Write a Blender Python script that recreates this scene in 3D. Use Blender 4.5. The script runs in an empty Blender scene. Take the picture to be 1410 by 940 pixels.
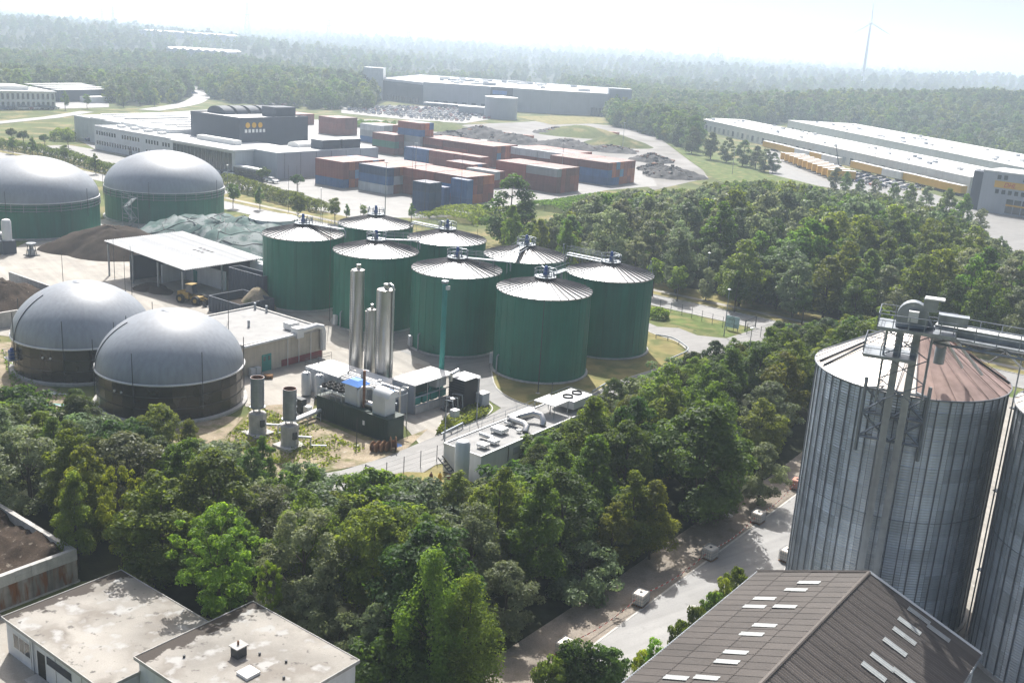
import bpy, bmesh, math, random
import numpy as np
from mathutils import Matrix, Vector
R = math.radians
scene = bpy.context.scene
col = scene.collection

# ------------------------------------------------------------------ camera
CAM_H, PITCH, ROLL, FPX = 45.0, R(16.0), R(3.6), 1430.0
cam_d = bpy.data.cameras.new('camera'); cam = bpy.data.objects.new('camera', cam_d); col.objects.link(cam)
cam_d.sensor_width = 36.0; cam_d.lens = 36.0 * FPX / 1410.0
cam_d.clip_start = 0.5; cam_d.clip_end = 30000
_f = np.array([0, math.cos(PITCH), -math.sin(PITCH)]); _u0 = np.array([0, math.sin(PITCH), math.cos(PITCH)]); _r0 = np.array([1., 0, 0])
_r = _r0 * math.cos(ROLL) + _u0 * math.sin(ROLL); _u = _u0 * math.cos(ROLL) - _r0 * math.sin(ROLL)
cam.matrix_world = Matrix(((_r[0], _u[0], -_f[0], 0), (_r[1], _u[1], -_f[1], 0), (_r[2], _u[2], -_f[2], CAM_H), (0, 0, 0, 1)))
scene.camera = cam

# ------------------------------------------------------------------ light
SUN_EL, SUN_AZ = R(50), R(-9)          # azimuth from +y towards +x
world = bpy.data.worlds.new('World'); scene.world = world; world.use_nodes = True
nt = world.node_tree; nt.nodes.clear()
sky = nt.nodes.new('ShaderNodeTexSky'); sky.sky_type = 'NISHITA'; sky.sun_disc = False
sky.sun_elevation = SUN_EL; sky.sun_rotation = SUN_AZ; sky.air_density = 0.9; sky.dust_density = 7.5; sky.ozone_density = 1.0; sky.altitude = 50
bg = nt.nodes.new('ShaderNodeBackground'); bg.inputs['Strength'].default_value = 0.095
wo = nt.nodes.new('ShaderNodeOutputWorld')
nt.links.new(sky.outputs[0], bg.inputs[0]); nt.links.new(bg.outputs[0], wo.inputs[0])
sd = bpy.data.lights.new('sun', 'SUN'); sd.energy = 4.9; sd.angle = R(0.53); sd.color = (1, .975, .935)
sun = bpy.data.objects.new('sun', sd); col.objects.link(sun)
_sv = Vector((math.cos(SUN_EL) * math.sin(SUN_AZ), math.cos(SUN_EL) * math.cos(SUN_AZ), math.sin(SUN_EL)))
sun.rotation_euler = _sv.to_track_quat('Z', 'Y').to_euler(); sun.location = (0, 0, 300)
vs = scene.view_settings; vs.view_transform = 'Standard'; vs.look = 'None'; vs.gamma = 1; vs.use_curve_mapping = False; vs.exposure = 0.62
cy = scene.cycles
cy.max_bounces = 6; cy.diffuse_bounces = 2; cy.glossy_bounces = 2; cy.transmission_bounces = 3; cy.volume_bounces = 1; cy.transparent_max_bounces = 6
cy.caustics_reflective = False; cy.caustics_refractive = False; cy.sample_clamp_indirect = 4
cy.use_denoising = True
HAZE_DENSITY = 0.00037

# ------------------------------------------------------------------ survey: a photo point at height z -> place in the world
def G(u, v, z=0.0):
    d = _f + _r * ((u - 705) / FPX) - _u * ((v - 470) / FPX)
    t = (z - CAM_H) / d[2]
    return np.array([d[0] * t, d[1] * t, z])
def PJ(p):
    q = np.asarray(p, float) - np.array([0, 0, CAM_H]); w = q @ _f
    return 705 + FPX * (q @ _r) / w, 470 - FPX * (q @ _u) / w
# the whole district is laid out on one grid turned 36.7 degrees
GA = R(36.7); E1 = np.array([math.sin(GA), math.cos(GA)]); E2 = np.array([math.cos(GA), -math.sin(GA)])
ROT = -GA
def grid(a, b, o=(0, 0)): return np.array(o[:2]) + E1 * a + E2 * b
def ab(p): return float(np.dot(p[:2], E1)), float(np.dot(p[:2], E2))

# ------------------------------------------------------------------ objects
KIDS = {}
def link(o, parent=None):
    col.objects.link(o)
    if parent is not None:
        o.parent = parent; KIDS.setdefault(parent.name, []).append(o)
    return o
def tag(o, label=None, cat=None, group=None, kind=None):
    if label: o['label'] = label
    if cat: o['category'] = cat
    if group: o['group'] = group
    if kind: o['kind'] = kind
    return o
def thing(name, label, cat, loc=(0, 0, 0), rz=0.0, group=None):
    o = bpy.data.objects.new(name, None); o.empty_display_size = .3
    o.location = (loc[0], loc[1], loc[2] if len(loc) > 2 else 0); o.rotation_euler = (0, 0, rz)
    link(o); return tag(o, label, cat, group)
def put(name, me, parent=None, loc=(0, 0, 0), rz=0.0, scale=None, color=None, rot=None):
    o = bpy.data.objects.new(name, me); o.location = tuple(loc); o.rotation_euler = rot if rot is not None else (0, 0, rz)
    if scale is not None: o.scale = scale if hasattr(scale, '__len__') else (scale,) * 3
    if color is not None: o.color = (*color[:3], 1)
    return link(o, parent)
def copy_tree(o, parent=None, loc=None, rz=None, scale=None, label=None, group=None, color=None):
    c = o.copy(); link(c, parent)
    if loc is not None: c.location = (loc[0], loc[1], loc[2] if len(loc) > 2 else 0)
    if rz is not None: c.rotation_euler = (0, 0, rz)
    if scale is not None: c.scale = scale if hasattr(scale, '__len__') else (scale,) * 3
    if label: c['label'] = label
    if group: c['group'] = group
    if color is not None: c.color = (*color, 1)
    for ch in KIDS.get(o.name, []): copy_tree(ch, c, color=color)
    return c

class MB:
    "collects faces; build() makes one mesh object"
    def __init__(s): s.v = []; s.f = []; s.m = []
    def add(s, vs_, fs, mi=0):
        n = len(s.v); s.v += [tuple(map(float, q)) for q in vs_]; s.f += [tuple(i + n for i in q) for q in fs]; s.m += [mi] * len(fs); return s
    def box(s, x0, x1, y0, y1, z0, z1, mi=0, T=None):
        p = [(x0, y0, z0), (x1, y0, z0), (x1, y1, z0), (x0, y1, z0), (x0, y0, z1), (x1, y0, z1), (x1, y1, z1), (x0, y1, z1)]
        if T is not None: p = [tuple(T @ Vector(q)) for q in p]
        return s.add(p, [(0, 3, 2, 1), (4, 5, 6, 7), (0, 1, 5, 4), (1, 2, 6, 5), (2, 3, 7, 6), (3, 0, 4, 7)], mi)
    def tube(s, path, r, n=8, caps=True, mi=0):
        P = [Vector(q) for q in path]; k = len(P); rr = r if hasattr(r, '__len__') else [r] * k
        rings = []; side = None
        for i in range(k):
            t = (P[min(i + 1, k - 1)] - P[max(i - 1, 0)]).normalized()
            if side is None:
                side = t.cross(Vector((0, 0, 1)))
                if side.length < 1e-3: side = t.cross(Vector((1, 0, 0)))
            side = (side - t * side.dot(t)).normalized(); oth = t.cross(side)
            rings.append([P[i] + (side * math.cos(2 * math.pi * j / n) + oth * math.sin(2 * math.pi * j / n)) * rr[i] for j in range(n)])
        vv = [q for g in rings for q in g]; ff = []
        for i in range(k - 1):
            for j in range(n): ff.append((i * n + j, i * n + (j + 1) % n, (i + 1) * n + (j + 1) % n, (i + 1) * n + j))
        if caps: ff.append(tuple(range(n - 1, -1, -1))); ff.append(tuple((k - 1) * n + j for j in range(n)))
        return s.add(vv, ff, mi)
    def bar(s, a, b, w, mi=0): return s.tube([a, b], w * .7071, 4, True, mi)
    def lathe(s, prof, n=32, c=(0, 0), mi=0, a0=0, a1=2 * math.pi):
        full = abs(a1 - a0 - 2 * math.pi) < 1e-6; m = n if full else n + 1
        vv = [(c[0] + r * math.cos(a0 + (a1 - a0) * j / n), c[1] + r * math.sin(a0 + (a1 - a0) * j / n), z) for r, z in prof for j in range(m)]
        ff = []
        for i in range(len(prof) - 1):
            for j in range(n):
                ff.append((i * m + j, i * m + (j + 1) % m, (i + 1) * m + (j + 1) % m, (i + 1) * m + j))
        return s.add(vv, ff, mi)
    def prism(s, pts, z0, z1, mi=0, bottom=True):
        n = len(pts); area = sum(pts[i][0] * pts[(i + 1) % n][1] - pts[(i + 1) % n][0] * pts[i][1] for i in range(n))
        if area < 0: pts = pts[::-1]
        vv = [(p[0], p[1], z0) for p in pts] + [(p[0], p[1], z1) for p in pts]
        ff = [(i, (i + 1) % n, n + (i + 1) % n, n + i) for i in range(n)] + [tuple(n + i for i in range(n))]
        if bottom: ff.append(tuple(range(n - 1, -1, -1)))
        return s.add(vv, ff, mi)
    def mesh(s, name, mats, smooth=False):
        me = bpy.data.meshes.new(name); me.from_pydata(s.v, [], s.f)
        for m in (mats if isinstance(mats, (list, tuple)) else [mats]): me.materials.append(m)
        if any(s.m): me.polygons.foreach_set('material_index', s.m)
        if smooth:
            me.polygons.foreach_set('use_smooth', [True] * len(me.polygons))
            if isinstance(smooth, float): me.set_sharp_from_angle(angle=smooth)
        me.update(); return me
    def build(s, name, mats, parent=None, loc=(0, 0, 0), rz=0.0, smooth=False, color=None):
        return put(name, s.mesh(name, mats, smooth), parent, loc, rz, color=color)
SM = R(40)

# ------------------------------------------------------------------ materials
MATS = {}
def mat(name, c, rough=.7, metal=0.0, var=.12, vs_=.6, bump=0.0, bs=8.0, spec=.4, objcol=False, stain=None, streak=0.0, wave=None, fine=0.0, trans=0.0, rand=0.0, vstain=None, edge=None, tracks=None):
    "procedural surface: base colour with soft variation, optional stain patches, vertical streaks, ribs (wave) and bump"
    m = bpy.data.materials.new(name); m.use_nodes = True; t = m.node_tree; N = t.nodes; L = t.links
    b = N['Principled BSDF']; b.inputs['Roughness'].default_value = rough; b.inputs['Metallic'].default_value = metal
    b.inputs['Specular IOR Level'].default_value = spec
    geo = N.new('ShaderNodeNewGeometry'); pos = geo.outputs['Position']
    def noise(scale, det=4, vec=pos):
        n = N.new('ShaderNodeTexNoise'); n.inputs['Scale'].default_value = scale; n.inputs['Detail'].default_value = det; L.new(vec, n.inputs['Vector']); return n.outputs[0]
    def mul(colr, fac_sock, lo, hi):
        mr = N.new('ShaderNodeMapRange'); mr.inputs[1].default_value = .3; mr.inputs[2].default_value = .7; mr.inputs[3].default_value = lo; mr.inputs[4].default_value = hi; L.new(fac_sock, mr.inputs[0])
        mx = N.new('ShaderNodeVectorMath'); mx.operation = 'SCALE'; L.new(colr, mx.inputs[0]); L.new(mr.outputs[0], mx.inputs['Scale']); return mx.outputs[0]
    oi = N.new('ShaderNodeObjectInfo')
    if objcol: c0 = oi.outputs['Color']
    else:
        rgb = N.new('ShaderNodeRGB'); rgb.outputs[0].default_value = (*c, 1); c0 = rgb.outputs[0]
    if var: c0 = mul(c0, noise(vs_), 1 - var, 1 + var)
    if fine: c0 = mul(c0, noise(9.0, 6), 1 - fine, 1 + fine)
    if rand:
        mr = N.new('ShaderNodeMapRange'); mr.inputs[3].default_value = 1 - rand; mr.inputs[4].default_value = 1 + rand; L.new(oi.outputs['Random'], mr.inputs[0])
        mx = N.new('ShaderNodeVectorMath'); mx.operation = 'SCALE'; L.new(c0, mx.inputs[0]); L.new(mr.outputs[0], mx.inputs['Scale']); c0 = mx.outputs[0]
    if streak:
        mp = N.new('ShaderNodeMapping'); mp.inputs['Scale'].default_value = (1, 1, .06); L.new(pos, mp.inputs[0])
        c0 = mul(c0, noise(2.2, 5, mp.outputs[0]), 1 - streak, 1 + streak * .6)
    for st in (stain if isinstance(stain, list) else [stain] if stain else []):
        sc, lo, hi, colr = st[:4]
        ra = N.new('ShaderNodeMapRange'); ra.inputs[1].default_value = lo; ra.inputs[2].default_value = hi; L.new(noise(sc, 6), ra.inputs[0])
        mx = N.new('ShaderNodeMix'); mx.data_type = 'RGBA'; L.new(ra.outputs[0], mx.inputs['Factor']); L.new(c0, mx.inputs[6]); mx.inputs[7].default_value = (*colr, 1); c0 = mx.outputs[2]
    if tracks:   # long faint wheel marks along the traffic
        mp = N.new('ShaderNodeMapping'); mp.vector_type = 'TEXTURE'; mp.inputs['Rotation'].default_value = (0, 0, R(tracks[0] + 90)); mp.inputs['Scale'].default_value = (22, 1, 1); L.new(pos, mp.inputs[0])
        c0 = mul(c0, noise(tracks[1] * 1.6, 5, mp.outputs[0]), 1 - tracks[2], 1 + tracks[2] * .7)
    if vstain:
        mp = N.new('ShaderNodeMapping'); mp.inputs['Scale'].default_value = (1, 1, .22); L.new(pos, mp.inputs[0])
        ra = N.new('ShaderNodeMapRange'); ra.inputs[1].default_value = vstain[1]; ra.inputs[2].default_value = vstain[2]; L.new(noise(vstain[0], 6, mp.outputs[0]), ra.inputs[0])
        mx = N.new('ShaderNodeMix'); mx.data_type = 'RGBA'; L.new(ra.outputs[0], mx.inputs['Factor']); L.new(c0, mx.inputs[6]); mx.inputs[7].default_value = (*vstain[3], 1); c0 = mx.outputs[2]
    if edge:   # wear that gathers along the low edge of a roof (object x near 0)
        tc = N.new('ShaderNodeTexCoord'); sx = N.new('ShaderNodeSeparateXYZ'); L.new(tc.outputs['Object'], sx.inputs[0])
        mr = N.new('ShaderNodeMapRange'); mr.inputs[1].default_value = -.1; mr.inputs[2].default_value = edge[0]; mr.inputs[3].default_value = .34; mr.inputs[4].default_value = -.2; L.new(sx.outputs[0], mr.inputs[0])
        ad = N.new('ShaderNodeMath'); ad.operation = 'ADD'; L.new(mr.outputs[0], ad.inputs[0]); L.new(noise(edge[1], 7), ad.inputs[1])
        ra = N.new('ShaderNodeMapRange'); ra.inputs[1].default_value = .60; ra.inputs[2].default_value = .66; L.new(ad.outputs[0], ra.inputs[0])
        mx = N.new('ShaderNodeMix'); mx.data_type = 'RGBA'; L.new(ra.outputs[0], mx.inputs['Factor']); L.new(c0, mx.inputs[6]); mx.inputs[7].default_value = (*edge[2], 1); c0 = mx.outputs[2]
    L.new(c0, b.inputs['Base Color'])
    if bump:
        bp = N.new('ShaderNodeBump'); bp.inputs['Strength'].default_value = bump; bp.inputs['Distance'].default_value = .06; L.new(noise(bs, 5), bp.inputs['Height']); L.new(bp.outputs[0], b.inputs['Normal'])
    if wave:
        w = N.new('ShaderNodeTexWave'); w.bands_direction = wave[0]; w.inputs['Scale'].default_value = wave[1]
        tc = N.new('ShaderNodeTexCoord'); L.new(tc.outputs['Object'], w.inputs['Vector'])
        bp = N.new('ShaderNodeBump'); bp.inputs['Strength'].default_value = wave[2]; bp.inputs['Distance'].default_value = .05; L.new(w.outputs[1], bp.inputs['Height']); L.new(bp.outputs[0], b.inputs['Normal'])
    if trans:
        tr = N.new('ShaderNodeBsdfTranslucent'); L.new(c0, tr.inputs[0]); ms = N.new('ShaderNodeMixShader'); ms.inputs[0].default_value = trans
        L.new(b.outputs[0], ms.inputs[1]); L.new(tr.outputs[0], ms.inputs[2]); L.new(ms.outputs[0], N['Material Output'].inputs[0])
    MATS[name] = m; return m
def leafmat(name, c, tc, trans=.42, rough=.5):
    m = bpy.data.materials.new(name); m.use_nodes = True; t = m.node_tree; N = t.nodes; L = t.links
    b = N['Principled BSDF']; b.inputs['Roughness'].default_value = rough; b.inputs['Specular IOR Level'].default_value = .22
    oi = N.new('ShaderNodeObjectInfo'); geo = N.new('ShaderNodeNewGeometry')
    n = N.new('ShaderNodeTexNoise'); n.inputs['Scale'].default_value = .55; n.inputs['Detail'].default_value = 4; L.new(geo.outputs['Position'], n.inputs['Vector'])
    hs = N.new('ShaderNodeHueSaturation'); hs.inputs['Color'].default_value = (*c, 1)
    hs2 = N.new('ShaderNodeHueSaturation'); hs2.inputs['Color'].default_value = (*tc, 1)
    m1 = N.new('ShaderNodeMapRange'); m1.inputs[3].default_value = .465; m1.inputs[4].default_value = .53; L.new(oi.outputs['Random'], m1.inputs[0])
    m2 = N.new('ShaderNodeMapRange'); m2.inputs[1].default_value = .3; m2.inputs[2].default_value = .7; m2.inputs[3].default_value = .65; m2.inputs[4].default_value = 1.4; L.new(n.outputs[0], m2.inputs[0])
    m3 = N.new('ShaderNodeMapRange'); m3.inputs[3].default_value = .72; m3.inputs[4].default_value = 1.28
    mm = N.new('ShaderNodeMath'); mm.operation = 'FRACT'; ml = N.new('ShaderNodeMath'); ml.operation = 'MULTIPLY'; ml.inputs[1].default_value = 7.3
    L.new(oi.outputs['Random'], ml.inputs[0]); L.new(ml.outputs[0], mm.inputs[0]); L.new(mm.outputs[0], m3.inputs[0])
    vv = N.new('ShaderNodeMath'); vv.operation = 'MULTIPLY'; L.new(m2.outputs[0], vv.inputs[0]); L.new(m3.outputs[0], vv.inputs[1])
    for h in (hs, hs2): L.new(m1.outputs[0], h.inputs['Hue']); L.new(vv.outputs[0], h.inputs['Value'])
    L.new(hs.outputs[0], b.inputs['Base Color'])
    tr = N.new('ShaderNodeBsdfTranslucent'); L.new(hs2.outputs[0], tr.inputs[0]); ms = N.new('ShaderNodeMixShader'); ms.inputs[0].default_value = trans
    L.new(b.outputs[0], ms.inputs[1]); L.new(tr.outputs[0], ms.inputs[2]); L.new(ms.outputs[0], N['Material Output'].inputs[0])
    MATS[name] = m; return m

M = MATS
mat('meadow', (.105, .125, .045), .9, var=.35, vs_=.05, bump=.6, bs=3, stain=[(.09, .5, .62, (.22, .19, .09)), (.8, .56, .68, (.06, .085, .03))], spec=.1)
mat('dry_grass', (.23, .20, .085), .9, var=.25, vs_=.3, bump=.6, bs=5, stain=[(.25, .5, .66, (.12, .135, .05))], spec=.1)
mat('lawn', (.10, .135, .04), .9, var=.3, vs_=.4, bump=.6, bs=5, stain=[(.3, .5, .7, (.21, .19, .08))], spec=.1)
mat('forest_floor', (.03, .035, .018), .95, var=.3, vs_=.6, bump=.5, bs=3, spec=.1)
mat('asphalt', (.20, .197, .19), .62, var=.12, vs_=.25, fine=.08, bump=.15, bs=30, stain=[(.6, .6, .75, (.14, .138, .134))], tracks=(-53.3, .6, .16))
mat('road_asphalt', (.255, .252, .245), .6, var=.1, vs_=.3, fine=.07, bump=.15, bs=30, stain=[(.9, .62, .72, (.2, .198, .193))], tracks=(-53.3, .8, .14))
mat('yard_concrete', (.31, .29, .255), .75, var=.16, vs_=.22, fine=.1, bump=.2, bs=12, stain=[(.35, .56, .7, (.27, .24, .2)), (1.3, .62, .72, (.38, .36, .33))], tracks=(36.7, .5, .18))
mat('gravel', (.255, .222, .185), .9, var=.2, vs_=.5, fine=.2, bump=.6, bs=14, stain=[(.9, .56, .7, (.2, .17, .13))], spec=.15)
mat('grey_gravel', (.27, .26, .25), .9, var=.2, vs_=.06, fine=.15, bump=.5, bs=6, stain=[(.05, .5, .65, (.2, .19, .17))], spec=.15)
mat('dirt', (.30, .25, .18), .95, var=.25, vs_=.4, fine=.2, bump=.6, bs=8, stain=[(.5, .5, .66, (.15, .15, .07)), (1.6, .6, .7, (.38, .34, .28))], spec=.1)
mat('concrete', (.42, .41, .39), .8, var=.14, vs_=1.2, fine=.1, bump=.25, bs=14, streak=.12)
mat('kerb', (.45, .44, .41), .8, var=.15, vs_=1.5)
mat('paint_white', (.78, .78, .76), .7, var=.06)
mat('tank_green', (.007, .15, .092), .5, var=.1, vs_=.25, streak=.2, rand=.08, spec=.4)
mat('roof_metal', (.42, .43, .44), .36, metal=1.0, var=.06, vs_=1.0, rand=.08)
mat('rib_metal', (.10, .10, .11), .5, metal=.3, var=.08)
mat('galv', (.29, .32, .35), .45, metal=.6, var=.14, vs_=1.2, streak=.15)
mat('dark_steel', (.06, .065, .07), .55, metal=.3, var=.12)
mat('steel_white', (.62, .63, .63), .5, metal=.2, var=.08)
mat('stainless', (.56, .555, .54), .34, metal=1.0, var=.08, vs_=.6, streak=.1)
mat('rusty', (.16, .07, .035), .85, var=.3, vs_=2)
mat('membrane', (.27, .295, .33), .46, var=.07, vs_=.25, streak=.13, spec=.55, rand=.015)
mat('glass_dark', (.016, .012, .009), .25, var=.3, vs_=.5, rand=.35, spec=.5)
mat('bluepaint', (.03, .09, .3), .5)
mat('bluesheet', (.10, .25, .62), .4)
mat('cyangreen', (.02, .22, .19), .55, var=.1)
mat('darkgreen', (.009, .034, .027), .45, var=.15, vs_=.8, streak=.12)
mat('black', (.012, .012, .013), .6, var=.15)
mat('white_wall', (.70, .71, .71), .75, var=.06, vs_=.4, streak=.06)
mat('pale_wall', (.60, .62, .63), .7, var=.06, vs_=.4, streak=.08)
mat('grey_wall', (.34, .37, .41), .7, var=.05, vs_=.2, streak=.06)
mat('slate_wall', (.07, .085, .11), .7, var=.06, vs_=.2, streak=.05)
mat('cream_wall', (.52, .47, .38), .85, var=.1, vs_=.6, streak=.15)
mat('pinkwall', (.25, .06, .06), .8, var=.1)
mat('window_glass', (.03, .04, .055), .1, var=.15, spec=.8)
mat('frame_white', (.72, .72, .70), .55, var=.04)
mat('roof_white', (.72, .72, .70), .5, var=.08, vs_=.1, fine=.03, spec=.5, stain=[(.15, .6, .75, (.55, .54, .52))])
mat('shed_sheet', (.60, .61, .61), .42, metal=.35, var=.06, rand=.16, vs_=.4)
mat('roof_flat', (.29, .29, .285), .75, var=.1, vs_=.5, fine=.06, bump=.2, bs=10, stain=[(.7, .55, .7, (.22, .22, .22))])
mat('old_roof', (.285, .268, .24), .85, var=.28, vs_=.22, fine=.06, bump=.3, bs=10, stain=[(.35, .5, .62, (.21, .19, .165)), (.7, .55, .66, (.36, .355, .34)), (1.6, .62, .70, (.12, .11, .1))], edge=(2.4, 1.1, (.05, .04, .033)))
mat('moss', (.045, .036, .028), .95, var=.3, vs_=2, bump=.8, bs=9, spec=.1)
mat('brown_sheet', (.103, .090, .081), .6, var=.16, vs_=.3, fine=.08, streak=.0, spec=.35, rand=.12)
mat('skylight', (.33, .35, .35), .45, var=.1, vs_=3)
mat('soil', (.048, .036, .028), .95, var=.35, vs_=.7, fine=.3, bump=1.0, bs=4, spec=.08, stain=[(2.2, .64, .7, (.16, .14, .115))])
mat('compost', (.05, .039, .031), .95, var=.25, vs_=.6, fine=.2, bump=.8, bs=5, spec=.08)
mat('tarp', (.04, .085, .078), .85, var=.3, vs_=.35, bump=.9, bs=2.0, stain=[(.22, .48, .56, (.16, .19, .19)), (1.4, .62, .66, (.03, .05, .05))])
mat('tarp_pale', (.5, .54, .53), .6, var=.1, bump=.5, bs=3)
mat('rust_stain', (.24, .22, .20), .85, var=.2, vs_=1.0, vstain=(1.6, .5, .62, (.17, .065, .022)), streak=.35, rand=.3)
mat('silo_sheet', (.50, .555, .61), .40, metal=.55, var=.08, vs_=.5, streak=.14, rand=.16)
mat('silo_stiff', (.19, .21, .235), .5, metal=.5, var=.1)
mat('silo_roof', (.60, .56, .52), .45, metal=.35, var=.08, vs_=.6, rand=.06)
mat('silo_roof_rust', (.40, .29, .255), .5, metal=.3, var=.2, vs_=.7, rand=.1, streak=.12)
mat('container', (.3, .1, .08), .55, objcol=True, var=.12, vs_=.35, streak=.14, spec=.35)
mat('carpaint', (.5, .5, .5), .25, objcol=True, var=0, spec=.6)
mat('yellow', (.62, .36, .03), .5, var=.06)
mat('red_letter', (.5, .02, .02), .5)
mat('rubber', (.015, .015, .015), .8, var=.1)
mat('wood', (.24, .13, .06), .85, var=.25, vs_=2)
mat('ibc', (.72, .66, .58), .5, var=.1, vs_=3)
mat('bark', (.07, .055, .042), .9, var=.3, vs_=3)
mat('scrap', (.10, .095, .09), .8, var=.4, vs_=1.5, rand=.3)
mat('tyre_pile', (.035, .033, .034), .85, var=.4, vs_=.8, bump=1, bs=3)
leafmat('leaf_dark', (.042, .075, .019), (.14, .22, .025), .40, .55)
leafmat('leaf_mid', (.070, .112, .022), (.25, .36, .032), .43, .55)
leafmat('leaf_pale', (.18, .21, .13), (.30, .37, .15), .4, .5)
leafmat('leaf_light', (.078, .118, .02), (.28, .36, .032), .45)
leafmat('leaf_yellow', (.11, .18, .02), (.34, .48, .035), .5)
leafmat('leaf_grey', (.115, .15, .08), (.24, .31, .11), .38, .48)

# ================================================================== TERRAIN AND GROUND
CLEAR = [  # places without woods, as photo outlines on the ground
 [(-60, 152), (-60, 225), (330, 300), (560, 330), (900, 300), (960, 290), (1090, 305), (1240, 335), (1420, 420), (1500, 420), (1500, 260), (1400, 250), (1250, 205), (1130, 178), (1090, 172), (960, 180), (955, 210), (905, 190), (840, 165), (830, 152), (760, 118), (530, 118), (515, 140), (505, 152), (420, 150), (300, 140), (283, 128), (270, 118), (258, 118), (262, 130), (240, 143), (150, 146), (140, 136), (60, 132), (-60, 134)],
]
def inside(pt, poly):
    x, y = pt; c = False; n = len(poly)
    for i in range(n):
        x1, y1 = poly[i][0], poly[i][1]; x2, y2 = poly[(i + 1) % n][0], poly[(i + 1) % n][1]
        if (y1 > y) != (y2 > y) and x < (x2 - x1) * (y - y1) / (y2 - y1) + x1: c = not c
    return c
def hz(x, y):
    "height of the land: flat round the works, wooded heaps and low ridges far off"
    x = np.asarray(x, float); y = np.asarray(y, float); d = np.hypot(x, y)
    def bump_(cx, cy, sx, sy, a): return a * np.exp(-((x - cx) / sx) ** 2 - ((y - cy) / sy) ** 2)
    h = bump_(430, 880, 190, 130, 19) + bump_(700, 900, 260, 200, 14)
    far = np.clip((d - 1100) / 1500, 0, 1); far = far * far * (3 - 2 * far)
    h = h + far * (9 + 9 * np.sin(x / 420 + 1.3) * np.cos(y / 610) + 6 * np.sin(x / 190 + y / 330)) + np.clip((d - 2500) / 4000, 0, 1) * 12
    h = h + bump_(-620, 1650, 420, 300, 14) + bump_(900, 2300, 700, 400, 12)
    return h * np.clip((d - 560) / 160, 0, 1)
def make_terrain():
    n = 120; t = np.linspace(-1, 1, 2 * n + 1); s = np.sinh(t * 4.2) / math.sinh(4.2)
    xs = s * 7000; ys = np.sinh(np.linspace(-.35, 1, 200) * 4.2) / math.sinh(4.2) * 7000
    X, Y = np.meshgrid(xs, ys); Z = hz(X, Y); w = len(xs); hh = len(ys)
    me = bpy.data.meshes.new('terrain')
    v = np.stack([X.ravel(), Y.ravel(), Z.ravel()], 1)
    f = [(j * w + i, j * w + i + 1, (j + 1) * w + i + 1, (j + 1) * w + i) for j in range(hh - 1) for i in range(w - 1)]
    me.from_pydata(v.tolist(), [], f); me.polygons.foreach_set('use_smooth', [True] * len(f)); me.materials.append(M['meadow']); me.materials.append(M['forest_floor'])
    cen = [(float(v[q[0]][0]), float(v[q[0]][1])) for q in f]
    cw = [tuple(G(*q)[:2]) for q in CLEAR[0]]
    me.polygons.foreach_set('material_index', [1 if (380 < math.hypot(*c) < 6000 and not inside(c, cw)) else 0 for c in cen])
    return tag(put('terrain', me), kind='structure')
make_terrain()
_layer = [0]
def patch(name, px, m, world_pts=None, z=None):
    "a flat sheet of ground a few mm above the last one"
    _layer[0] += 1; zz = .004 * _layer[0] if z is None else z
    pts = [tuple(G(*q)[:2]) for q in px] if world_pts is None else [tuple(q[:2]) for q in world_pts]
    n = len(pts); area = sum(pts[i][0] * pts[(i + 1) % n][1] - pts[(i + 1) % n][0] * pts[i][1] for i in range(n))
    if area < 0: pts = pts[::-1]
    me = bpy.data.meshes.new(name); me.from_pydata([(p[0], p[1], zz) for p in pts], [], [tuple(range(n))]); me.materials.append(M[m])
    return tag(put(name, me), kind='structure')
def strip(path, w):
    "polygon round a centre line"
    P = [np.array(p[:2], float) for p in path]; L_, R_ = [], []
    for i in range(len(P)):
        t = P[min(i + 1, len(P) - 1)] - P[max(i - 1, 0)]; t /= np.linalg.norm(t); nrm = np.array([-t[1], t[0]]) * w / 2
        L_.append(P[i] + nrm); R_.append(P[i] - nrm)
    return L_ + R_[::-1]
def smooth_path(P, k=4):
    P = [np.array(p[:2], float) for p in P]; out = []
    for i in range(len(P) - 1):
        p0, p1, p2, p3 = P[max(i - 1, 0)], P[i], P[i + 1], P[min(i + 2, len(P) - 1)]
        for j in range(k):
            t = j / k; out.append(.5 * (2 * p1 + (p2 - p0) * t + (2 * p0 - 5 * p1 + 4 * p2 - p3) * t * t + (3 * p1 - p0 - 3 * p2 + p3) * t ** 3))
    return out + [P[-1]]
def kerb_along(path, name='kerb', h=.12, w=.18, label=None):
    b = MB()
    for i in range(len(path) - 1):
        a = np.array(path[i][:2]); c = np.array(path[i + 1][:2]); t = (c - a) / max(np.linalg.norm(c - a), 1e-6); n = np.array([-t[1], t[0]]) * w / 2
        b.prism([a + n, a - n, c - n, c + n], 0, h + .0004 * (i % 3), bottom=False)
    return tag(b.build(name, M['kerb']), kind='structure')

# wood floor under the near belt of trees and the mid wood
BELT = [(-140, 790), (-20, 700), (92, 748), (108, 800), (160, 800), (330, 868), (420, 858), (500, 905), (540, 960), (690, 960), (706, 930), (805, 857), (936, 777), (1035, 678), (1083, 653), (1130, 610), (1230, 560), (1300, 500), (1180, 478), (1100, 478), (1030, 500), (960, 520), (900, 545), (840, 575), (800, 625), (720, 680), (650, 705), (560, 705), (480, 692), (380, 672), (300, 645), (200, 612), (100, 592), (0, 582), (-140, 590)]
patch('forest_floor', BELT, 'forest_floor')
MIDWOOD = [(690, 372), (800, 385), (900, 398), (1000, 420), (1110, 443), (1190, 462), (1300, 478), (1500, 500), (1500, 400), (1395, 372), (1340, 330), (1240, 302), (1190, 290), (1120, 280), (1060, 268), (1000, 270), (900, 285), (810, 290), (780, 320), (700, 330)]
patch('forest_floor', MIDWOOD, 'forest_floor')
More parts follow.
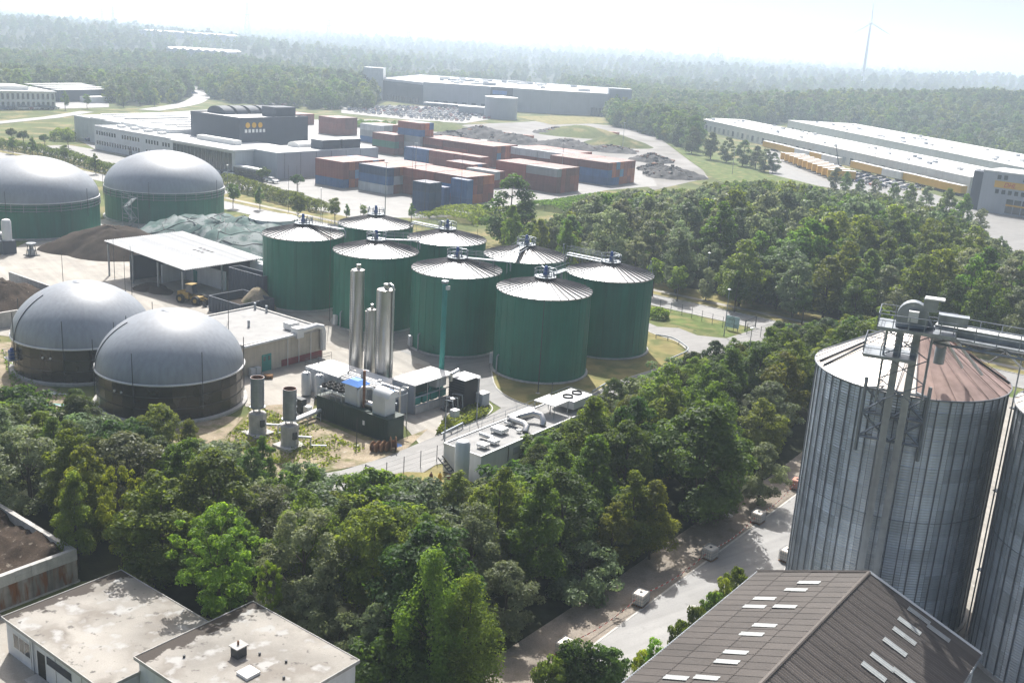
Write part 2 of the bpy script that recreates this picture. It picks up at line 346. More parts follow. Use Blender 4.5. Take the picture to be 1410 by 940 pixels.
# container yard and scrap yard
patch('scrap_yard_ground', [(560, 200), (640, 172), (760, 166), (850, 172), (905, 188), (960, 222), (975, 245), (900, 262), (880, 250), (640, 240)], 'grey_gravel')
patch('container_yard', [(300, 262), (345, 232), (440, 205), (400, 190), (420, 165), (520, 165), (640, 188), (760, 205), (890, 232), (905, 256), (835, 262), (800, 270), (700, 290), (600, 300), (548, 300), (470, 285), (400, 262)], 'asphalt')
patch('access_road', [(390, 290), (470, 283), (545, 299), (490, 312), (420, 308)], 'asphalt')
# the public road, its verges and its path: one straight line along the grid
_r0p = G(310, 281)[:2]; _a0, _ = ab(_r0p)
def roadline(a, b0, b1): return [grid(a, b0), grid(a, b1)]
_ra = ab(G(985, 432))[0]
patch('verge', None, 'dry_grass', strip(roadline(_ra + 9.5, -420, 300), 11))
patch('verge', None, 'lawn', strip(roadline(_ra - 8.5, -140, 60), 9))
patch('public_road', None, 'road_asphalt', strip(roadline(_ra, -420, 300), 7.5))
patch('footpath', None, 'yard_concrete', strip(roadline(_ra + 7.6, -420, 300), 1.7))
kerb_along(roadline(_ra + 3.9, -420, 300)); kerb_along(roadline(_ra - 3.9, -140, 60))
# factory forecourt
patch('factory_forecourt', [(95, 200), (130, 206), (230, 232), (330, 262), (300, 270), (200, 236), (110, 222), (20, 202)], 'asphalt')
patch('factory_ground', [(104, 190), (131, 206), (297, 245), (345, 240), (480, 222), (520, 180), (300, 150), (150, 160)], 'asphalt')
# main concrete yard of the works
patch('works_yard', [(-160, 368), (0, 352), (60, 322), (150, 300), (310, 303), (372, 345), (480, 450), (600, 470), (690, 520), (700, 545), (645, 558), (612, 594), (578, 612), (535, 560), (440, 520), (425, 590), (400, 560), (338, 560), (335, 520), (200, 440), (60, 470), (-160, 440)], 'yard_concrete')
patch('dirt_ground', [(336, 585), (345, 560), (400, 556), (440, 580), (500, 606), (545, 608), (590, 590), (560, 618), (500, 640), (420, 655), (380, 660), (300, 610), (330, 590)], 'dirt')
patch('dirt_ground', [(-100, 480), (20, 470), (30, 520), (140, 560), (335, 575), (290, 625), (160, 600), (30, 575), (-100, 570)], 'dirt')
ISLAND = smooth_path([G(*q) for q in [(676, 505), (684, 535), (720, 556), (760, 560), (800, 550), (850, 526), (905, 508), (940, 496), (946, 484), (930, 470), (895, 458), (870, 440), (800, 446), (720, 470), (676, 505)]], 4)
site_road = [(380, 664), (470, 648), (530, 630), (585, 607), (640, 585), (672, 573), (690, 562), (674, 552), (655, 545), (590, 500), (520, 470), (455, 440), (480, 425), (600, 440), (700, 430), (860, 430), (905, 450), (935, 452), (960, 462), (1000, 466), (1035, 455), (1060, 445), (1085, 455), (1060, 478), (1000, 500), (940, 520), (880, 540), (830, 560), (760, 580), (700, 610), (650, 630), (600, 640), (560, 665), (520, 672), (480, 690), (400, 690)]
patch('site_road', site_road, 'asphalt')
patch('tank_island', None, 'dry_grass', ISLAND[:-1])
kerb_along(ISLAND)
GI = smooth_path([G(*q) for q in [(600, 600), (640, 586), (668, 574), (678, 562), (665, 553), (640, 556), (612, 575), (600, 600)]], 4)
patch('grass_island', None, 'lawn', GI[:-1]); kerb_along(GI)
patch('dry_lawn', [(497, 690), (530, 655), (560, 650), (610, 652), (640, 668), (660, 690), (600, 704), (560, 700)], 'dry_grass')
# foreground road along the tree belt
_da = (G(1097, 681) - G(831, 878))[:2]; _da /= np.linalg.norm(_da); _dn = np.array([_da[1], -_da[0]])
def rd(s, t): return G(831, 878)[:2] + _da * s + _dn * t
patch('gravel_shoulder', None, 'gravel', [rd(-45, -5.2), rd(-10, -4.6), rd(10, -4.4), rd(25, -4.6), rd(41, -4.2), rd(60, -5), rd(60, .2), rd(-45, .2)])
patch('foreground_road', None, 'road_asphalt', [rd(-45, 0), rd(95, 0), rd(95, 7), rd(-45, 7)])
kerb_along([rd(-45, 0), rd(70, 0)], h=.1)
patch('silo_yard', None, 'yard_concrete', [rd(-45, 7), rd(95, 7), rd(95, 60), rd(-45, 60)])
kerb_along([rd(-45, 7), rd(95, 7)], h=.1)
# ground in front of the white sheds
patch('shed_forecourt', [(-160, 1000), (-160, 850), (0, 845), (30, 880), (120, 960), (120, 1000)], 'yard_concrete')
# car parks and far roads
patch('car_park', [(470, 146), (560, 146), (640, 148), (705, 160), (640, 170), (560, 165), (470, 156)], 'asphalt')
patch('apron', [(705, 160), (830, 160), (900, 168), (760, 172)], 'dry_grass')
patch('depot_yard', [(1055, 205), (1100, 215), (1200, 243), (1300, 272), (1350, 285), (1430, 300), (1430, 360), (1400, 355), (1330, 318), (1240, 285), (1160, 262), (1060, 245)], 'asphalt')
patch('meadow_bank', [(905, 188), (960, 200), (1060, 240), (1150, 262), (1060, 266), (990, 250), (950, 222)], 'lawn')
patch('country_road', None, 'road_asphalt', strip(smooth_path([G(*q) for q in [(205, 152), (245, 146), (268, 140), (278, 131), (268, 124), (262, 119)]], 5), 11))
patch('office_car_park', [(-40, 150), (60, 151), (150, 148), (150, 141), (80, 136), (-40, 140)], 'asphalt')
patch('lane', None, 'road_asphalt', strip([G(-30, 172), G(70, 162), G(120, 154)], 7))
patch('asphalt_lot', [(1355, 330), (1430, 345), (1430, 400), (1390, 385)], 'asphalt')

# ================================================================== TREES
def leaves(P, Nrm, size, rng, asp=.62, droop=0.0):
    "diamond leaves folded along the midrib, at P facing Nrm"
    n = len(P); Nrm = Nrm / np.maximum(np.linalg.norm(Nrm, axis=1, keepdims=True), 1e-6)
    a = rng.normal(size=(n, 3)); a[:, 2] -= droop; a -= Nrm * (a * Nrm).sum(1, keepdims=True); a /= np.maximum(np.linalg.norm(a, axis=1, keepdims=True), 1e-6)
    b = np.cross(Nrm, a); s = (size * rng.uniform(.6, 1.35, n))[:, None]
    fold = Nrm * s * .16
    v = np.stack([P - a * s * .5, P + b * s * asp * .5 + fold, P + a * s * .5, P - b * s * asp * .5 + fold], 1).reshape(-1, 3)
    return v
def leaf_mesh(name, v, m):
    n = len(v) // 4; me = bpy.data.meshes.new(name)
    me.vertices.add(len(v)); me.vertices.foreach_set('co', v.astype(np.float32).ravel())
    idx = np.arange(n)[:, None] * 4; tri = np.concatenate([idx + np.array([[0, 1, 2]]), idx + np.array([[0, 2, 3]])], 1).reshape(-1)
    me.loops.add(len(tri)); me.loops.foreach_set('vertex_index', tri.astype(np.int32))
    me.polygons.add(2 * n); me.polygons.foreach_set('loop_start', (np.arange(2 * n) * 3).astype(np.int32)); me.polygons.foreach_set('loop_total', np.full(2 * n, 3, np.int32))
    me.materials.append(m); me.update(calc_edges=True); return me
SHAPES = {  # half-width profile of the crown against height (0 bottom .. 1 top)
    'oval': [(0, .45), (.2, .85), (.42, 1.0), (.65, .86), (.85, .55), (1, .12)],
    'cone': [(0, .55), (.15, .92), (.38, 1.0), (.62, .8), (.84, .48), (1, .12)],
    'round': [(0, .5), (.25, .95), (.5, 1.0), (.75, .82), (.92, .5), (1, .2)],
    'flat': [(0, .3), (.3, .7), (.6, 1.0), (.8, .95), (.95, .6), (1, .3)],
    'column': [(0, .6), (.2, 1.0), (.5, .95), (.8, .7), (1, .15)]}
def crown_points(rng, H, W, z0, shape, nblob, nleaf, blob):
    prof = np.array(SHAPES[shape]); Hc = H - z0
    t = rng.uniform(0, 1, nblob) ** .85; th = rng.uniform(0, 2 * math.pi, nblob)
    prof_w = np.interp(t, prof[:, 0], prof[:, 1]) * W
    rr = prof_w * np.sqrt(rng.uniform(.25, 1, nblob)) * rng.uniform(.8, 1.12, nblob)
    bl = blob * rng.uniform(.65, 1.35, nblob) * (1.05 - .45 * t)
    C = np.stack([rr * np.cos(th), rr * np.sin(th), z0 + t * (Hc - blob * .6) + rng.uniform(-.3, .3, nblob)], 1)
    k = rng.choice(nblob, nleaf, p=bl ** 2 / (bl ** 2).sum())
    d = rng.normal(size=(nleaf, 3)); d[:, 2] = d[:, 2] * .8 + .25; d /= np.linalg.norm(d, axis=1, keepdims=True)
    rad = bl[k] * rng.uniform(.55, 1.08, nleaf)
    P = C[k] + d * rad[:, None] * np.array([1, 1, .8])
    out = P.copy(); out[:, 2] = 0; out /= np.maximum(np.linalg.norm(out, axis=1, keepdims=True), .3)
    Nn = d * .8 + out * .35 + np.array([0, 0, .45]) + rng.normal(size=(nleaf, 3)) * .55
    return P, Nn, C
def trunk_mesh(rng, H, z0, C, r=.16, nlimb=9):
    b = MB(); top = H * .82
    pts = [(0, 0, 0)]; 
    for i in range(1, 6): pts.append((rng.normal() * .12 * i / 5, rng.normal() * .12 * i / 5, top * i / 5))
    b.tube(pts, [r * 1.25, r, r * .85, r * .6, r * .4, r * .15], 7)
    sel = rng.choice(len(C), min(nlimb, len(C)), replace=False)
    for k in sel:
        c = C[k]; zb = max(z0 * .7, c[2] * rng.uniform(.5, .75)); i = min(zb / top, .95); rb = r * (1 - .8 * i) * .6
        mid = (c[0] * .5, c[1] * .5, zb + (c[2] - zb) * .35)
        b.tube([(0, 0, zb), mid, tuple(c)], [rb, rb * .6, rb * .2], 5, False)
    return b.mesh('trunk', M['bark'], True)
PROTO = {}
def proto(key, H, W, z0, shape, m, nblob, nleaf, leaf, blob, seed, r=.16, droop=0.0, hang=0.0):
    rng = np.random.default_rng(seed)
    P, Nn, C = crown_points(rng, H, W, z0, shape, nblob, nleaf, blob)
    if hang:  # weeping strands: leaves slide down below their clump
        s = rng.uniform(0, 1, len(P)) ** 1.6 * hang; P[:, 2] = np.maximum(P[:, 2] - s, z0 * .6 + rng.uniform(0, .5, len(P))); P[:, :2] += P[:, :2] * .02
    me = leaf_mesh('crown', leaves(P, Nn, leaf, rng, droop=droop), M[m])
    PROTO[key] = (me, trunk_mesh(rng, H, z0, C, r), H)
for i in range(3): proto(f'dark{i}', 11, 3.0 + .25 * i, 1.6, 'oval', 'leaf_dark', 66, 12500, .30, 1.0, 10 + i)
for i in range(3): proto(f'mid{i}', 11, 2.6 + .2 * i, 1.4, ('oval', 'cone', 'round')[i], 'leaf_mid', 68, 12000, .285, .92, 20 + i)
for i in range(3): proto(f'light{i}', 11, 2.25 + .15 * i, 1.2, ('cone', 'oval', 'cone')[i], 'leaf_light', 70, 11000, .27, .82, 30 + i)
for i in range(2): proto(f'grey{i}', 9, 3.0, 1.0, ('round', 'oval')[i], 'leaf_grey', 74, 12000, .24, .78, 40 + i, droop=.3)
proto('yellow0', 11, 3.1, 2.0, 'flat', 'leaf_yellow', 80, 9500, .25, .6, 50, droop=.6)
proto('birch0', 12, 2.6, 1.6, 'column', 'leaf_light', 80, 12000, .24, .75, 60, droop=1.2, hang=2.4)
proto('shrub0', 4, 2.6, .2, 'round', 'leaf_grey', 46, 5500, .28, .75, 70, r=.07)
proto('shrub1', 4, 2.4, .2, 'round', 'leaf_mid', 44, 5200, .30, .75, 71, r=.07)
proto('shrub2', 3.4, 1.7, .2, 'oval', 'leaf_yellow', 34, 2600, .28, .6, 72, r=.05)
proto('shrub3', 4, 2.2, .2, 'round', 'leaf_dark', 44, 5200, .32, .75, 73, r=.07)
for i in range(2): proto(f'young{i}', 6, 1.35, 2.0, ('oval', 'cone')[i], 'leaf_mid', 26, 1500, .34, .6, 80 + i, r=.09)
proto('ball0', 4, 1.5, 2.0, 'round', 'leaf_dark', 30, 1500, .34, .55, 84, r=.1)
for i in range(3): proto(f'middark{i}', 13, 3.2, 1.5, ('oval', 'cone', 'round')[i], 'leaf_dark', 60, 6000, .43, 1.1, 90 + i)
for i in range(3): proto(f'midgrey{i}', 12, 3.0, 1.5, ('round', 'oval', 'oval')[i], 'leaf_grey', 60, 6000, .40, 1.05, 95 + i)
for i in range(2): proto(f'midlight{i}', 12, 2.6, 1.5, ('cone', 'oval')[i], 'leaf_mid', 58, 5600, .40, 1.0, 100 + i)

for i in range(3): proto(f'midpale{i}', 13, 2.9, 1.2, ('oval', 'column', 'oval')[i], 'leaf_pale', 66, 6200, .38, .95, 110 + i, droop=.3)
for i in range(2): proto(f'midgreen{i}', 13, 3.1, 1.4, ('oval', 'round')[i], 'leaf_mid', 60, 6000, .42, 1.05, 120 + i)
TREES_LABEL = {'midgreen': 'leafy mid green tree', 'midpale': 'pale silvery tree', 'dark': 'dark green broadleaf tree', 'mid': 'mid green leafy tree', 'light': 'light green upright tree', 'grey': 'grey green willow-like tree', 'yellow': 'bright yellow green feathery tree', 'birch': 'weeping birch with hanging yellow green twigs', 'shrub': 'low rounded shrub', 'young': 'young avenue tree', 'ball': 'clipped ball-shaped tree', 'middark': 'dark green tree', 'midgrey': 'silvery green tree', 'midlight': 'fresh green tree'}
TN = {'midpale': 'willow_tree', 'birch': 'birch_tree', 'shrub': 'shrub', 'grey': 'willow_tree', 'midgrey': 'willow_tree', 'young': 'avenue_tree', 'ball': 'clipped_tree'}
trng = np.random.default_rng(7)
NTREES = [0]
def tree(key, x, y, H, where, group, w=1.0, label=None, z=0.0):
    me, tr, h0 = PROTO[key]; base = key.rstrip('0123456789'); s = H / h0
    nm = TN.get(base, 'broadleaf_tree'); cat = 'shrub' if base == 'shrub' else 'tree'
    size = where.split(', ')[0] + ' ' if where.startswith(('tall, ', 'small, ')) else ''
    o = thing(nm, label or f'{size}{TREES_LABEL[base]} {where.split(", ", 1)[1] if size else where}', cat, (x, y, z), trng.uniform(0, 6.28), group if label is None else None)
    o.scale = (s * w, s * w, s)
    put('trunk', tr, o); put('crown', me, o); NTREES[0] += 1
    return o
TAKEN = []
def free(x, y, d):
    return all((x - a) ** 2 + (y - b) ** 2 > ((d + c) * .5) ** 2 for a, b, c in TAKEN)
# trees that stand out one by one: pixel of the top, height, kind, width
B1 = 'in the tree belt'
named = [
 (300, 698, 10.5, 'yellow0', 1.1, 'bright yellow green feathery tree behind the white sheds, largest of its kind'),
 (162, 640, 10, 'yellow0', .7, 'small bright yellow green tree in the belt below the dome tanks'),
 (372, 772, 7, 'yellow0', .55, 'small bright yellow green tree between the sheds and the grey round bush'),
 (115, 612, 10, 'light1', 1.0, 'yellowish upright tree left of the brightest feathery tree, above the soil bunker'),
 (100, 650, 9, 'light0', .9, 'yellowish tree with drooping side, right above the soil bunker'),
 (424, 800, 5.5, 'grey0', 1.35, 'grey round bush behind the right white shed'),
 (598, 752, 11.5, 'birch0', 1.0, 'tall weeping birch at the front of the belt'),
 (650, 788, 9.5, 'birch0', 1.15, 'broad weeping birch beside the gravel shoulder'),
 (876, 650, 9, 'light0', 1.15, 'bright bushy conical tree by the gravel shoulder, taller of the pair'),
 (905, 660, 8, 'light2', 1.1, 'bright bushy conical tree by the gravel shoulder, right one of the pair'),
 (848, 690, 7, 'light1', 1.1, 'bright low bushy tree at the left foot of the conical pair'),
 (806, 752, 4.6, 'shrub0', 1.05, 'round grey green bush next to the gravel shoulder'),
 (748, 655, 11, 'light0', 1.1, 'bright conical tree below the grey container building'),
 (822, 597, 10.5, 'light2', 1.1, 'pointed bright tree right of the grey container building'),
 (820, 545, 11, 'mid1', 1.15, 'pointed tree at the right end of the grey container building'),
 (880, 542, 11.5, 'dark1', 1.0, 'dark pointed tree beside the loop road'),
 (975, 552, 13, 'dark2', 1.35, 'large dark spreading tree in the middle of the belt'),
 (920, 500, 11, 'mid0', 1.1, 'leafy tree reaching over the loop road edge'),
 (700, 775, 6.5, 'grey1', 1.25, 'grey leafed bushy tree left of the round bush'),
 (520, 830, 5.5, 'grey1', 1.0, 'pale leafed low tree behind the right shed corner'),
 (470, 850, 4.0, 'shrub0', 1.0, 'pale bush against the right shed wall'),
 (545, 870, 4.5, 'shrub1', 1.2, 'green bush at the corner of the right shed'),
 (690, 640, 10.5, 'mid0', 1.1, 'mid green tree in front of the grey container building'),
 (35, 590, 8.5, 'grey0', 1.4, 'grey green spreading tree left of the belt'),
 (1000, 640, 6, 'grey0', 1.0, 'pale green bush by the far gravel shoulder'),
 (1055, 610, 7, 'grey1', 1.1, 'pale green bush just left of the silo'),
]
for u, v, H, k, w, lb in named:
    p = G(u, v, H); tree(k, p[0], p[1], H, '', None, w, lb); TAKEN.append((p[0], p[1], PROTO[k][0] and 4.2 * w * H / 11))
LANDMARKS = [(G(u, v)[:2], t) for u, v, t in [(20, 600, 'the left picture edge below the domes'), (60, 680, 'the soil bunker'), (150, 620, 'the left brown dome'), (240, 610, 'the nearer brown dome'), (340, 640, 'the left ringed stack'), (150, 720, 'the small yellow green tree'), (300, 770, 'the feathery yellow tree'), (230, 700, 'the space above the left shed'), (420, 690, 'the right ringed stack'), (500, 710, 'the black gate'), (430, 780, 'the grey round bush'), (530, 780, 'the tall weeping birch, left side'), (580, 720, 'the concrete cover slab'), (660, 740, 'the upright tank'), (640, 850, 'the broad weeping birch'), (740, 720, 'the grey container building, front'), (760, 830, 'the nearest shoulder totes'), (830, 660, 'the grey container building, far end'), (880, 720, 'the bright conical pair'), (920, 600, 'the loop road bend'), (960, 720, 'the middle tote'), (980, 640, 'the large spreading tree'), (1000, 540, 'the works gate side'), (1060, 620, 'the last totes'), (1080, 520, 'the big silo, left side'), (1150, 520, 'the big silo, behind its wall')]]
def near_landmark(x, y): return min(LANDMARKS, key=lambda q: (q[0][0] - x) ** 2 + (q[0][1] - y) ** 2)[1]
OUT = np.array([(-140, 545), (0, 546), (50, 556), (130, 580), (155, 566), (180, 580), (240, 594), (290, 612), (360, 642), (400, 658), (450, 668), (560, 690), (600, 694), (640, 694), (680, 660), (720, 606), (760, 590), (790, 580), (810, 550), (830, 545), (850, 550), (880, 532), (940, 492), (980, 484), (1030, 468), (1060, 448), (1100, 442), (1130, 432), (1200, 420), (1300, 415)], float)
beltw = [tuple(G(*q)[:2]) for q in BELT]
xs = [p[0] for p in beltw]; ys = [p[1] for p in beltw]
n0 = 0
SHOULDER_CLEAR = 2.2
for it in range(6000):
    x = trng.uniform(min(xs), max(xs)); y = trng.uniform(min(ys), max(ys))
    if not inside((x, y), beltw): continue
    kk = trng.choice(['dark', 'dark', 'mid', 'mid', 'mid', 'light', 'grey'])
    H = float(np.clip(trng.normal(10.6, 1.8), 6.5, 13.5))
    for _ in range(4):
        u, v = PJ((x, y, H)); um, vm = PJ((x, y, H * .72)); rp = 2.6 * H / 11 * FPX / y
        if v >= np.interp(u, OUT[:, 0], OUT[:, 1]) + 2 and all(vm >= np.interp(um + q, OUT[:, 0], OUT[:, 1]) for q in (-rp, rp)): break
        H *= .82
    if H < 3.5: continue
    tt = float(np.dot(np.array([x, y]) - G(831, 878)[:2], _dn))
    if tt > (-6.6 if H > 5.2 else -5.6): continue
    d = 4.5 * (H / 10.5) ** .7
    if not free(x, y, d): continue
    TAKEN.append((x, y, d))
    key = f'{kk}{trng.integers(0, 2 if kk == "grey" else 3)}'
    if H < 5.2: key = ('shrub0', 'shrub1', 'shrub3')[trng.integers(0, 3)]
    where = ('tall, ' if H > 11 else 'small, ' if H < 8.5 else '') + 'in the belt near ' + near_landmark(x, y)
    tree(key, x, y, H, where, 'trees of the near belt', trng.uniform(1.05, 1.45)); n0 += 1
print('belt trees', n0)
# bushes along the hall and the big bush at the bottom
for (u, v, H, k, w, lb) in [(795, 880, 3.6, 'shrub3', .95, 'large dark bush at the bottom edge left of the hall'), (840, 890, 3.2, 'shrub3', .95, 'dark bush at the bottom edge nearest the hall'), (760, 905, 2.8, 'shrub1', .85, 'green bush at the bottom edge in front of the shoulder'),
    (905, 880, 2.6, 'shrub2', .8, 'yellow green bush at the left eave of the hall'), (885, 895, 2.2, 'shrub2', .7, 'small yellow bush beside the big dark bush'), (940, 853, 3.0, 'shrub1', .62, 'dark green bush at the hall eave below the rooflight rows'), (962, 832, 3.3, 'shrub3', .62, 'dark bush halfway along the hall eave'),
    (985, 812, 3.4, 'shrub1', .6, 'green bush halfway along the hall eave'), (1000, 795, 3.3, 'shrub2', .62, 'yellowish bush near the far corner of the hall'), (1018, 780, 3.4, 'shrub1', .62, 'green bush at the far corner of the hall')]:
    p = G(u, v, H); tree(k, p[0], p[1], H, '', None, w * .95, lb)
# mid wood
OUT2 = np.array([(660, 290), (690, 285), (740, 300), (770, 290), (790, 280), (810, 264), (860, 256), (900, 258), (960, 256), (1000, 246), (1060, 243), (1100, 246), (1150, 258), (1200, 258), (1240, 270), (1300, 280), (1330, 288), (1360, 318), (1390, 340), (1500, 348)], float)
midw = [tuple(G(*q)[:2]) for q in MIDWOOD]; xs = [p[0] for p in midw]; ys = [p[1] for p in midw]
MIDLIST = []
for (u, v, H, k, w, lb) in [(707, 238, 17, 'middark0', 1.35, 'large dark tree standing alone in front of the container yard'), (706, 282, 13, 'midlight0', .8, 'slim fresh green tree in front of the lone dark tree'), (640 + 105, 300, 11, 'midlight1', .9, 'fresh green tree behind the digesters, left of the wood'), (783, 303, 12, 'midlight0', .9, 'pointed fresh green tree at the near left corner of the wood'), (790, 318, 8, 'midlight1', .7, 'small fresh tree just behind the rightmost digester roof')]:
    p = G(u, v, H); tree(k, p[0], p[1], H, '', None, w, lb); TAKEN.append((p[0], p[1], 5))
for it in range(9000):
    x = trng.uniform(min(xs), max(xs)); y = trng.uniform(min(ys), max(ys))
    if not inside((x, y), midw): continue
    u0, v0 = PJ((x, y, 0))
    if u0 > 1450: continue
    zone = math.sin(x / 17 + 1.5 * math.sin(y / 23)) + .4 * trng.normal()
    kk = trng.choice(['midpale', 'midpale', 'midpale', 'midgrey', 'midlight'] if zone > 0 else ['midlight', 'midgreen', 'midgreen', 'midgrey'] if zone > -.5 else ['middark', 'midgreen', 'midlight', 'midgrey'])
    H = float(np.clip(trng.normal(12.5, 2.8), 6, 18)) * (1.12 if kk == 'midpale' else 1)
    for _ in range(5):
        u, v = PJ((x, y, H))
        if v >= np.interp(u, OUT2[:, 0], OUT2[:, 1]): break
        H *= .82
    if H < 4: continue
    d = 4.9 * (H / 11.5) ** .6
    if not free(x, y, d): continue
    TAKEN.append((x, y, d)); MIDLIST.append((x, y, H, kk, v0, u0))
# the nearest ones stand as trees of their own, the rest of the wood is one mass
MIDLIST.sort(key=lambda q: q[1] - .0 * q[0])
FARPTS = []
for i, (x, y, H, kk, v0, u0) in enumerate(MIDLIST):
    if i < 105:
        where = ('tall, ' if H > 12.5 else 'small, ' if H < 9.5 else '') + ('at the road edge of the wood' if v0 > 1e9 else 'in the wood') + ' ' + ('behind the rightmost digester' if u0 < 860 else 'above the left avenue tree' if u0 < 950 else 'above the middle avenue tree' if u0 < 1050 else 'above the right avenue tree' if u0 < 1130 else 'left of the elevator head' if u0 < 1220 else 'behind the elevator head' if u0 < 1310 else 'behind the conveyor bridge') + (', front row' if v0 > np.interp(u0, [800, 1110, 1500], [370, 425, 480]) else ', second row')
        tree(f'{kk}{trng.integers(0, 2 if kk in ("midlight", "midgreen") else 3)}', x, y, H, where, 'trees of the mid wood', trng.uniform(1.0, 1.4))
    else: FARPTS.append((x, y, 0, H / 12.5, {'middark': 0, 'midgrey': 1, 'midlight': 2, 'midgreen': 3, 'midpale': 5}[kk]))
print('mid wood', len(MIDLIST), 'near trees', NTREES[0])
# single trees along the depot fence
for i, (u, v, H) in enumerate([(1148, 268, 10), (1163, 266, 8), (1182, 274, 7), (1203, 277, 8), (1228, 284, 8), (1250, 291, 9), (1272, 298, 10), (1300, 308, 11), (1322, 318, 11), (1345, 334, 10)]):
    p = G(u, v); tree(f'{"midlight" if i % 3 else "midpale"}{i % 2}', p[0], p[1], H, '', None, 1.15, f'tree along the depot fence, {["first", "second", "third", "fourth", "fifth", "sixth", "seventh", "eighth", "ninth", "last"][i]} from the left')
# avenue trees, clipped trees
cnt = {}; _ord = ['first', 'second', 'third', 'fourth', 'fifth', 'sixth', 'seventh', 'eighth', 'ninth', 'tenth']
for i, (u, v, H, k) in enumerate([(321, 287, 7, 'young0'), (358, 289, 6, 'young1'), (410, 307, 8, 'young0'), (461, 308, 7, 'young0'), (477, 303, 4, 'young1'), (500, 302, 4, 'young0'), (566, 305, 4.5, 'young1'),
    (932, 415, 7.5, 'young0'), (1011, 430, 7.5, 'young1'), (1104, 446, 7, 'young0'), (898, 408, 8, 'young0'),
    (18, 212, 6, 'young0'), (45, 214, 6, 'young1'), (90, 226, 6.5, 'young0'), (132, 240, 6, 'young1'),
    (17, 196, 5, 'ball0'), (33, 200, 5, 'ball0'), (62, 203, 4.6, 'ball0'), (94, 204, 5, 'ball0'), (304, 236, 5, 'ball0'), (362, 254, 5, 'ball0'), (410, 264, 5, 'ball0'),
    (9, 150, 9, 'young0'), (55, 150, 9, 'young0'), (90, 152, 9, 'young1'), (120, 150, 8, 'young0'), (170, 148, 9, 'young1'), (193, 146, 9, 'young0'), (213, 147, 8, 'young1')]):
    p = G(u, v); base = 'young' if k[0] == 'y' else 'ball'
    where = ('on the verge by the works gate' if u > 880 else 'along the public road behind the digesters' if u > 300 and base == 'young' else 'in front of the long factory' if base == 'ball' else 'by the lane near the white office' if v < 160 else 'along the verge left of the domes')
    where += f', {_ord[cnt.setdefault((where, base), 0)]} from the left'; cnt[(where.rsplit(",", 1)[0], base)] += 1
    tree(k, p[0], p[1], H, where, 'avenue trees ' + where.rsplit(',', 1)[0] if base == 'young' else 'clipped trees ' + where.rsplit(',', 1)[0])
# hedges
def hedge(path, w, h, label, dens=26, m='leaf_mid', leaf=.45, seed=1):
    rng = np.random.default_rng(seed); P = [np.array(q[:2]) for q in path]
    o = thing('hedge', label, 'hedge', (*P[0], 0)); pts = []
    for i in range(len(P) - 1):
        L_ = np.linalg.norm(P[i + 1] - P[i]); n = int(L_ * dens); t = rng.uniform(0, 1, n)[:, None]; c = P[i] + (P[i + 1] - P[i]) * t
        th = rng.uniform(0, math.pi, n); lump = 1 + .25 * np.sin(c[:, 0] * 1.3) * np.cos(c[:, 1] * 1.1)
        nrm = np.array([-(P[i + 1] - P[i])[1], (P[i + 1] - P[i])[0]]) / L_; off = np.cos(th) * w / 2 * lump
        pts.append(np.column_stack([c + nrm * off[:, None], np.sin(th) ** .6 * h * lump * rng.uniform(.8, 1.05, n)]))
    Q = np.concatenate(pts); Q[:, :2] -= P[0]
    put('foliage', leaf_mesh('foliage', leaves(Q, rng.normal(size=Q.shape) * .7 + np.array([0, -.3, .6]), leaf, rng), M[m]), o)
    b = MB()
    for i in range(0, len(P)): MB().tube([(*(P[i] - P[0]), 0), (*(P[i] - P[0]), h * .8)], [.06, .03], 5).build('stem', M['bark'], o)
hedge(smooth_path([G(*q) for q in [(310, 252), (345, 266), (395, 281), (445, 293)]], 4), 4, 3.0, 'trimmed green hedge between the bus and the public road', 190, seed=3)
hedge(smooth_path([G(*q) for q in [(-20, 202), (60, 214), (120, 230), (180, 248)]], 4), 4, 3.0, 'trimmed green hedge left of the domes along the factory', 190, seed=4)
hedge([G(70, 193), G(104, 194)], 9, 4, 'dense dark bushes on the bank left of the factory', 260, 'leaf_mid', .6, seed=5)
hedge([G(384, 269), G(417, 272)], 2.5, 1.4, 'low clipped hedge in front of the container yard entrance', 180, seed=6)
hedge(smooth_path([G(*q) for q in [(615, 306), (660, 296), (690, 300)]], 3), 16, 2.2, 'scrubby bushes on the bank in front of the containers', 380, 'leaf_mid', .5, seed=8)
hedge(smooth_path([G(*q) for q in [(750, 290), (800, 282), (845, 276)]], 3), 14, 2.0, 'low scrub on the bank right of the lone dark tree', 380, 'leaf_mid', .5, seed=9)
hedge([G(895, 437), G(920, 440)], 2.5, 1.6, 'low bush on the lawn right of the rightmost digester', 200, seed=10)
hedge([G(470, 172), G(545, 176)], 22, 2.5, 'long scrub strip between car park and containers', 260, 'leaf_mid', .7, seed=11)

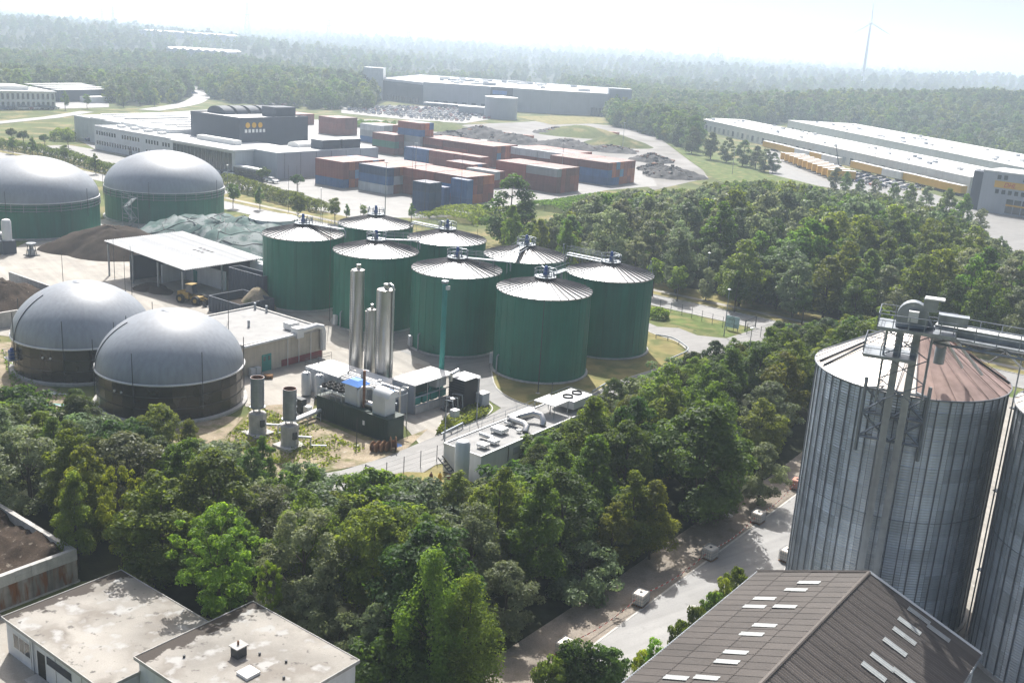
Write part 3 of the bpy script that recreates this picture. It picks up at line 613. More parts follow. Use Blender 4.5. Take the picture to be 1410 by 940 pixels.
# ---------------- far woods: one mass each, instanced over the land
clearw = [[tuple(G(*q)[:2]) for q in c] for c in CLEAR]
_hA, _hB = G(1085, 166, 7.5)[:2], G(1440, 238, 7.5)[:2]; _hd = (_hB - _hA) / np.linalg.norm(_hB - _hA); _hn = np.array([-_hd[1], _hd[0]])
clearw.append([tuple(q) for q in (_hA - _hd * 8 - _hn * 10, _hB + _hd * 60 - _hn * 10, _hB + _hd * 60 + _hn * 54, _hA - _hd * 8 + _hn * 54)])   # ground of the far depot hall
far_clear = [(-475, 1750, 190, 60), (-330, 1150, 130, 30)]
frng = np.random.default_rng(11)
def near_scatter(n, r0, r1, dmin0, scale, grow, sg):
    out = []; cell = {}; mixes = [[0, 0, 4, 2], [1, 1, 2, 3, 5], [2, 2, 0, 3], [1, 0, 2, 4]]
    for it in range(n):
        r = math.sqrt(frng.uniform(r0 * r0, r1 * r1)); a = frng.uniform(-.62, .62); x, y = r * math.sin(a), r * math.cos(a)
        if any(inside((x, y), c) for c in clearw): continue
        if any(((x - c[0]) / c[2]) ** 2 + ((y - c[1]) / c[3]) ** 2 < 1 for c in far_clear): continue
        dm = dmin0 * (r / r0) ** grow; k = (int(x / dm), int(y / dm))
        if k in cell: continue
        cell[k] = 1
        op = math.sin(x / 170 + 2) * math.cos(y / 260 + 1) + .6 * math.sin(x / 71) * math.cos(y / 83)
        if r > 900 and op > 1.15: continue
        out.append((x, y, 0, scale * frng.uniform(.72, 1.18) * (r / r0) ** sg * (1 + .3 * math.sin(x / 60 + 1) * math.cos(y / 85)), int(frng.choice(mixes[int(3.999 * (.5 + .5 * math.sin(x / 95 + 2 * math.sin(y / 130))))]))))
    return out
FARPTS += near_scatter(40000, 380, 1150, 6.2, 1.0, .25, .05)
FARPTS += near_scatter(40000, 1150, 5600, 10.0, 1.05, .8, .45)
# the strip of wood right of the big warehouse and the row beside the depot
def wood_px(poly, n, H, d, kinds):
    w = [tuple(G(*q)[:2]) for q in poly]; x0, x1 = min(p[0] for p in w), max(p[0] for p in w); y0, y1 = min(p[1] for p in w), max(p[1] for p in w); out = []
    for it in range(n):
        x, y = frng.uniform(x0, x1), frng.uniform(y0, y1)
        if not inside((x, y), w): continue
        if any((x - q[0]) ** 2 + (y - q[1]) ** 2 < d * d for q in out): continue
        out.append((x, y, 0, frng.uniform(.8, 1.2) * H / 12.5, int(frng.choice(kinds))))
    return out
FARPTS += wood_px([(838, 172), (905, 190), (945, 204), (948, 192), (930, 180), (832, 155)], 3000, 13, 6, [0, 2, 2, 5])
row = [(952, 212, 13), (978, 220, 12.5), (1000, 224, 11), (1022, 229, 11.5), (1040, 233, 10), (1052, 237, 9.5), (1064, 238, 8.5)]
for i, (u, v, H) in enumerate(row):
    p = G(u, v); tree(f'middark{i % 3}', p[0], p[1], H, '', None, 1.25, f'dark tree in the row before the depot hall, {["first", "second", "third", "fourth", "fifth", "sixth", "seventh"][i]} from the left')
print('far pts', len(FARPTS))
fcol = bpy.data.collections.new('far_tree_kinds')
for i, (m, shp, sd_, W_) in enumerate([('leaf_dark', 'oval', 1, 4.4), ('leaf_grey', 'round', 2, 4.0), ('leaf_mid', 'oval', 3, 4.2), ('leaf_mid', 'round', 4, 3.6), ('leaf_dark', 'round', 5, 4.0), ('leaf_pale', 'oval', 6, 3.4)]):
    rng = np.random.default_rng(200 + sd_); P, Nn, C = crown_points(rng, 12.5, W_, .6, shp, 40, 2200, 1.45)
    me = leaf_mesh(f'far_crown_{i}', leaves(P, Nn, .66, rng, asp=.8), M[m]); o = bpy.data.objects.new(f'k{i}', me); fcol.objects.link(o)
def far_wood(name, pts, label):
    A = np.array(pts, float); A[:, 2] = hz(A[:, 0], A[:, 1]) - .3
    me = bpy.data.meshes.new(name); me.from_pydata(A[:, :3].tolist(), [], [])
    at = me.attributes.new('kind_id', 'INT', 'POINT'); at.data.foreach_set('value', A[:, 4].astype(np.int32))
    at = me.attributes.new('size', 'FLOAT', 'POINT'); at.data.foreach_set('value', A[:, 3].astype(np.float32))
    at = me.attributes.new('turn', 'FLOAT', 'POINT'); at.data.foreach_set('value', frng.uniform(0, 6.28, len(A)).astype(np.float32))
    o = tag(put(name, me), label, 'wood', kind='stuff')
    g = bpy.data.node_groups.new('scatter_' + name, 'GeometryNodeTree')
    g.interface.new_socket('Geometry', in_out='INPUT', socket_type='NodeSocketGeometry'); g.interface.new_socket('Geometry', in_out='OUTPUT', socket_type='NodeSocketGeometry')
    N = g.nodes; L = g.links; gi = N.new('NodeGroupInput'); go = N.new('NodeGroupOutput')
    ci = N.new('GeometryNodeCollectionInfo'); ci.inputs['Collection'].default_value = fcol; ci.inputs['Separate Children'].default_value = True; ci.inputs['Reset Children'].default_value = True
    iop = N.new('GeometryNodeInstanceOnPoints'); iop.inputs['Pick Instance'].default_value = True
    def att(nm, ty):
        a = N.new('GeometryNodeInputNamedAttribute'); a.data_type = ty; a.inputs['Name'].default_value = nm; return a.outputs[0]
    cx = N.new('ShaderNodeCombineXYZ'); L.new(att('turn', 'FLOAT'), cx.inputs[2])
    e2r = N.new('FunctionNodeEulerToRotation'); L.new(cx.outputs[0], e2r.inputs[0])
    L.new(gi.outputs[0], iop.inputs['Points']); L.new(ci.outputs[0], iop.inputs['Instance']); L.new(att('kind_id', 'INT'), iop.inputs['Instance Index'])
    L.new(e2r.outputs[0], iop.inputs['Rotation']); L.new(att('size', 'FLOAT'), iop.inputs['Scale']); L.new(iop.outputs[0], go.inputs[0])
    md = o.modifiers.new('scatter', 'NODES'); md.node_group = g
    return o
far_wood('far_woods', FARPTS, 'hazy mixed woods stretching behind the yards to the horizon')

# ================================================================== THE BIOGAS WORKS
TAU = 2 * math.pi
def gthing(name, label, cat, a, b, z=0, group=None, turn=0): p = grid(a, b); return thing(name, label, cat, (p[0], p[1], z), ROT + turn, group)
def rail_mesh(L, h=1.05, step=1.4, r=.028):
    b = MB(); n = max(1, round(L / step))
    for i in range(n + 1): b.bar((L * i / n, 0, 0), (L * i / n, 0, h), r * 1.4)
    for z in (h, h * .55): b.bar((0, 0, z), (L, 0, z), r * 1.3)
    return b
def ring_rail(Rr, h=1.0, n=16):
    b = MB()
    for i in range(n):
        t = TAU * i / n; b.bar((Rr * math.cos(t), Rr * math.sin(t), 0), (Rr * math.cos(t), Rr * math.sin(t), h), .05)
    for z in (h, h * .5): b.tube([(Rr * math.cos(TAU * i / 32), Rr * math.sin(TAU * i / 32), z) for i in range(33)], .03, 5, False)
    return b
# ---- green digesters with ribbed conical roofs
DR, DH, DRISE = 6.7, 12.0, 1.75
def sector(n, prof, thick=0):
    b = MB(); a = TAU / n
    vv = [(r * math.cos(s * a / 2), r * math.sin(s * a / 2), z) for r, z in prof for s in (-1, 1)]
    b.add(vv, [(2 * i, 2 * i + 1, 2 * i + 3, 2 * i + 2) for i in range(len(prof) - 1)]); return b
NW, NRF = 30, 36
_wp = MB(); aw = TAU / NW
for s in range(3):
    t0, t1 = -aw / 2 + aw * s / 3, -aw / 2 + aw * (s + 1) / 3
    _wp.add([(DR * math.cos(t0), DR * math.sin(t0), .1), (DR * math.cos(t1), DR * math.sin(t1), .1), (DR * math.cos(t1), DR * math.sin(t1), DH), (DR * math.cos(t0), DR * math.sin(t0), DH)], [(0, 1, 2, 3)])
wall_panel = _wp.mesh('wall_panel', M['tank_green'], True)
seam = MB().box(DR - .01, DR + .035, -.03, .03, .1, DH - .03).mesh('seam', M['tank_green'])
_rp = sector(NRF, [(DR + .14, DH), (DR * .5, DH + DRISE * .5), (.7, DH + DRISE * .9)]); 
_rp.add([(DR + .14, -math.tan(TAU / NRF / 2) * (DR + .14), DH), (DR + .14, math.tan(TAU / NRF / 2) * (DR + .14), DH), (DR + .14, math.tan(TAU / NRF / 2) * (DR + .14), DH - .16), (DR + .14, -math.tan(TAU / NRF / 2) * (DR + .14), DH - .16)], [(0, 3, 2, 1)])
roof_panel = _rp.mesh('roof_panel', M['roof_metal'])
roof_rib = MB().add([(DR + .15, -.05, DH - .02), (DR + .15, .05, DH - .02), (.75, .03, DH + DRISE * .9), (.75, -.03, DH + DRISE * .9), (DR + .15, -.045, DH + .11), (DR + .15, .045, DH + .11), (.75, .03, DH + DRISE * .9 + .12), (.75, -.03, DH + DRISE * .9 + .12)], [(4, 5, 6, 7), (0, 4, 7, 3), (1, 2, 6, 5), (0, 1, 5, 4)]).mesh('roof_rib', M['rib_metal'])
_b = MB().lathe([(DR + .35, 0), (DR + .35, .22), (DR + .01, .26)], 40); base_ring = _b.mesh('base_ring', M['concrete'], SM)
_b = MB().lathe([(.0, DH + DRISE * .86), (.95, DH + DRISE * .86), (.95, DH + DRISE * 1.12), (0, DH + DRISE * 1.16)], 20); hub_m = _b.mesh('roof_hub', M['galv'], SM)
hubrail = ring_rail(1.55).mesh('platform_railing', M['galv'])
_b = MB().lathe([(.95, DH + 1.72), (1.6, DH + 1.72), (1.6, DH + 1.8), (.95, DH + 1.8)], 20); hubdeck = _b.mesh('platform_deck', M['galv'], SM)
_b = MB().box(-.25, .25, -.25, .25, 0, .5).lathe([(0, .5), (.24, .5), (.24, 1.25), (.16, 1.4), (0, 1.4)], 12); mixer = _b.mesh('mixer_motor', M['bluepaint'], SM)
def digester(a, b, label, walk, walk_dir, extra):
    o = gthing('digester_tank', label, 'tank', a, b, 0, 'green digesters with ribbed conical roofs')
    put('base_ring', base_ring, o)
    for i in range(NW): put('wall_panel', wall_panel, o, rz=TAU * i / NW); put('wall_seam', seam, o, rz=TAU * (i + .5) / NW)
    for i in range(NRF): put('roof_panel', roof_panel, o, rz=TAU * i / NRF); put('roof_rib', roof_rib, o, rz=TAU * (i + .5) / NRF)
    put('roof_hub', hub_m, o); put('platform_deck', hubdeck, o); put('platform_railing', hubrail, o, (0, 0, DH + 1.8))
    put('mixer_motor', mixer, o, (.25, -.3, DH + 1.95))
    p = MB()
    for k in range(3):
        t = extra + k * 1.3; p.tube([(.6 * math.cos(t), .6 * math.sin(t), DH + 1.9), (.6 * math.cos(t), .6 * math.sin(t), DH + 2.5 + .2 * k), (1.3 * math.cos(t), 1.3 * math.sin(t), DH + 2.6 + .2 * k), (1.5 * math.cos(t), 1.5 * math.sin(t), DH + 1.9)], .09, 7)
    p.build('vent_pipe', M['galv'], o, smooth=SM)
    t = -2.0 + .35 * math.sin(extra * 3); c_, s_ = math.cos(t), math.sin(t)
    MB().tube([((DR + .3) * c_, (DR + .3) * s_, .2), ((DR + .3) * c_, (DR + .3) * s_, 2.6), ((DR + .02) * c_, (DR + .02) * s_, 2.9)], .11, 8).build('outlet_pipe', M['galv'], o, smooth=SM)
    put('manhole', MB().tube([(DR, 0, 1.1), (DR + .16, 0, 1.1)], .45, 16).mesh('manhole', M['tank_green']), o, rz=t + .35)
    put('control_box', MB().box(DR + .05, DR + .5, -.4, .4, .4, 1.9).mesh('control_box', M['steel_white']), o, rz=t - .4 - .2 * math.cos(extra))
    put('overflow_pipe', MB().tube([(DR + .12, 0, .3), (DR + .12, 0, DH - .3)], .06, 6).mesh('overflow_pipe', M['tank_green']), o, rz=t + 1.1)
    if walk:   # walkway from the hub out to the eave, with railings
        c, s = math.cos(walk_dir), math.sin(walk_dir); L = walk
        w = MB(); w.box(1.5, L, -.45, .45, 0, .07); d = put('walkway', w.mesh('walkway', M['galv']), o, (0, 0, DH + 1.72), walk_dir)
        rm = rail_mesh(L - 1.5).mesh('walkway_railing', M['galv'])
        for sy in (-.45, .45): put('walkway_railing', rm, d, (1.5, sy, .07))
        pb = MB(); pb.tube([(1.2, .75, -.2), (L - .3, .75, -.2), (L, .75, -.6), (L, .75, -1.6)], .11, 8); put('gas_pipe', pb.mesh('gas_pipe', M['galv'], SM), d)
        for x in (3.5, 5.5, L - .4):
            for sy in (-.4, .4): put('walkway_stand', MB().bar((x, sy, 0), (x, sy, -max(.1, (x - .7) / 6 * 1.55)), .06).mesh('walkway_stand', M['galv']), d)
    for k in range(2):
        t = 1.9 + extra + k * 2.6; q = MB(); q.tube([(6.6 * math.cos(t), 6.6 * math.sin(t), DH - 1), (6.6 * math.cos(t), 6.6 * math.sin(t), DH + 2.6)], .03, 5); q.build('lightning_rod', M['dark_steel'], o)
    return o
TANKS = [(117.3, -132.8, 'green digester at the left end of the front row, next to the open shed', 8, .2), (134.5, -132.8, 'green digester at the left end of the back row, mostly hidden', 0, 0), (134.5, -115.6, 'green digester second from the left in the back row', 8, math.pi), (117.3, -115.6, 'green digester second from the left in the front row, behind the steel columns', 7, .8),
         (134.5, -98.6, 'green digester third from the left in the back row', 7, -1.2), (117.3, -98.6, 'green digester third in the front row, behind the tall green pole', 8, .5), (134.5, -82.3, 'green digester at the right end of the back row beside the lawn', 8, math.pi), (117.3, -82.3, 'green digester nearest the camera, right end of the front row', 6.5, 1.7)]
for i, (a, b, lb, wk, wd) in enumerate(TANKS): digester(a, b, lb, wk, wd, i * .9)
for (a, b) in ((134.5, -98.6), (134.5, -82.3)):   # tripods at the right eaves
    o = gthing('tripod_stand', f'small galvanised tripod on the roof edge of the {"third" if b < -90 else "rightmost"} back digester', 'stand', a + 3.2, b + 5.2, DH + .75)
    for k in range(3): MB().bar((.6 * math.cos(k * 2.1), .6 * math.sin(k * 2.1), -.55), (0, 0, 1.4), .06).build('leg', M['galv'], o)
    MB().lathe([(0, 1.35), (.1, 1.35), (.1, 1.5), (0, 1.55)], 8).build('cap', M['galv'], o)
# white flat tank behind them
def white_tank():
    o = gthing('flat_tank', 'low grey tank with a bright white flat cone roof behind the tarp mound', 'tank', 144.8, -173.4); r, h = 5.0, 6.2
    MB().lathe([(r, 0), (r, h)], 40).build('wall', M['pale_wall'], o, smooth=True)
    MB().lathe([(r + .15, h - .12), (r + .15, h), (0, h + .7)], 40).build('roof', M['roof_white'], o, smooth=SM)
white_tank()
# ---- gas domes
def dome_profile(r, h0, rise, p=1.12, n=22): return [(r * math.cos(math.pi / 2 * i / n) ** p, h0 + rise * math.sin(math.pi / 2 * i / n)) for i in range(n)] + [(.001, h0 + rise)]
def dome_gores(o, prof, n):
    "membrane welded from tapering strips"
    an = TAU / n; gm = MB().lathe(prof, 5, a0=-an / 2, a1=an / 2).mesh('membrane_strip', M['membrane'], True)
    d = put('dome', MB().lathe([(.9, prof[-1][1] - .03), (.8, prof[-1][1] + .03), (0, prof[-1][1] + .06)], 20).mesh('dome', M['membrane'], True), o)
    for i in range(n): put('membrane_strip', gm, d, rz=an * i)
    return d
def brown_dome(a, b, label, ph, gantry):
    r, h, rise = 8.65, 4.7, 6.8
    o = gthing('gas_dome_tank', label, 'tank', a, b, 0, 'brown panelled tanks with grey domes')
    MB().lathe([(r + .5, 0), (r + .5, .3), (r, .35)], 56).build('base_ring', M['concrete'], o, smooth=SM)
    n = 36; an = TAU / n; g = .012; rows = 3; pz = (h - .35) / rows
    pm = MB().add([(r * math.cos(s * (an / 2 - g / 8)), r * math.sin(s * (an / 2 - g / 8)), z) for s, z in ((-1, 0), (1, 0), (1, pz - .05), (-1, pz - .05))] , [(0, 1, 2, 3)]).mesh('wall_panel', M['glass_dark'])
    for k in range(rows):
        for i in range(n): put('wall_panel', pm, o, (0, 0, .35 + k * pz), ph + an * i)
    MB().lathe([(r - .05, .3), (r - .05, h)], 56).build('inner_wall', M['black'], o, smooth=True)
    band = MB().lathe([(r + .01, -.03), (r + .05, -.03), (r + .05, .03), (r + .01, .03)], 56).mesh('band', M['dark_steel'])
    for z in (1.8, 3.25): put('band', band, o, (0, 0, z))
    MB().tube([((r + .12) * math.cos(TAU * i / 64), (r + .12) * math.sin(TAU * i / 64), h + .02) for i in range(65)], .13, 8, False).build('rim', M['steel_white'], o, smooth=True)
    d = dome_gores(o, dome_profile(r + .06, h + .03, rise), 20)
    t0 = ph - 2.2; s = MB(); P = [((r + .1) * math.cos(math.pi / 2 * u / 20) ** 1.12 * math.cos(t0), (r + .1) * math.cos(math.pi / 2 * u / 20) ** 1.12 * math.sin(t0), h + .06 + (rise + .02) * math.sin(math.pi / 2 * u / 20)) for u in range(13)]
    s.tube(P, .05, 6); s.build('seam_strap', M['dark_steel'], d)
    mast = MB().tube([(r + .22, 0, 1.6), (r + .22, 0, h + 3.8)], .05, 6).mesh('lightning_mast', M['dark_steel'])
    for k in range(7): put('lightning_mast', mast, o, rz=ph + .5 + k * TAU / 7)
    if gantry is not None:
        gq = put('service_gantry', MB().box(r + .05, r + 1.1, -1.1, 1.1, 2.3, 2.38).mesh('service_gantry', M['galv']), o, rz=gantry)
        rm = rail_mesh(2.2).mesh('gantry_railing', M['galv']); put('gantry_railing', rm, gq, (r + 1.1, -1.1, 2.38), R(90))
        put('gantry_railing', rail_mesh(1.0).mesh('gantry_railing', M['galv']), gq, (r + .1, -1.1, 2.38)); put('gantry_railing', rail_mesh(1.0).mesh('gantry_railing', M['galv']), gq, (r + .1, 1.1, 2.38))
        put('drive_motor', MB().box(r + .15, r + .75, -.3, .5, 2.4, 3.5).lathe([(0, 3.5), (.25, 3.5), (.2, 3.8), (0, 3.8)], 10, (r + .4, .1)).mesh('drive_motor', M['bluepaint']), gq)
        put('gantry_leg', MB().bar((r + .9, 0, 0), (r + .9, 0, 2.3), .09).mesh('gantry_leg', M['galv']), gq)
    pm2 = MB().lathe([(0, 0), (.14, 0), (.14, .12), (0, .12)], 10).mesh('port', M['steel_white'])
    for k in (-.03, .03, ): 
        q = put('sight_port', pm2, o, (0, 0, 0)); q.rotation_euler = (0, R(90), ph - 1.55 + k * 2); q.location = ((r) * math.cos(ph - 1.55 + k * 2), r * math.sin(ph - 1.55 + k * 2), 3.5)
brown_dome(72.3, -105.9, 'grey domed tank with brown glassy wall, nearer of the front pair', .2, math.pi + .1)
brown_dome(72.0, -125.0, 'grey domed tank with brown glassy wall, left and farther of the front pair', .5, -1.75)
def green_dome(a, b, label):
    r, h, rise = 13.6, 7.4, 8.2
    o = gthing('gas_dome_tank', label, 'tank', a, b, 0, 'large green tanks with grey domes')
    n = 40; an = TAU / n
    wm = MB().add([(r * math.cos(s * an / 2), r * math.sin(s * an / 2), z) for s, z in ((-1, 0), (1, 0), (1, h), (-1, h))], [(0, 1, 2, 3)]).mesh('wall_panel', M['tank_green'], True)
    for i in range(n): put('wall_panel', wm, o, rz=an * i)
    MB().lathe([(r + .5, 0), (r + .5, .3), (r, .32)], 56).build('base_ring', M['concrete'], o, smooth=SM)
    hoop = MB().tube([((r + .16) * math.cos(TAU * i / 72), (r + .16) * math.sin(TAU * i / 72), 0) for i in range(73)], .07, 6, False).mesh('ring_pipe', M['galv'], True)
    for z in (h - 1.5, h - .9, h - .35): put('ring_pipe', hoop, o, (0, 0, z))
    MB().tube([((r + .05) * math.cos(TAU * i / 72), (r + .05) * math.sin(TAU * i / 72), h) for i in range(73)], .13, 6, False).build('rim', M['steel_white'], o, smooth=True)
    bm = MB().box(r, r + .22, -.05, .05, h - 1.75, h - .1).mesh('bracket', M['galv'])
    for i in range(36): put('bracket', bm, o, rz=TAU * (i + .5) / 36)
    dome_gores(o, dome_profile(r, h + .03, rise, 1.1), 28)
    mast = MB().tube([(r + .2, 0, 4), (r + .2, 0, h + 2.5)], .05, 6).mesh('lightning_mast', M['dark_steel'])
    for k in range(5): put('lightning_mast', mast, o, rz=.4 + k * TAU / 5)
green_dome(147.4, -216.0, 'large green tank with grey dome, the right one in front of the factory')
green_dome(115.3, -217.5, 'large green tank with grey dome, cut by the left edge of the picture')
def stair_tower():
    o = gthing('stair_tower', 'galvanised scaffold stair between the two large green tanks', 'stairs', 131.2, -208.6)
    for x in (0, 3.6):
        for y in (0, 1.6): MB().bar((x, y, 0), (x, y, 7.6), .1).build('post', M['galv'], o)
    for k in range(3):
        z0 = k * 2.3; x0, x1 = (0.2, 3.4) if k % 2 == 0 else (3.4, .2)
        f = MB(); f.bar((x0, .1, z0), (x1, .1, z0 + 2.3), .16); f.bar((x0, 1.5, z0), (x1, 1.5, z0 + 2.3), .16)
        for s in range(9):
            t = (s + .5) / 9; x = x0 + (x1 - x0) * t; f.box(x - .14, x + .14, .1, 1.5, z0 + 2.3 * t - .02, z0 + 2.3 * t + .02)
        f.build('stair_flight', M['galv'], o)
        MB().bar((0, 0, z0 + 2.3), (3.6, 0, z0 + 2.3), .09).bar((0, 1.6, z0 + 2.3), (3.6, 1.6, z0 + 2.3), .09).bar((0, 0, z0 + 3.2), (3.6, 0, z0 + 3.2), .06).build('stair_rail', M['galv'], o)
stair_tower()
# ---- stainless columns
def steel_column(a, b, r, h, z0, label, hook):
    o = gthing('steel_column', label, 'column', a, b, z0, 'stainless process columns'); n = max(3, round(h / 2.4))
    for k in range(n):
        MB().lathe([(r, h * k / n + .03), (r, h * (k + 1) / n - .02), (r + .025, h * (k + 1) / n - .02), (r + .025, h * (k + 1) / n + .03)], 28).build('shell_section', M['stainless'], o, smooth=SM)
    MB().lathe([(r, h), (r * .5, h + .16), (0, h + .18)], 28).build('top_cap', M['stainless'], o, smooth=SM)
    MB().lathe([(r * .35, h + .1), (r * .35, h + .75), (0, h + .8)], 14, (.1, 0)).build('top_nozzle', M['stainless'], o, smooth=SM)
    side = MB().tube([(-r - .18, -.2, .3), (-r - .18, -.2, h - .3)], .13, 8); side.build('side_pipe', M['stainless'], o, smooth=SM)
    lad = MB()
    for s in (-.2, .2): lad.bar((s, -r - .2, .2), (s, -r - .2, h - .2), .04)
    for k in range(int(h / .35)): lad.bar((-.2, -r - .2, .3 + k * .35), (.2, -r - .2, .3 + k * .35), .025)
    lad.build('ladder', M['galv'], o)
    if hook: MB().tube([(.2, 0, h), (.2, 0, h + .45), (.35, 0, h + .7), (.7, 0, h + .85), (r + .05, 0, h + .65), (r + .15, 0, h + .3), (r + .15, 0, 1.2)], .16, 10).build('bend_pipe', M['stainless'], o, smooth=SM)
    MB().lathe([(r, 0), (r + .25, .05), (r + .25, -.15), (r, -.15)], 24).build('skirt', M['concrete'], o)
steel_column(93.6, -95.4, .86, 15.2, .3, 'tall slim stainless column, leftmost and highest of the three', False)
steel_column(93.6, -92.8, .62, 10.4, .3, 'short stainless column in the middle of the three', False)
steel_column(92.9, -89.6, 1.12, 13.8, .3, 'thick stainless column with bent pipe on top, rightmost of the three', True)
# ---- white-roofed twin container platform with railing
def platform():
    o = gthing('equipment_container', 'long container with white roof and roof railing at the foot of the steel columns', 'container', 86.9, -98.0); L, W, h = 15.2, 4.6, 3.1
    MB().box(0, L, 0, W, 0, h).build('body', M['grey_wall'], o)
    for k in range(2): MB().box(.06, L - .06, .06 + k * (W / 2), W / 2 - .04 + k * (W / 2), h, h + .06 + .003 * k).build('roof_sheet', M['roof_white'], o)
    put('roof_railing', rail_mesh(L, 1.0, 2.0).mesh('roof_railing', M['dark_steel']), o, (0, .05, h + .06)); put('roof_railing', rail_mesh(W, 1.0, 2.0).mesh('roof_railing', M['dark_steel']), o, (.05, 0, h + .06), R(90))
    rib = MB().box(-.03, .03, -.04, 0, .05, h - .05).mesh('wall_rib', M['grey_wall'])
    for k in range(26): put('wall_rib', rib, o, (.3 + k * .58, 0, 0))
    MB().box(L, L + .04, .6, 1.7, .05, 2.2).build('door', M['slate_wall'], o)
platform()
# ---- dark green generator container
def genset():
    o = gthing('generator_container', 'long dark green generator container with white warning signs', 'container', 81.1, -89.3); L, W, h = 11.9, 2.7, 2.75
    MB().box(0, L, 0, W, .12, h).build('body', M['darkgreen'], o)
    MB().box(-.05, L + .05, -.05, W + .05, 0, .12).build('base_frame', M['dark_steel'], o)
    MB().box(-.06, L + .06, -.06, W + .06, h, h + .09).build('roof_edge', M['darkgreen'], o)
    rib = MB().box(-.1, .1, -.035, 0, .2, h - .1).mesh('wall_rib', M['darkgreen'])
    for k in range(30): put('wall_rib', rib, o, (.35 + k * .385, 0, 0))
    for x, z, s in ((7.9, 1.2, .34),): 
        MB().box(x, x + s, -.06, -.04, z, z + .55).build('warning_sign', M['paint_white'], o)
    MB().box(L + .01, L + .035, .9, 1.35, 1.2, 1.85).build('warning_sign', M['paint_white'], o); MB().box(L + .01, L + .035, 1.75, 1.95, 1.9, 2.2).build('warning_sign', M['paint_white'], o)
    MB().box(L + .01, L + .05, .15, 2.5, .2, h - .15).build('end_door', M['darkgreen'], o)
    # exhaust hood
    q = MB(); q.box(8.9, 10.9, .5, 2.2, h + .09, h + 2.3); q.build('silencer_box', M['steel_white'], o)
    hd = MB(); n = 10; prof = [(1.7 * .0, 0)]; pts = [(.5 + .85 - .85 * math.cos(math.pi * i / n), h + 2.3 + .85 * math.sin(math.pi * i / n)) for i in range(n + 1)]
    vv = [(x, y, z) for x in (8.9, 11.5) for y, z in pts]; ff = [(i, i + 1, n + 2 + i, n + 1 + i) for i in range(n)] + [tuple(range(n, -1, -1)), tuple(range(n + 1, 2 * n + 2))]
    hd.add(vv, ff).build('exhaust_hood', M['steel_white'], o, smooth=SM)
    bs = MB(); bs.add([(x, y + (.012 if y > 1.3 else -.012), z + .012) for x in (10.3, 11.52) for y, z in pts[5:]], [(i, i + 1, 7 + i, 6 + i) for i in range(5)]).build('blue_hood_sheet', M['bluesheet'], o, smooth=True)
    b2 = MB().box(4.1, 6.1, .7, 2.3, h + .09, h + 2.5); b2.build('air_intake', M['steel_white'], o)
    MB().add([(3.7, .45, h + 2.52), (6.5, .45, h + 2.52), (6.5, 2.6, h + 2.52), (3.7, 2.6, h + 2.52), (4.4, 1.1, h + 3.0), (5.8, 1.1, h + 3.0), (5.8, 2.1, h + 3.0), (4.4, 2.1, h + 3.0)], [(0, 1, 5, 4), (1, 2, 6, 5), (2, 3, 7, 6), (3, 0, 4, 7), (4, 5, 6, 7), (0, 3, 2, 1)]).build('intake_cowl', M['bluesheet'], o)
    # cooling fans, two rows of four
    deck = put('fan_deck', MB().box(.1, 3.9, .35, 2.35, h + 1.0, h + 1.12).mesh('fan_deck', M['steel_white']), o)
    fr = MB().lathe([(.42, 0), (.46, 0), (.46, .34), (.42, .34)], 16).mesh('fan_ring', M['black'], SM); bl = MB()
    for k in range(4): t = k * TAU / 4; bl.add([(0, 0, .2), (.4 * math.cos(t), .4 * math.sin(t), .16), (.4 * math.cos(t + .5), .4 * math.sin(t + .5), .26)], [(0, 1, 2)])
    blm = bl.mesh('fan_blades', M['dark_steel'])
    for i in range(4):
        for j in range(2):
            f = put('fan_ring', fr, o, (.6 + i * .94, .85 + j * 1.0, h + 1.12)); put('fan_blades', blm, f)
    for x in (.2, 3.8):
        for y in (.4, 2.3): MB().bar((x, y, h), (x, y, h + 1.0), .08).build('fan_leg', M['steel_white'], o)
    MB().tube([(6.6, 1.4, h + .5), (8.9, 1.4, h + .5)], .42, 14).build('duct', M['stainless'], o, smooth=SM)
    MB().tube([(6.4, .8, h + .1), (6.4, .8, h + 2.1), (6.6, 1.1, h + 2.4), (7.4, 1.9, h + 2.4), (7.6, 2.1, h + 2.0), (7.6, 2.1, h + .1)], .22, 10).build('loop_pipe', M['steel_white'], o, smooth=SM)
    MB().tube([(7.0, 1.0, h), (7.0, 1.0, h + 4.6)], .17, 10).build('rusty_flue', M['rusty'], o, smooth=SM)
    MB().box(7.9, 8.5, 1.5, 2.1, h + .5, h + 1.5).build('valve_box', M['steel_white'], o)
    put('roof_railing', rail_mesh(4.2, 1.0, 1.1).mesh('roof_railing', M['galv']), o, (.1, .05, h + .09)); put('roof_railing', rail_mesh(2.5, 1.0, 1.1).mesh('roof_railing', M['galv']), o, (.05, .1, h + .09), R(90))
genset()
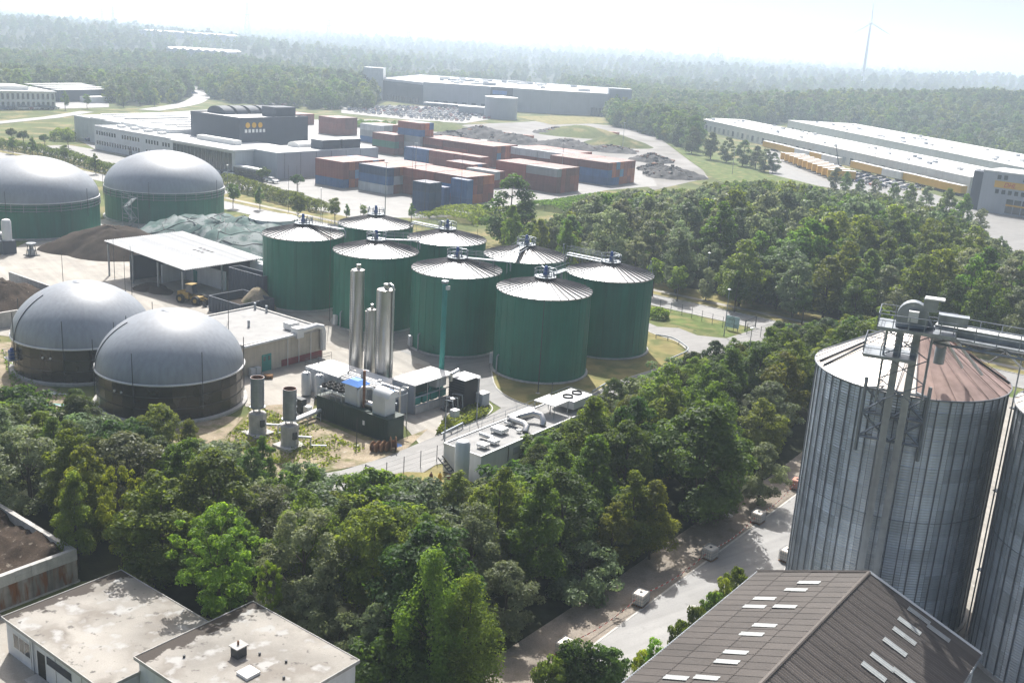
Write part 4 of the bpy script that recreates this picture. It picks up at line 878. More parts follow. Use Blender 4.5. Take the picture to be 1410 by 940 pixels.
# ---- pipe rack between generator and column platform
def pipe_rack():
    o = gthing('pipe_rack', 'dense rack of silver and white pipes between the generator and the steel columns', 'pipes', 84.1, -89.0); pr = random.Random(21)
    for x in (0, 3.2, 6.4, 9.6):
        for y in (.2, 2.3): MB().bar((x, y, 0), (x, y, 4.4), .12).build('rack_post', M['galv'], o)
        MB().bar((x, .2, 4.3), (x, 2.3, 4.3), .1).build('rack_beam', M['galv'], o)
    for k in range(6): y = .4 + k * .34; MB().tube([(0, y, 4.5 + .05 * (k % 3)), (5 + pr.random() * 4.6, y, 4.5 + .05 * (k % 3))], .09 + .05 * (k % 3), 8).build('pipe', M['stainless' if k % 2 else 'steel_white'], o, smooth=SM)
    for k in range(9):
        x = .6 + k * 1.05; h_ = pr.uniform(2.6, 5.6); y = pr.uniform(.5, 2.0); MB().tube([(x, y, 0), (x, y, h_), (x + .3, y + .2, h_ + .3), (x + pr.uniform(.6, 1.4), y + .3, h_ + .3)], pr.uniform(.07, .16), 8).build('riser', M[pr.choice(['stainless', 'steel_white', 'galv'])], o, smooth=SM)
    for k in range(4): x = 1.2 + k * 2.3; MB().lathe([(0, 1.0), (.32, 1.05), (.36, 1.4), (.36, 2.5), (.2, 2.75), (0, 2.8)], 14, (x, 1.2)).build('vessel', M['stainless' if k % 2 else 'steel_white'], o, smooth=SM)
    d = put('catwalk', MB().box(0, 9.8, -.7, .05, 2.9, 2.98).mesh('catwalk', M['galv']), o); put('catwalk_railing', rail_mesh(9.8, 1.05, 1.3).mesh('catwalk_railing', M['galv']), d, (0, -.7, 2.98))
    for k in range(3): MB().box(2.2 + k * 2.6, 2.9 + k * 2.6, 1.5, 2.0, 3.0, 4.0).build('switch_box', M['grey_wall'], o)
pipe_rack()
for i, (a, b) in enumerate([(99.2, -124.5), (99.8, -123.0), (100.6, -125.2), (82.6, -110), (82.9, -108.6)]):
    o = gthing('drum', ['blue drum behind the service building, left', 'blue drum behind the service building, middle', 'blue drum behind the service building, back', 'grey drum in front of the service building, left', 'grey drum in front of the service building, right'][i], 'drum', a, b); MB().lathe([(.3, 0), (.3, .3), (.315, .32), (.3, .34), (.3, .62), (.315, .64), (.3, .66), (.3, .92), (0, .9)], 14).build('body', M['bluepaint' if i < 3 else 'galv'], o, smooth=SM); MB().lathe([(0, .9), (.05, .9), (.05, .95), (0, .95)], 8, (.15, 0)).build('bung', M['dark_steel'], o)
for i, (a, b) in enumerate([(100.4, -132.6), (101.0, -130.6), (99.0, -119.2), (95.4, -103.6), (86.2, -104.4)]):
    o = gthing('pallet_stack', ['stack of wooden pallets by the dark bunker, left', 'stack of wooden pallets by the dark bunker, right', 'stack of wooden pallets behind the service building', 'stack of wooden pallets right of the service building', 'low pallet stack near the service door'][i], 'pallets', a, b, 0, turn=.2 * i)
    for k in range(3 + i % 3):
        for s_ in range(4): MB().box(-.6, .6, -.4 + s_ * .24, -.24 + s_ * .24, .1 + k * .145, .13 + k * .145).build('slat', M['wood'], o)
        for s_ in range(3): MB().box(-.6 + s_ * .52, -.46 + s_ * .52, -.4, .48, k * .145 + .002, .1 + k * .145).build('bearer', M['wood'], o)
# ---- two flue stacks on concrete plinths
def plinth_stack(a, b, label):
    o = gthing('flare_stack', label, 'stack', a, b, 0, 'ringed stacks on concrete plinths')
    MB().box(-1.35, 1.35, -1.35, 1.35, 0, .32).build('footing', M['concrete'], o)
    MB().lathe([(1.0, .32), (1.0, 2.6), (.96, 2.68), (0, 2.7)], 8).build('plinth', M['concrete'], o)
    for k in range(3): t = k * 2.09; MB().bar((.4 * math.cos(t), .4 * math.sin(t), 2.7), (.5 * math.cos(t), .5 * math.sin(t), 3.45), .1).build('leg', M['galv'], o)
    MB().lathe([(.9, 3.35), (.9, 3.42), (0, 3.42)], 20).build('collar', M['galv'], o)
    for k in range(5):
        z = 3.42 + k * .7; MB().lathe([(.76, z), (.76, z + .63), (.79, z + .63), (.79, z + .7), (.76, z + .7)], 24).build('shell_ring', M['galv'], o, smooth=SM)
    MB().lathe([(.76, 6.92), (.68, 6.92), (.68, 5.2), (0, 5.2)], 24).build('mouth', M['rusty'], o, smooth=SM)
    MB().box(.55, 1.1, -.35, .15, 1.2, 2.0).build('control_box', M['dark_steel'], o)
    MB().tube([(.8, .5, 1.3), (1.9, 1.4, 1.3), (1.9, 1.4, .3), (3.2, 2.6, .3)], .16, 8).build('feed_pipe', M['steel_white'], o, smooth=SM)
plinth_stack(72.4, -89.6, 'grey ringed stack on a concrete plinth beside the front dome, left one')
plinth_stack(72.5, -84.2, 'grey ringed stack on a concrete plinth, right one nearer the generator')
# pipe run and small vessels by the generator
o = gthing('pipe_bundle', 'pale insulated pipe run between the ringed stacks and the generator', 'pipes', 76.4, -88.2)
for k in range(2): MB().tube([(-.6 + k * .8, -1.5, .6 + .25 * k), (-1.2 + k * .8, 4.8, .8 + .25 * k), (-1.2 + k * .8, 5.6, 1.0)], .24, 10).build('pipe', M['steel_white'], o, smooth=SM)
for y in (0, 2, 4): MB().bar((-1.4, y, 0), (-1.4, y, 1.0), .08).bar((.4, y, 0), (.4, y, 1.0), .08).bar((-1.4, y, .4), (.4, y, .4), .08).build('pipe_stand', M['galv'], o)
for i, (a, b, r, h) in enumerate([(85.2, -95.8, .62, 3.0), (86.0, -94.2, .62, 2.9)]):
    o = gthing('buffer_vessel', f'pale upright vessel with domed top by the white-roofed container, {"left" if i == 0 else "right"} one', 'vessel', a, b)
    MB().lathe([(r, .3), (r, h), (r * .7, h + .25), (0, h + .35)], 18).build('shell', M['steel_white'], o, smooth=SM)
    for k in range(3): t = k * 2.09; MB().bar((r * .7 * math.cos(t), r * .7 * math.sin(t), 0), (r * .7 * math.cos(t), r * .7 * math.sin(t), .4), .1).build('leg', M['galv'], o)
    MB().tube([(0, 0, h + .3), (0, 0, h + .7), (.6, 0, h + .7), (.6, -.4, h)], .07, 6).build('outlet_pipe', M['galv'], o)
o = gthing('equipment_rack', 'small dark equipment rack with cabinets left of the generator', 'cabinet', 80.2, -92.4)
MB().box(0, 1.4, 0, .8, .1, 1.9).build('cabinet', M['dark_steel'], o); MB().box(.1, .6, -.03, 0, .3, 1.7).build('door', M['galv'], o); MB().box(1.6, 2.4, .1, .8, 0, 1.2).build('side_box', M['steel_white'], o)
# ---- white-roofed open rack building with green frames and the black coolers
def rack_house():
    o = gthing('pump_house', 'open green-framed pump rack under a white sheet roof', 'shelter', 90.2, -85.6); L, W, h = 7.2, 3.9, 3.75   # local y = along
    for k in range(3): MB().box(-.15 + k * (W + .3) / 3 + .02, -.15 + (k + 1) * (W + .3) / 3 - .02, -.15, L + .15, h + .02 * k, h + .02 * k + .1).build('roof_sheet', M['roof_white'], o)
    MB().box(.1, W - .1, 0, .12, 0, h).build('end_wall', M['grey_wall'], o)
    MB().box(W - .3, W + .05, .2, L - .1, 0, .95).build('plinth_wall', M['concrete'], o)
    for y in (.1, 2.4, 4.7, 7.0): 
        MB().bar((W, y, 0), (W, y, h), .11).build('post', M['galv'], o); MB().bar((.1, y, 0), (.1, y, h), .11).build('post', M['galv'], o)
    for z in (1.0, 2.2): MB().bar((W, .1, z), (W, 7.0, z), .12).build('beam', M['galv'], o)
    for k in range(4):
        y = .5 + k * 1.6; MB().box(1.2, W - .5, y, y + 1.25, .95, 1.9).lathe([(0, 1.9), (.35, 1.9), (.35, 2.3), (0, 2.35)], 12, (2.4, y + .6)).build('pump', M['cyangreen'], o)
    MB().box(1.0, W - .6, 4.8, 6.6, 2.3, 3.5).build('switch_cabinet', M['pale_wall'], o); MB().box(.8, W - .8, 1.0, 3.6, 2.3, 3.2).build('switch_cabinet', M['darkgreen'], o)
rack_house()
o = gthing('green_pole', 'tall slim green steel pole in front of the third digester', 'pole', 98.0, -84.2)
MB().tube([(0, 0, 0), (0, 0, 15.2)], .34, 14).build('shaft', M['cyangreen'], o, smooth=SM); MB().lathe([(.34, 15.2), (.48, 15.2), (.48, 15.5), (0, 15.6)], 14).build('cap', M['galv'], o, smooth=SM); MB().box(.3, .7, -.2, .2, 14.4, 14.9).build('lamp', M['steel_white'], o)
def cooler():
    o = gthing('black_cooler', 'black louvred cooler block beside the grass island', 'cooler', 96.6, -81.6)
    MB().box(0, 2.6, 0, 3.0, 0, 3.6).build('body', M['black'], o); MB().box(-.05, 2.65, -.05, 3.05, 3.6, 3.7).build('roof', M['steel_white'], o)
    for k in range(9): MB().box(-.02, 2.62, -.05, -.001, .3 + k * .36, .5 + k * .36).build('louvre', M['dark_steel'], o)
    MB().tube([(.6, -.4, 3.3), (.6, -.4, 4.2), (.6, 1.0, 4.4)], .28, 10).build('duct', M['stainless'], o, smooth=SM)
cooler()
o = gthing('pipe_manifold', 'low tangle of black and grey pipes in front of the black cooler', 'pipes', 93.9, -80.6)
for k in range(5): MB().tube([(.2, .3 + k * .45, 0), (.2, .3 + k * .45, 1.4 + .1 * k), (1.6, .5 + k * .45, 1.5 + .1 * k), (1.8, .5 + k * .45, 0)], .09, 6).build('pipe', M['black' if k % 2 else 'galv'], o, smooth=SM)
MB().box(0, 2.0, 0, 2.5, 0, .25).build('skid', M['dark_steel'], o)
o = gthing('meter_box', 'grey box at the right of the black cooler', 'box', 98.6, -78.7); MB().box(0, 1.1, 0, 1.4, 0, 1.7).build('body', M['grey_wall'], o); MB().box(-.04, 1.14, -.04, 1.44, 1.7, 1.76).build('lid', M['steel_white'], o)
o = gthing('meter_box', 'small pale box on the ground below the black cooler', 'box', 93.0, -78.2); MB().box(0, .8, 0, .9, 0, .9).build('body', M['pale_wall'], o); MB().box(-.03, .83, -.03, .93, .9, .95).build('lid', M['steel_white'], o)
# ---- grey container building with roof plant
def grey_building():
    o = gthing('container_building', 'long pale grey container building with pipes and plant on its gravel roof', 'building', 79.6, -67.6); W, L, h = 5.2, 23.5, 3.2
    for k in range(5): MB().box(0, W, k * L / 5 + .02, (k + 1) * L / 5 - .02, .1, h).build('wall_module', M['pale_wall'], o)
    MB().box(.1, W - .1, .1, L - .1, 0, .1).build('foundation', M['concrete'], o)
    MB().box(.12, W - .12, .12, L - .12, h, h + .03).build('roof_gravel', M['roof_flat'], o)
    for x0, x1, y0, y1 in ((-.03, .12, -.03, L + .03), (W - .12, W + .03, -.03, L + .03), (.12, W - .12, -.03, .12), (.12, W - .12, L - .12, L + .03)): MB().box(x0, x1, y0, y1, h - .1, h + .16).build('parapet', M['steel_white'], o)
    for k in (1, 2, 3, 4): MB().box(W, W + .05, k * L / 5 - .06, k * L / 5 + .06, .1, h - .1).build('wall_joint', M['dark_steel'], o)
    for k in range(9): MB().box(W + .001, W + .03, 5.6 + k * .22, 5.75 + k * .22, 1.9, 2.7).build('louvre', M['grey_wall'], o)
    z = h + .03
    for i, (x, y, w, l, hh) in enumerate([(3.2, 1.6, 1.1, 1.0, .55), (3.3, 3.3, 1.0, 1.0, .55), (1.4, 6.2, 1.6, 1.3, .7), (1.0, 9.2, .8, .8, .5), (3.4, 8.3, .5, .5, .4), (2.4, 4.6, .4, .4, .4)]):
        MB().box(x, x + w, y, y + l, z + .25, z + hh).bar((x + .1, y + .1, z), (x + .1, y + .1, z + .3), .06).bar((x + w - .1, y + l - .1, z), (x + w - .1, y + l - .1, z + .3), .06).build('roof_unit', M['steel_white'], o)
    MB().tube([(1.6, 4.2, z + .45), (2.9, 4.2, z + .45), (3.6, 4.0, z + .45), (3.8, 3.6, z + .2)], .26, 10).build('roof_duct', M['stainless'], o, smooth=SM)
    MB().tube([(1.4, 9.6, z + .5), (1.4, 9.9, z + .7), (3.4, 9.8, z + .7), (4.0, 9.5, z + .6), (4.2, 9.0, z + .1)], .36, 12).build('roof_duct', M['stainless'], o, smooth=SM)
    MB().tube([(1.6, 11.2, z + .7), (2.6, 12.6, z + 1.1), (3.6, 12.8, z + 1.0), (4.2, 12.4, z + .5), (4.3, 12.2, z + .1)], .36, 12).build('roof_duct', M['stainless'], o, smooth=SM)
    MB().box(.5, 1.5, 10.4, 14.5, z + .1, z + .8).build('roof_duct_box', M['steel_white'], o)
    MB().box(1.0, 4.0, 14.8, 17.8, z + 1.6, z + 1.7).build('canopy_sheet', M['roof_white'], o)
    for x in (1.1, 3.9):
        for y in (14.9, 17.7): MB().bar((x, y, z), (x, y, z + 1.6), .08).build('canopy_leg', M['galv'], o)
    MB().box(1.2, 4.4, 18.2, 22.2, z + .5, z + 1.5).build('cooler_unit', M['steel_white'], o)
    for k in range(2):
        f = put('fan_ring', MB().lathe([(.6, 0), (.66, 0), (.66, .2), (.6, .2)], 18).mesh('fan_ring', M['black'], SM), o, (2.8, 19.2 + k * 1.9, z + 1.5))
    put('roof_railing', rail_mesh(L, 1.0, 2.2).mesh('roof_railing', M['galv']), o, (.02, 0, h + .16), R(90)); put('roof_railing', rail_mesh(W, 1.0, 1.7).mesh('roof_railing', M['galv']), o, (0, L, h + .16))
    MB().tube([(2.6, 16, z), (2.6, 16, z + 4)], .04, 6).build('antenna', M['dark_steel'], o)
    st = MB(); st.bar((-.0, -.2, 1.9), (2.4, -.2, .2), .12).bar((0, -.9, 1.9), (2.4, -.9, .2), .12)
    for k in range(7): st.box(.2 + k * .33, .45 + k * .33, -.9, -.2, 1.7 - k * .24, 1.74 - k * .24)
    st.build('access_stair', M['dark_steel'], o)
grey_building()
def silo_tank():
    o = gthing('upright_tank', 'pale upright tank on legs at the corner of the grey container building', 'tank', 77.2, -63.0)
    MB().lathe([(0, .5), (.5, .6), (.78, 1.0), (.78, 5.3), (.6, 5.55), (0, 5.7)], 26).build('shell', M['pale_wall'], o, smooth=SM)
    for k in range(4): t = .4 + k * TAU / 4; MB().bar((.65 * math.cos(t), .65 * math.sin(t), 0), (.65 * math.cos(t), .65 * math.sin(t), 1.2), .12).build('leg', M['galv'], o)
    MB().box(-1.2, 1.2, -1.2, 1.2, 0, .15).build('slab', M['concrete'], o); MB().tube([(-.3, -.5, .5), (-.3, -.9, .5), (-.3, -1.0, .1)], .07, 6).build('drain_pipe', M['galv'], o)
silo_tank()
for i, (a, b) in enumerate([(75.9, -66.0), (76.5, -65.3), (77.1, -64.6)]):
    o = gthing('gas_bottle', f'yellow-brown gas bottle beside the upright tank, {["left", "middle", "right"][i]} of three', 'gas bottle', a, b, 0, 'gas bottles by the upright tank')
    MB().lathe([(.2, 0), (.2, 1.2), (.12, 1.4), (.05, 1.45), (0, 1.45)], 12).build('body', M['yellow' if i == 1 else 'rusty'], o, smooth=SM); MB().box(-.04, .04, -.04, .04, 1.45, 1.6).build('valve', M['dark_steel'], o)
# ---- service building with flat roof
def service_building():
    o = gthing('service_building', 'low cream building with grey flat roof and pipes behind the front dome', 'building', 84.2, -122.4); W, L, h = 15.2, 14.2, 4.4
    MB().box(0, W, 0, L, 0, h - .3).build('wall', M['cream_wall'], o)
    MB().box(.3, W - .3, .3, L - .3, h - .3, h - .12).build('roof', M['roof_flat'], o)
    for x0, x1, y0, y1 in ((-.1, .3, -.1, L + .1), (W - .3, W + .1, -.1, L + .1), (.3, W - .3, -.1, .3), (.3, W - .3, L - .3, L + .1)): MB().box(x0, x1, y0, y1, h - .42, h + .05).build('parapet', M['concrete'], o)
    MB().box(W + .001, W + .06, 3.2, 4.8, 0, 2.4).build('door', M['cyangreen'], o)
    for y in (3.45, 4.25): MB().box(W + .06, W + .08, y, y + .35, 1.5, 2.1).build('door_pane', M['window_glass'], o)
    MB().box(W + .001, W + .05, 6.6, L - .2, 0, 1.0).build('red_plinth', M['pinkwall'], o)
    MB().box(W - 3.0, W - 1.6, 9.5, 11.2, h, h + .9).build('roof_unit', M['steel_white'], o)
    MB().tube([(W + .35, 0, h - .2), (W + .35, 9.4, h - .1), (W + .35, 9.8, h + .1)], .2, 10).build('wall_pipe', M['steel_white'], o, smooth=SM)
    MB().tube([(W + .35, 9.6, h + .3), (W + .35, 12.6, h + .5), (W + .5, 13.6, h + .2), (W + .5, 13.8, h - .5), (W + .5, 13.8, 1.2)], .42, 12).build('wall_duct', M['steel_white'], o, smooth=SM)
    MB().box(W - .6, W + .75, 8.8, 10.0, h - .6, h + .8).build('duct_box', M['steel_white'], o)
    for y in (7.4, 9.4, 11.6): MB().tube([(W + .4, y, 0), (W + .4, y, h - .2)], .06, 6).build('drain_pipe', M['steel_white'], o)
    for y in (.8, 1.7): MB().box(W + .2, W + .8, y, y + .7, .1, 1.1).build('air_conditioner', M['pale_wall'], o)
    for x, y in ((1.2, L - .8), (3.6, L - .6), (W * .55, 6.5)): MB().tube([(x, y, h - .1), (x, y, h + .9)], .18, 8).build('vent', M['galv'], o, smooth=SM)
    MB().tube([(4.5, 6, h - .1), (4.5, 6, h + 5.5)], .05, 6).build('antenna', M['dark_steel'], o)
service_building()
# ---- open shed
def open_shed():
    o = gthing('open_shed', 'open shed with bright corrugated sheet roof and block walls inside', 'shed', 102.9, -168.6); W, L = 22.6, 16.6
    n = 18
    def zr(x): return 6.4 - 1.1 * x / W
    for k in range(n):   # roof sheets run across, each with folded ribs
        y0, y1 = L * k / n - .4, L * (k + 1) / n - .4; prof = [(0, 0), (.12, .0), (.2, .11), (.32, .11), (.4, 0), (.62, 0), (.7, .11), (.82, .11), (.9, 0), (1.01, 0)]
        vv = [(x, y0 + (y1 - y0) * u, zr(x) + dz) for x in (-.6, W + .6) for u, dz in prof]; m = len(prof)
        MB().add(vv, [(i, m + i, m + i + 1, i + 1) for i in range(m - 1)]).build('roof_sheet', M['shed_sheet'], o)
    for x in (0, 7.5, 15, 22): MB().box(x - .1, x + .1, -.2, L - .6, zr(x) - .45, zr(x) - .12).build('rafter', M['dark_steel'], o)
    for x, y in ((0, 0), (7.5, 0), (15, 0), (22, 0), (0, 15.6), (22, 15.6), (22, 8)): MB().box(x - .12, x + .12, y - .12, y + .12, 0, zr(x) - .45).build('post', M['galv'], o)
    MB().box(10, 21.5, 9.0, 9.3, 0, 3.4).build('block_wall', M['pale_wall'], o); MB().box(10, 10.3, 4.0, 9.0, 0, 3.4).build('block_wall', M['pale_wall'], o); MB().box(5, 5.3, 1.0, 15, 0, 4.5).build('dark_wall', M['slate_wall'], o); MB().box(.3, 22, 15.4, 15.6, 0, 4.6).build('back_wall', M['slate_wall'], o)
    MB().box(12.5, 13.6, 8.93, 8.99, 0, 2.2).build('door', M['cyangreen'], o)
    for k in range(7): x = 12 + (k % 4) * 1.1 + .5 * (k // 4); y = 10.5 - (k // 4) * 1.6 ; MB().box(x, x + .55, y, y + .5, zr(x) + .112, zr(x) + .15).build('roof_hole_cover', M['black'], o)
    MB().box(21.5, 25, 14.5, 16.5, 0, 4.6).build('annex', M['pale_wall'], o); MB().box(23.0, 24.2, 14.45, 14.49, 1.6, 3.0).build('annex_window', M['cyangreen'], o)
open_shed()
def dark_bunker(a, b, W, L, h, label):
    o = gthing('sheet_bunker', label, 'bunker', a, b)
    for x0, x1, y0, y1 in ((0, W, 0, .2), (0, W, L - .2, L), (0, .2, .2, L - .2), (W - .2, W, .2, L - .2)): MB().box(x0, x1, y0, y1, 0, h).build('wall', M['slate_wall'], o)
    rm = MB().box(-.05, .05, -.09, 0, 0, h - .02).mesh('rib', M['slate_wall'])
    for k in range(int(W / .8)): put('rib', rm, o, (.4 + k * .8, 0, 0))
    for k in range(int(L / .8)): put('rib', rm, o, (W, .4 + k * .8, 0), R(90))
    MB().box(.2, W - .2, .2, L - .2, 0, h * .5).build('fill', M['compost'], o)
dark_bunker(101.5, -137.8, 8, 7, 2.6, 'dark ribbed steel bunker in front of the leftmost digester')
dark_bunker(110.0, -143.6, 9.2, 2.4, 5.2, 'taller rusty-dark ribbed bunker wall between shed and digester')
# ---- heaps
def heap(name, outline, h, m, label, cat, seed, rough=.35, flat=.55):
    rng = np.random.default_rng(seed); P = np.array([q[:2] for q in outline], float); c = P.mean(0); n = 56; rings = 14
    ang = np.arctan2(P[:, 1] - c[1], P[:, 0] - c[0]); od = np.argsort(ang); P = P[od]; ang = ang[od]; rad = np.linalg.norm(P - c, axis=1)
    t = np.linspace(-math.pi, math.pi, n, endpoint=False); rr = np.interp(t, np.r_[ang - TAU, ang, ang + TAU], np.r_[rad, rad, rad])
    ph = rng.uniform(0, 6, 8); v = []
    for k in range(rings):
        u = 1 - k / (rings - 1); prof = min(1, (1 - u) / flat); prof = prof * (1.35 - .35 * prof)
        for j in range(n):
            x, y = rr[j] * u * math.cos(t[j]), rr[j] * u * math.sin(t[j]); z = h * prof
            if k > 0: z += rough * (math.sin(x * .9 + ph[0]) * math.cos(y * .8 + ph[1]) + .5 * math.sin(x * 2.1 + ph[2]) * math.sin(y * 2.3 + ph[3]) + .35 * rng.normal())
            v.append((x, y, max(z, 0) if k else -.02))
    f = [(k * n + j, k * n + (j + 1) % n, (k + 1) * n + (j + 1) % n, (k + 1) * n + j) for k in range(rings - 1) for j in range(n)]
    b = MB(); b.add(v, f); o = b.build(name, M[m], None, (c[0], c[1], 0), smooth=True); tag(o, label, cat); return o
gp = lambda L_: [grid(a, b) for a, b in L_]
heap('compost_heap', gp([(104, -196), (106, -188), (114, -176), (122, -172), (128, -182), (124, -198), (114, -203)]), 4.6, 'compost', 'large dark brown compost heap in front of the left green tank', 'heap', 1, .25, .8)
cm = heap('covered_mound', gp([(121, -172), (121, -150), (128, -146), (146, -158), (152, -176), (146, -196), (132, -204), (126, -198)]), 5.6, 'tarp', 'mound covered with green and grey tarpaulin sheets behind the open shed', 'mound', 2, .6, .55)
_vc = [tuple(q.co) for q in cm.data.vertices]
for j in range(2, 56, 6): MB().tube([(x, y, z + .05) for x, y, z in (_vc[k * 56 + (j + k // 4) % 56] for k in range(1, 13))], .07, 5).build('sheet_seam', M['dark_steel'], cm)
for k in (5, 8): MB().tube([(x, y, z + .05) for x, y, z in (_vc[k * 56 + j % 56] for j in range(57))], .06, 5, False).build('sheet_seam', M['dark_steel'], cm)
heap('compost_heap', gp([(100.5, -158), (101, -154), (103, -150), (105, -154), (104, -160)]), .9, 'compost', 'small brown heap under the left edge of the shed roof', 'heap', 9, .1, .7)
heap('straw_heap', gp([(106, -136.5), (110, -137), (111, -132), (107, -131)]), 3.4, 'dirt', 'pale straw coloured heap inside the dark bunker', 'heap', 14, .1, .8)
heap('compost_heap', gp([(73, -162), (74, -150), (82, -149), (86, -156), (84, -168), (78, -172)]), 3.6, 'soil', 'brown soil heap in the concrete bay at the left edge', 'heap', 3, .35, .8)
def bay():
    o = gthing('concrete_bay', 'open concrete bay walls round the brown soil heap at the left edge', 'wall', 72, -172)
    MB().box(0, 24, 0, .4, 0, 2.6).build('wall', M['concrete'], o); MB().box(23.6, 24, .4, 14, 0, 2.4).build('wall', M['concrete'], o); MB().box(0, 23.6, 14.2, 14.6, 0, 2.4).build('wall', M['concrete'], o)
bay()
# ---- wheel loader
mat('loader_paint', (.30, .19, .03), .6, var=.25, vs_=2)
def loader():
    o = gthing('wheel_loader', 'yellow wheel loader parked by the shed', 'loader', 102.6, -143.6, 0, turn=.3)
    MB().box(-2.4, -.2, -.8, .8, .8, 1.9).build('engine_hood', M['loader_paint'], o); MB().box(-.1, 1.9, -.6, .6, .7, 1.3).build('front_frame', M['loader_paint'], o)
    cb = put('cab', MB().add([(-.9, -.65, 1.9), (.6, -.65, 1.7), (.6, .65, 1.7), (-.9, .65, 1.9), (-.7, -.6, 3.2), (.4, -.6, 3.2), (.4, .6, 3.2), (-.7, .6, 3.2)], [(0, 1, 5, 4), (1, 2, 6, 5), (2, 3, 7, 6), (3, 0, 4, 7), (4, 5, 6, 7)]).mesh('cab', M['window_glass']), o)
    put('cab_roof', MB().box(-.85, .55, -.72, .72, 3.2, 3.32).mesh('cab_roof', M['loader_paint']), cb)
    wm = MB().tube([(0, -.28, 0), (0, .28, 0)], .75, 18).mesh('wheel', M['rubber']); rm = MB().tube([(0, -.3, 0), (0, .3, 0)], .36, 12).mesh('rim', M['loader_paint'])
    for x in (-1.6, 1.4):
        for y in (-1.0, 1.0): w = put('wheel', wm, o, (x, y, .75)); put('rim', rm, w)
    for y in (-.5, .5): MB().bar((1.0, y, 1.3), (2.9, y, .8), .22).build('lift_arm', M['loader_paint'], o)
    MB().add([(2.8, -1.4, .9), (2.8, 1.4, .9), (3.0, 1.4, .2), (3.0, -1.4, .2), (4.0, 1.4, .15), (4.0, -1.4, .15), (3.2, -1.4, 1.1), (3.2, 1.4, 1.1)], [(0, 3, 2, 1), (3, 5, 4, 2), (0, 1, 7, 6), (0, 6, 5, 3), (1, 2, 4, 7)]).build('bucket', M['dark_steel'], o)
loader()
# ---- machines at the left edge
o = gthing('flare_unit', 'grey flare and blower unit in front of the left green tank', 'machine', 98.4, -197.5)
MB().box(-3.5, 2.2, -1.2, 1.4, 0, 2.6).build('housing', M['slate_wall'], o); MB().lathe([(.9, 2.6), (.9, 6.2), (.7, 6.6), (0, 6.8)], 18, (1.2, .2)).build('flare_pipe', M['steel_white'], o, smooth=SM); MB().box(-2.6, -.6, -.8, .8, 2.6, 3.7).build('blower', M['steel_white'], o); MB().tube([(-.6, 0, 3.2), (.5, 0, 3.2)], .3, 10).build('duct', M['galv'], o)
o = gthing('pump_stand', 'small dark pump stand on the pale yard', 'pump', 101.0, -192.0)
MB().box(-1.1, 1.1, -1.1, 1.1, 0, .2).build('base', M['dark_steel'], o); MB().lathe([(.7, .2), (.7, 1.2), (.4, 1.4), (.4, 2.2), (.9, 2.2), (.9, 2.5), (0, 2.5)], 14).build('pump_body', M['galv'], o)
for k in range(4): t = .8 + k * TAU / 4; MB().bar((.95 * math.cos(t), .95 * math.sin(t), .2), (.6 * math.cos(t), .6 * math.sin(t), 2.2), .1).build('leg', M['dark_steel'], o)
# ---- lamps, masts, fences, drums
LAMP = None
def lamp(a, b, h, label, arm=0.0, group='slim lamp posts', m='galv'):
    o = gthing('lamp_post', label, 'lamp post', a, b, 0, group)
    MB().tube([(0, 0, 0), (0, 0, h)], [.09, .05], 7).build('post', M[m], o, smooth=SM)
    if arm: MB().tube([(0, 0, h), (arm * .5, 0, h + .15), (arm, 0, h + .1)], .045, 6).build('arm', M[m], o)
    MB().lathe([(0, 0), (.28, 0), (.3, .1), (.12, .2), (0, .22)], 12, (arm, 0)).build('lamp_head', M['steel_white'], o, (0, 0, h))
for a, b, h, lb in [(94.2, -74.9, 5.6, 'slim lamp post on the grass island beside the black cooler'), (85.6, -72.6, 5.8, 'lamp post with short arm at the kerb of the works road'), (155.9, -72.1, 8, 'tall lamp post on the lawn by the works gate'), (174.4, -191.1, 8, 'lamp post on the public road behind the back digesters'), (180.1, -88.3, 8.5, 'street lamp at the path edge across the public road'), (181, -236, 8, 'street lamp left of the lone avenue trees'), (139, -60, 7, 'lamp post in the belt by the loop road')]:
    lamp(a, b, h, lb, .9 if b == -72.6 else 0)
for i, (a, b, h) in enumerate([(83.6, -79.0, 6.2), (78.0, -79.2, 3.4), (102.2, -165.8, 7.5), (98.0, -154.0, 8.5), (93, -148, 8.5), (91.7, -164.5, 7), (112, -120.5, 15.6), (108.5, -76, 15), (127, -107, 15.5), (200, -180, 16), (212, -178, 17), (222, -205, 16), (176, -205, 12), (177, -203, 12)]):
    lb = ['mast before the dark green generator', 'short mast by the cable drums', 'mast at the left corner of the shed', 'mast in front of the shed', 'mast beside the far brown dome', 'mast on the pale yard corner', 'mast between the left digesters', 'mast right of the nearest digester', 'mast behind the second digester', 'tall mast before the blue containers', 'tall mast at the yard edge left of the blue containers', 'tall mast in the container yard entrance', 'left one of two flag masts by the public road', 'right one of two flag masts by the public road'][i]
    o = gthing('mast', 'thin ' + lb, 'mast', a, b); MB().tube([(0, 0, 0), (0, 0, h)], [.06, .035], 6).build('pole', M['dark_steel'], o); MB().box(-.25, .25, -.25, .25, -.02, .08).build('foot', M['concrete'], o)
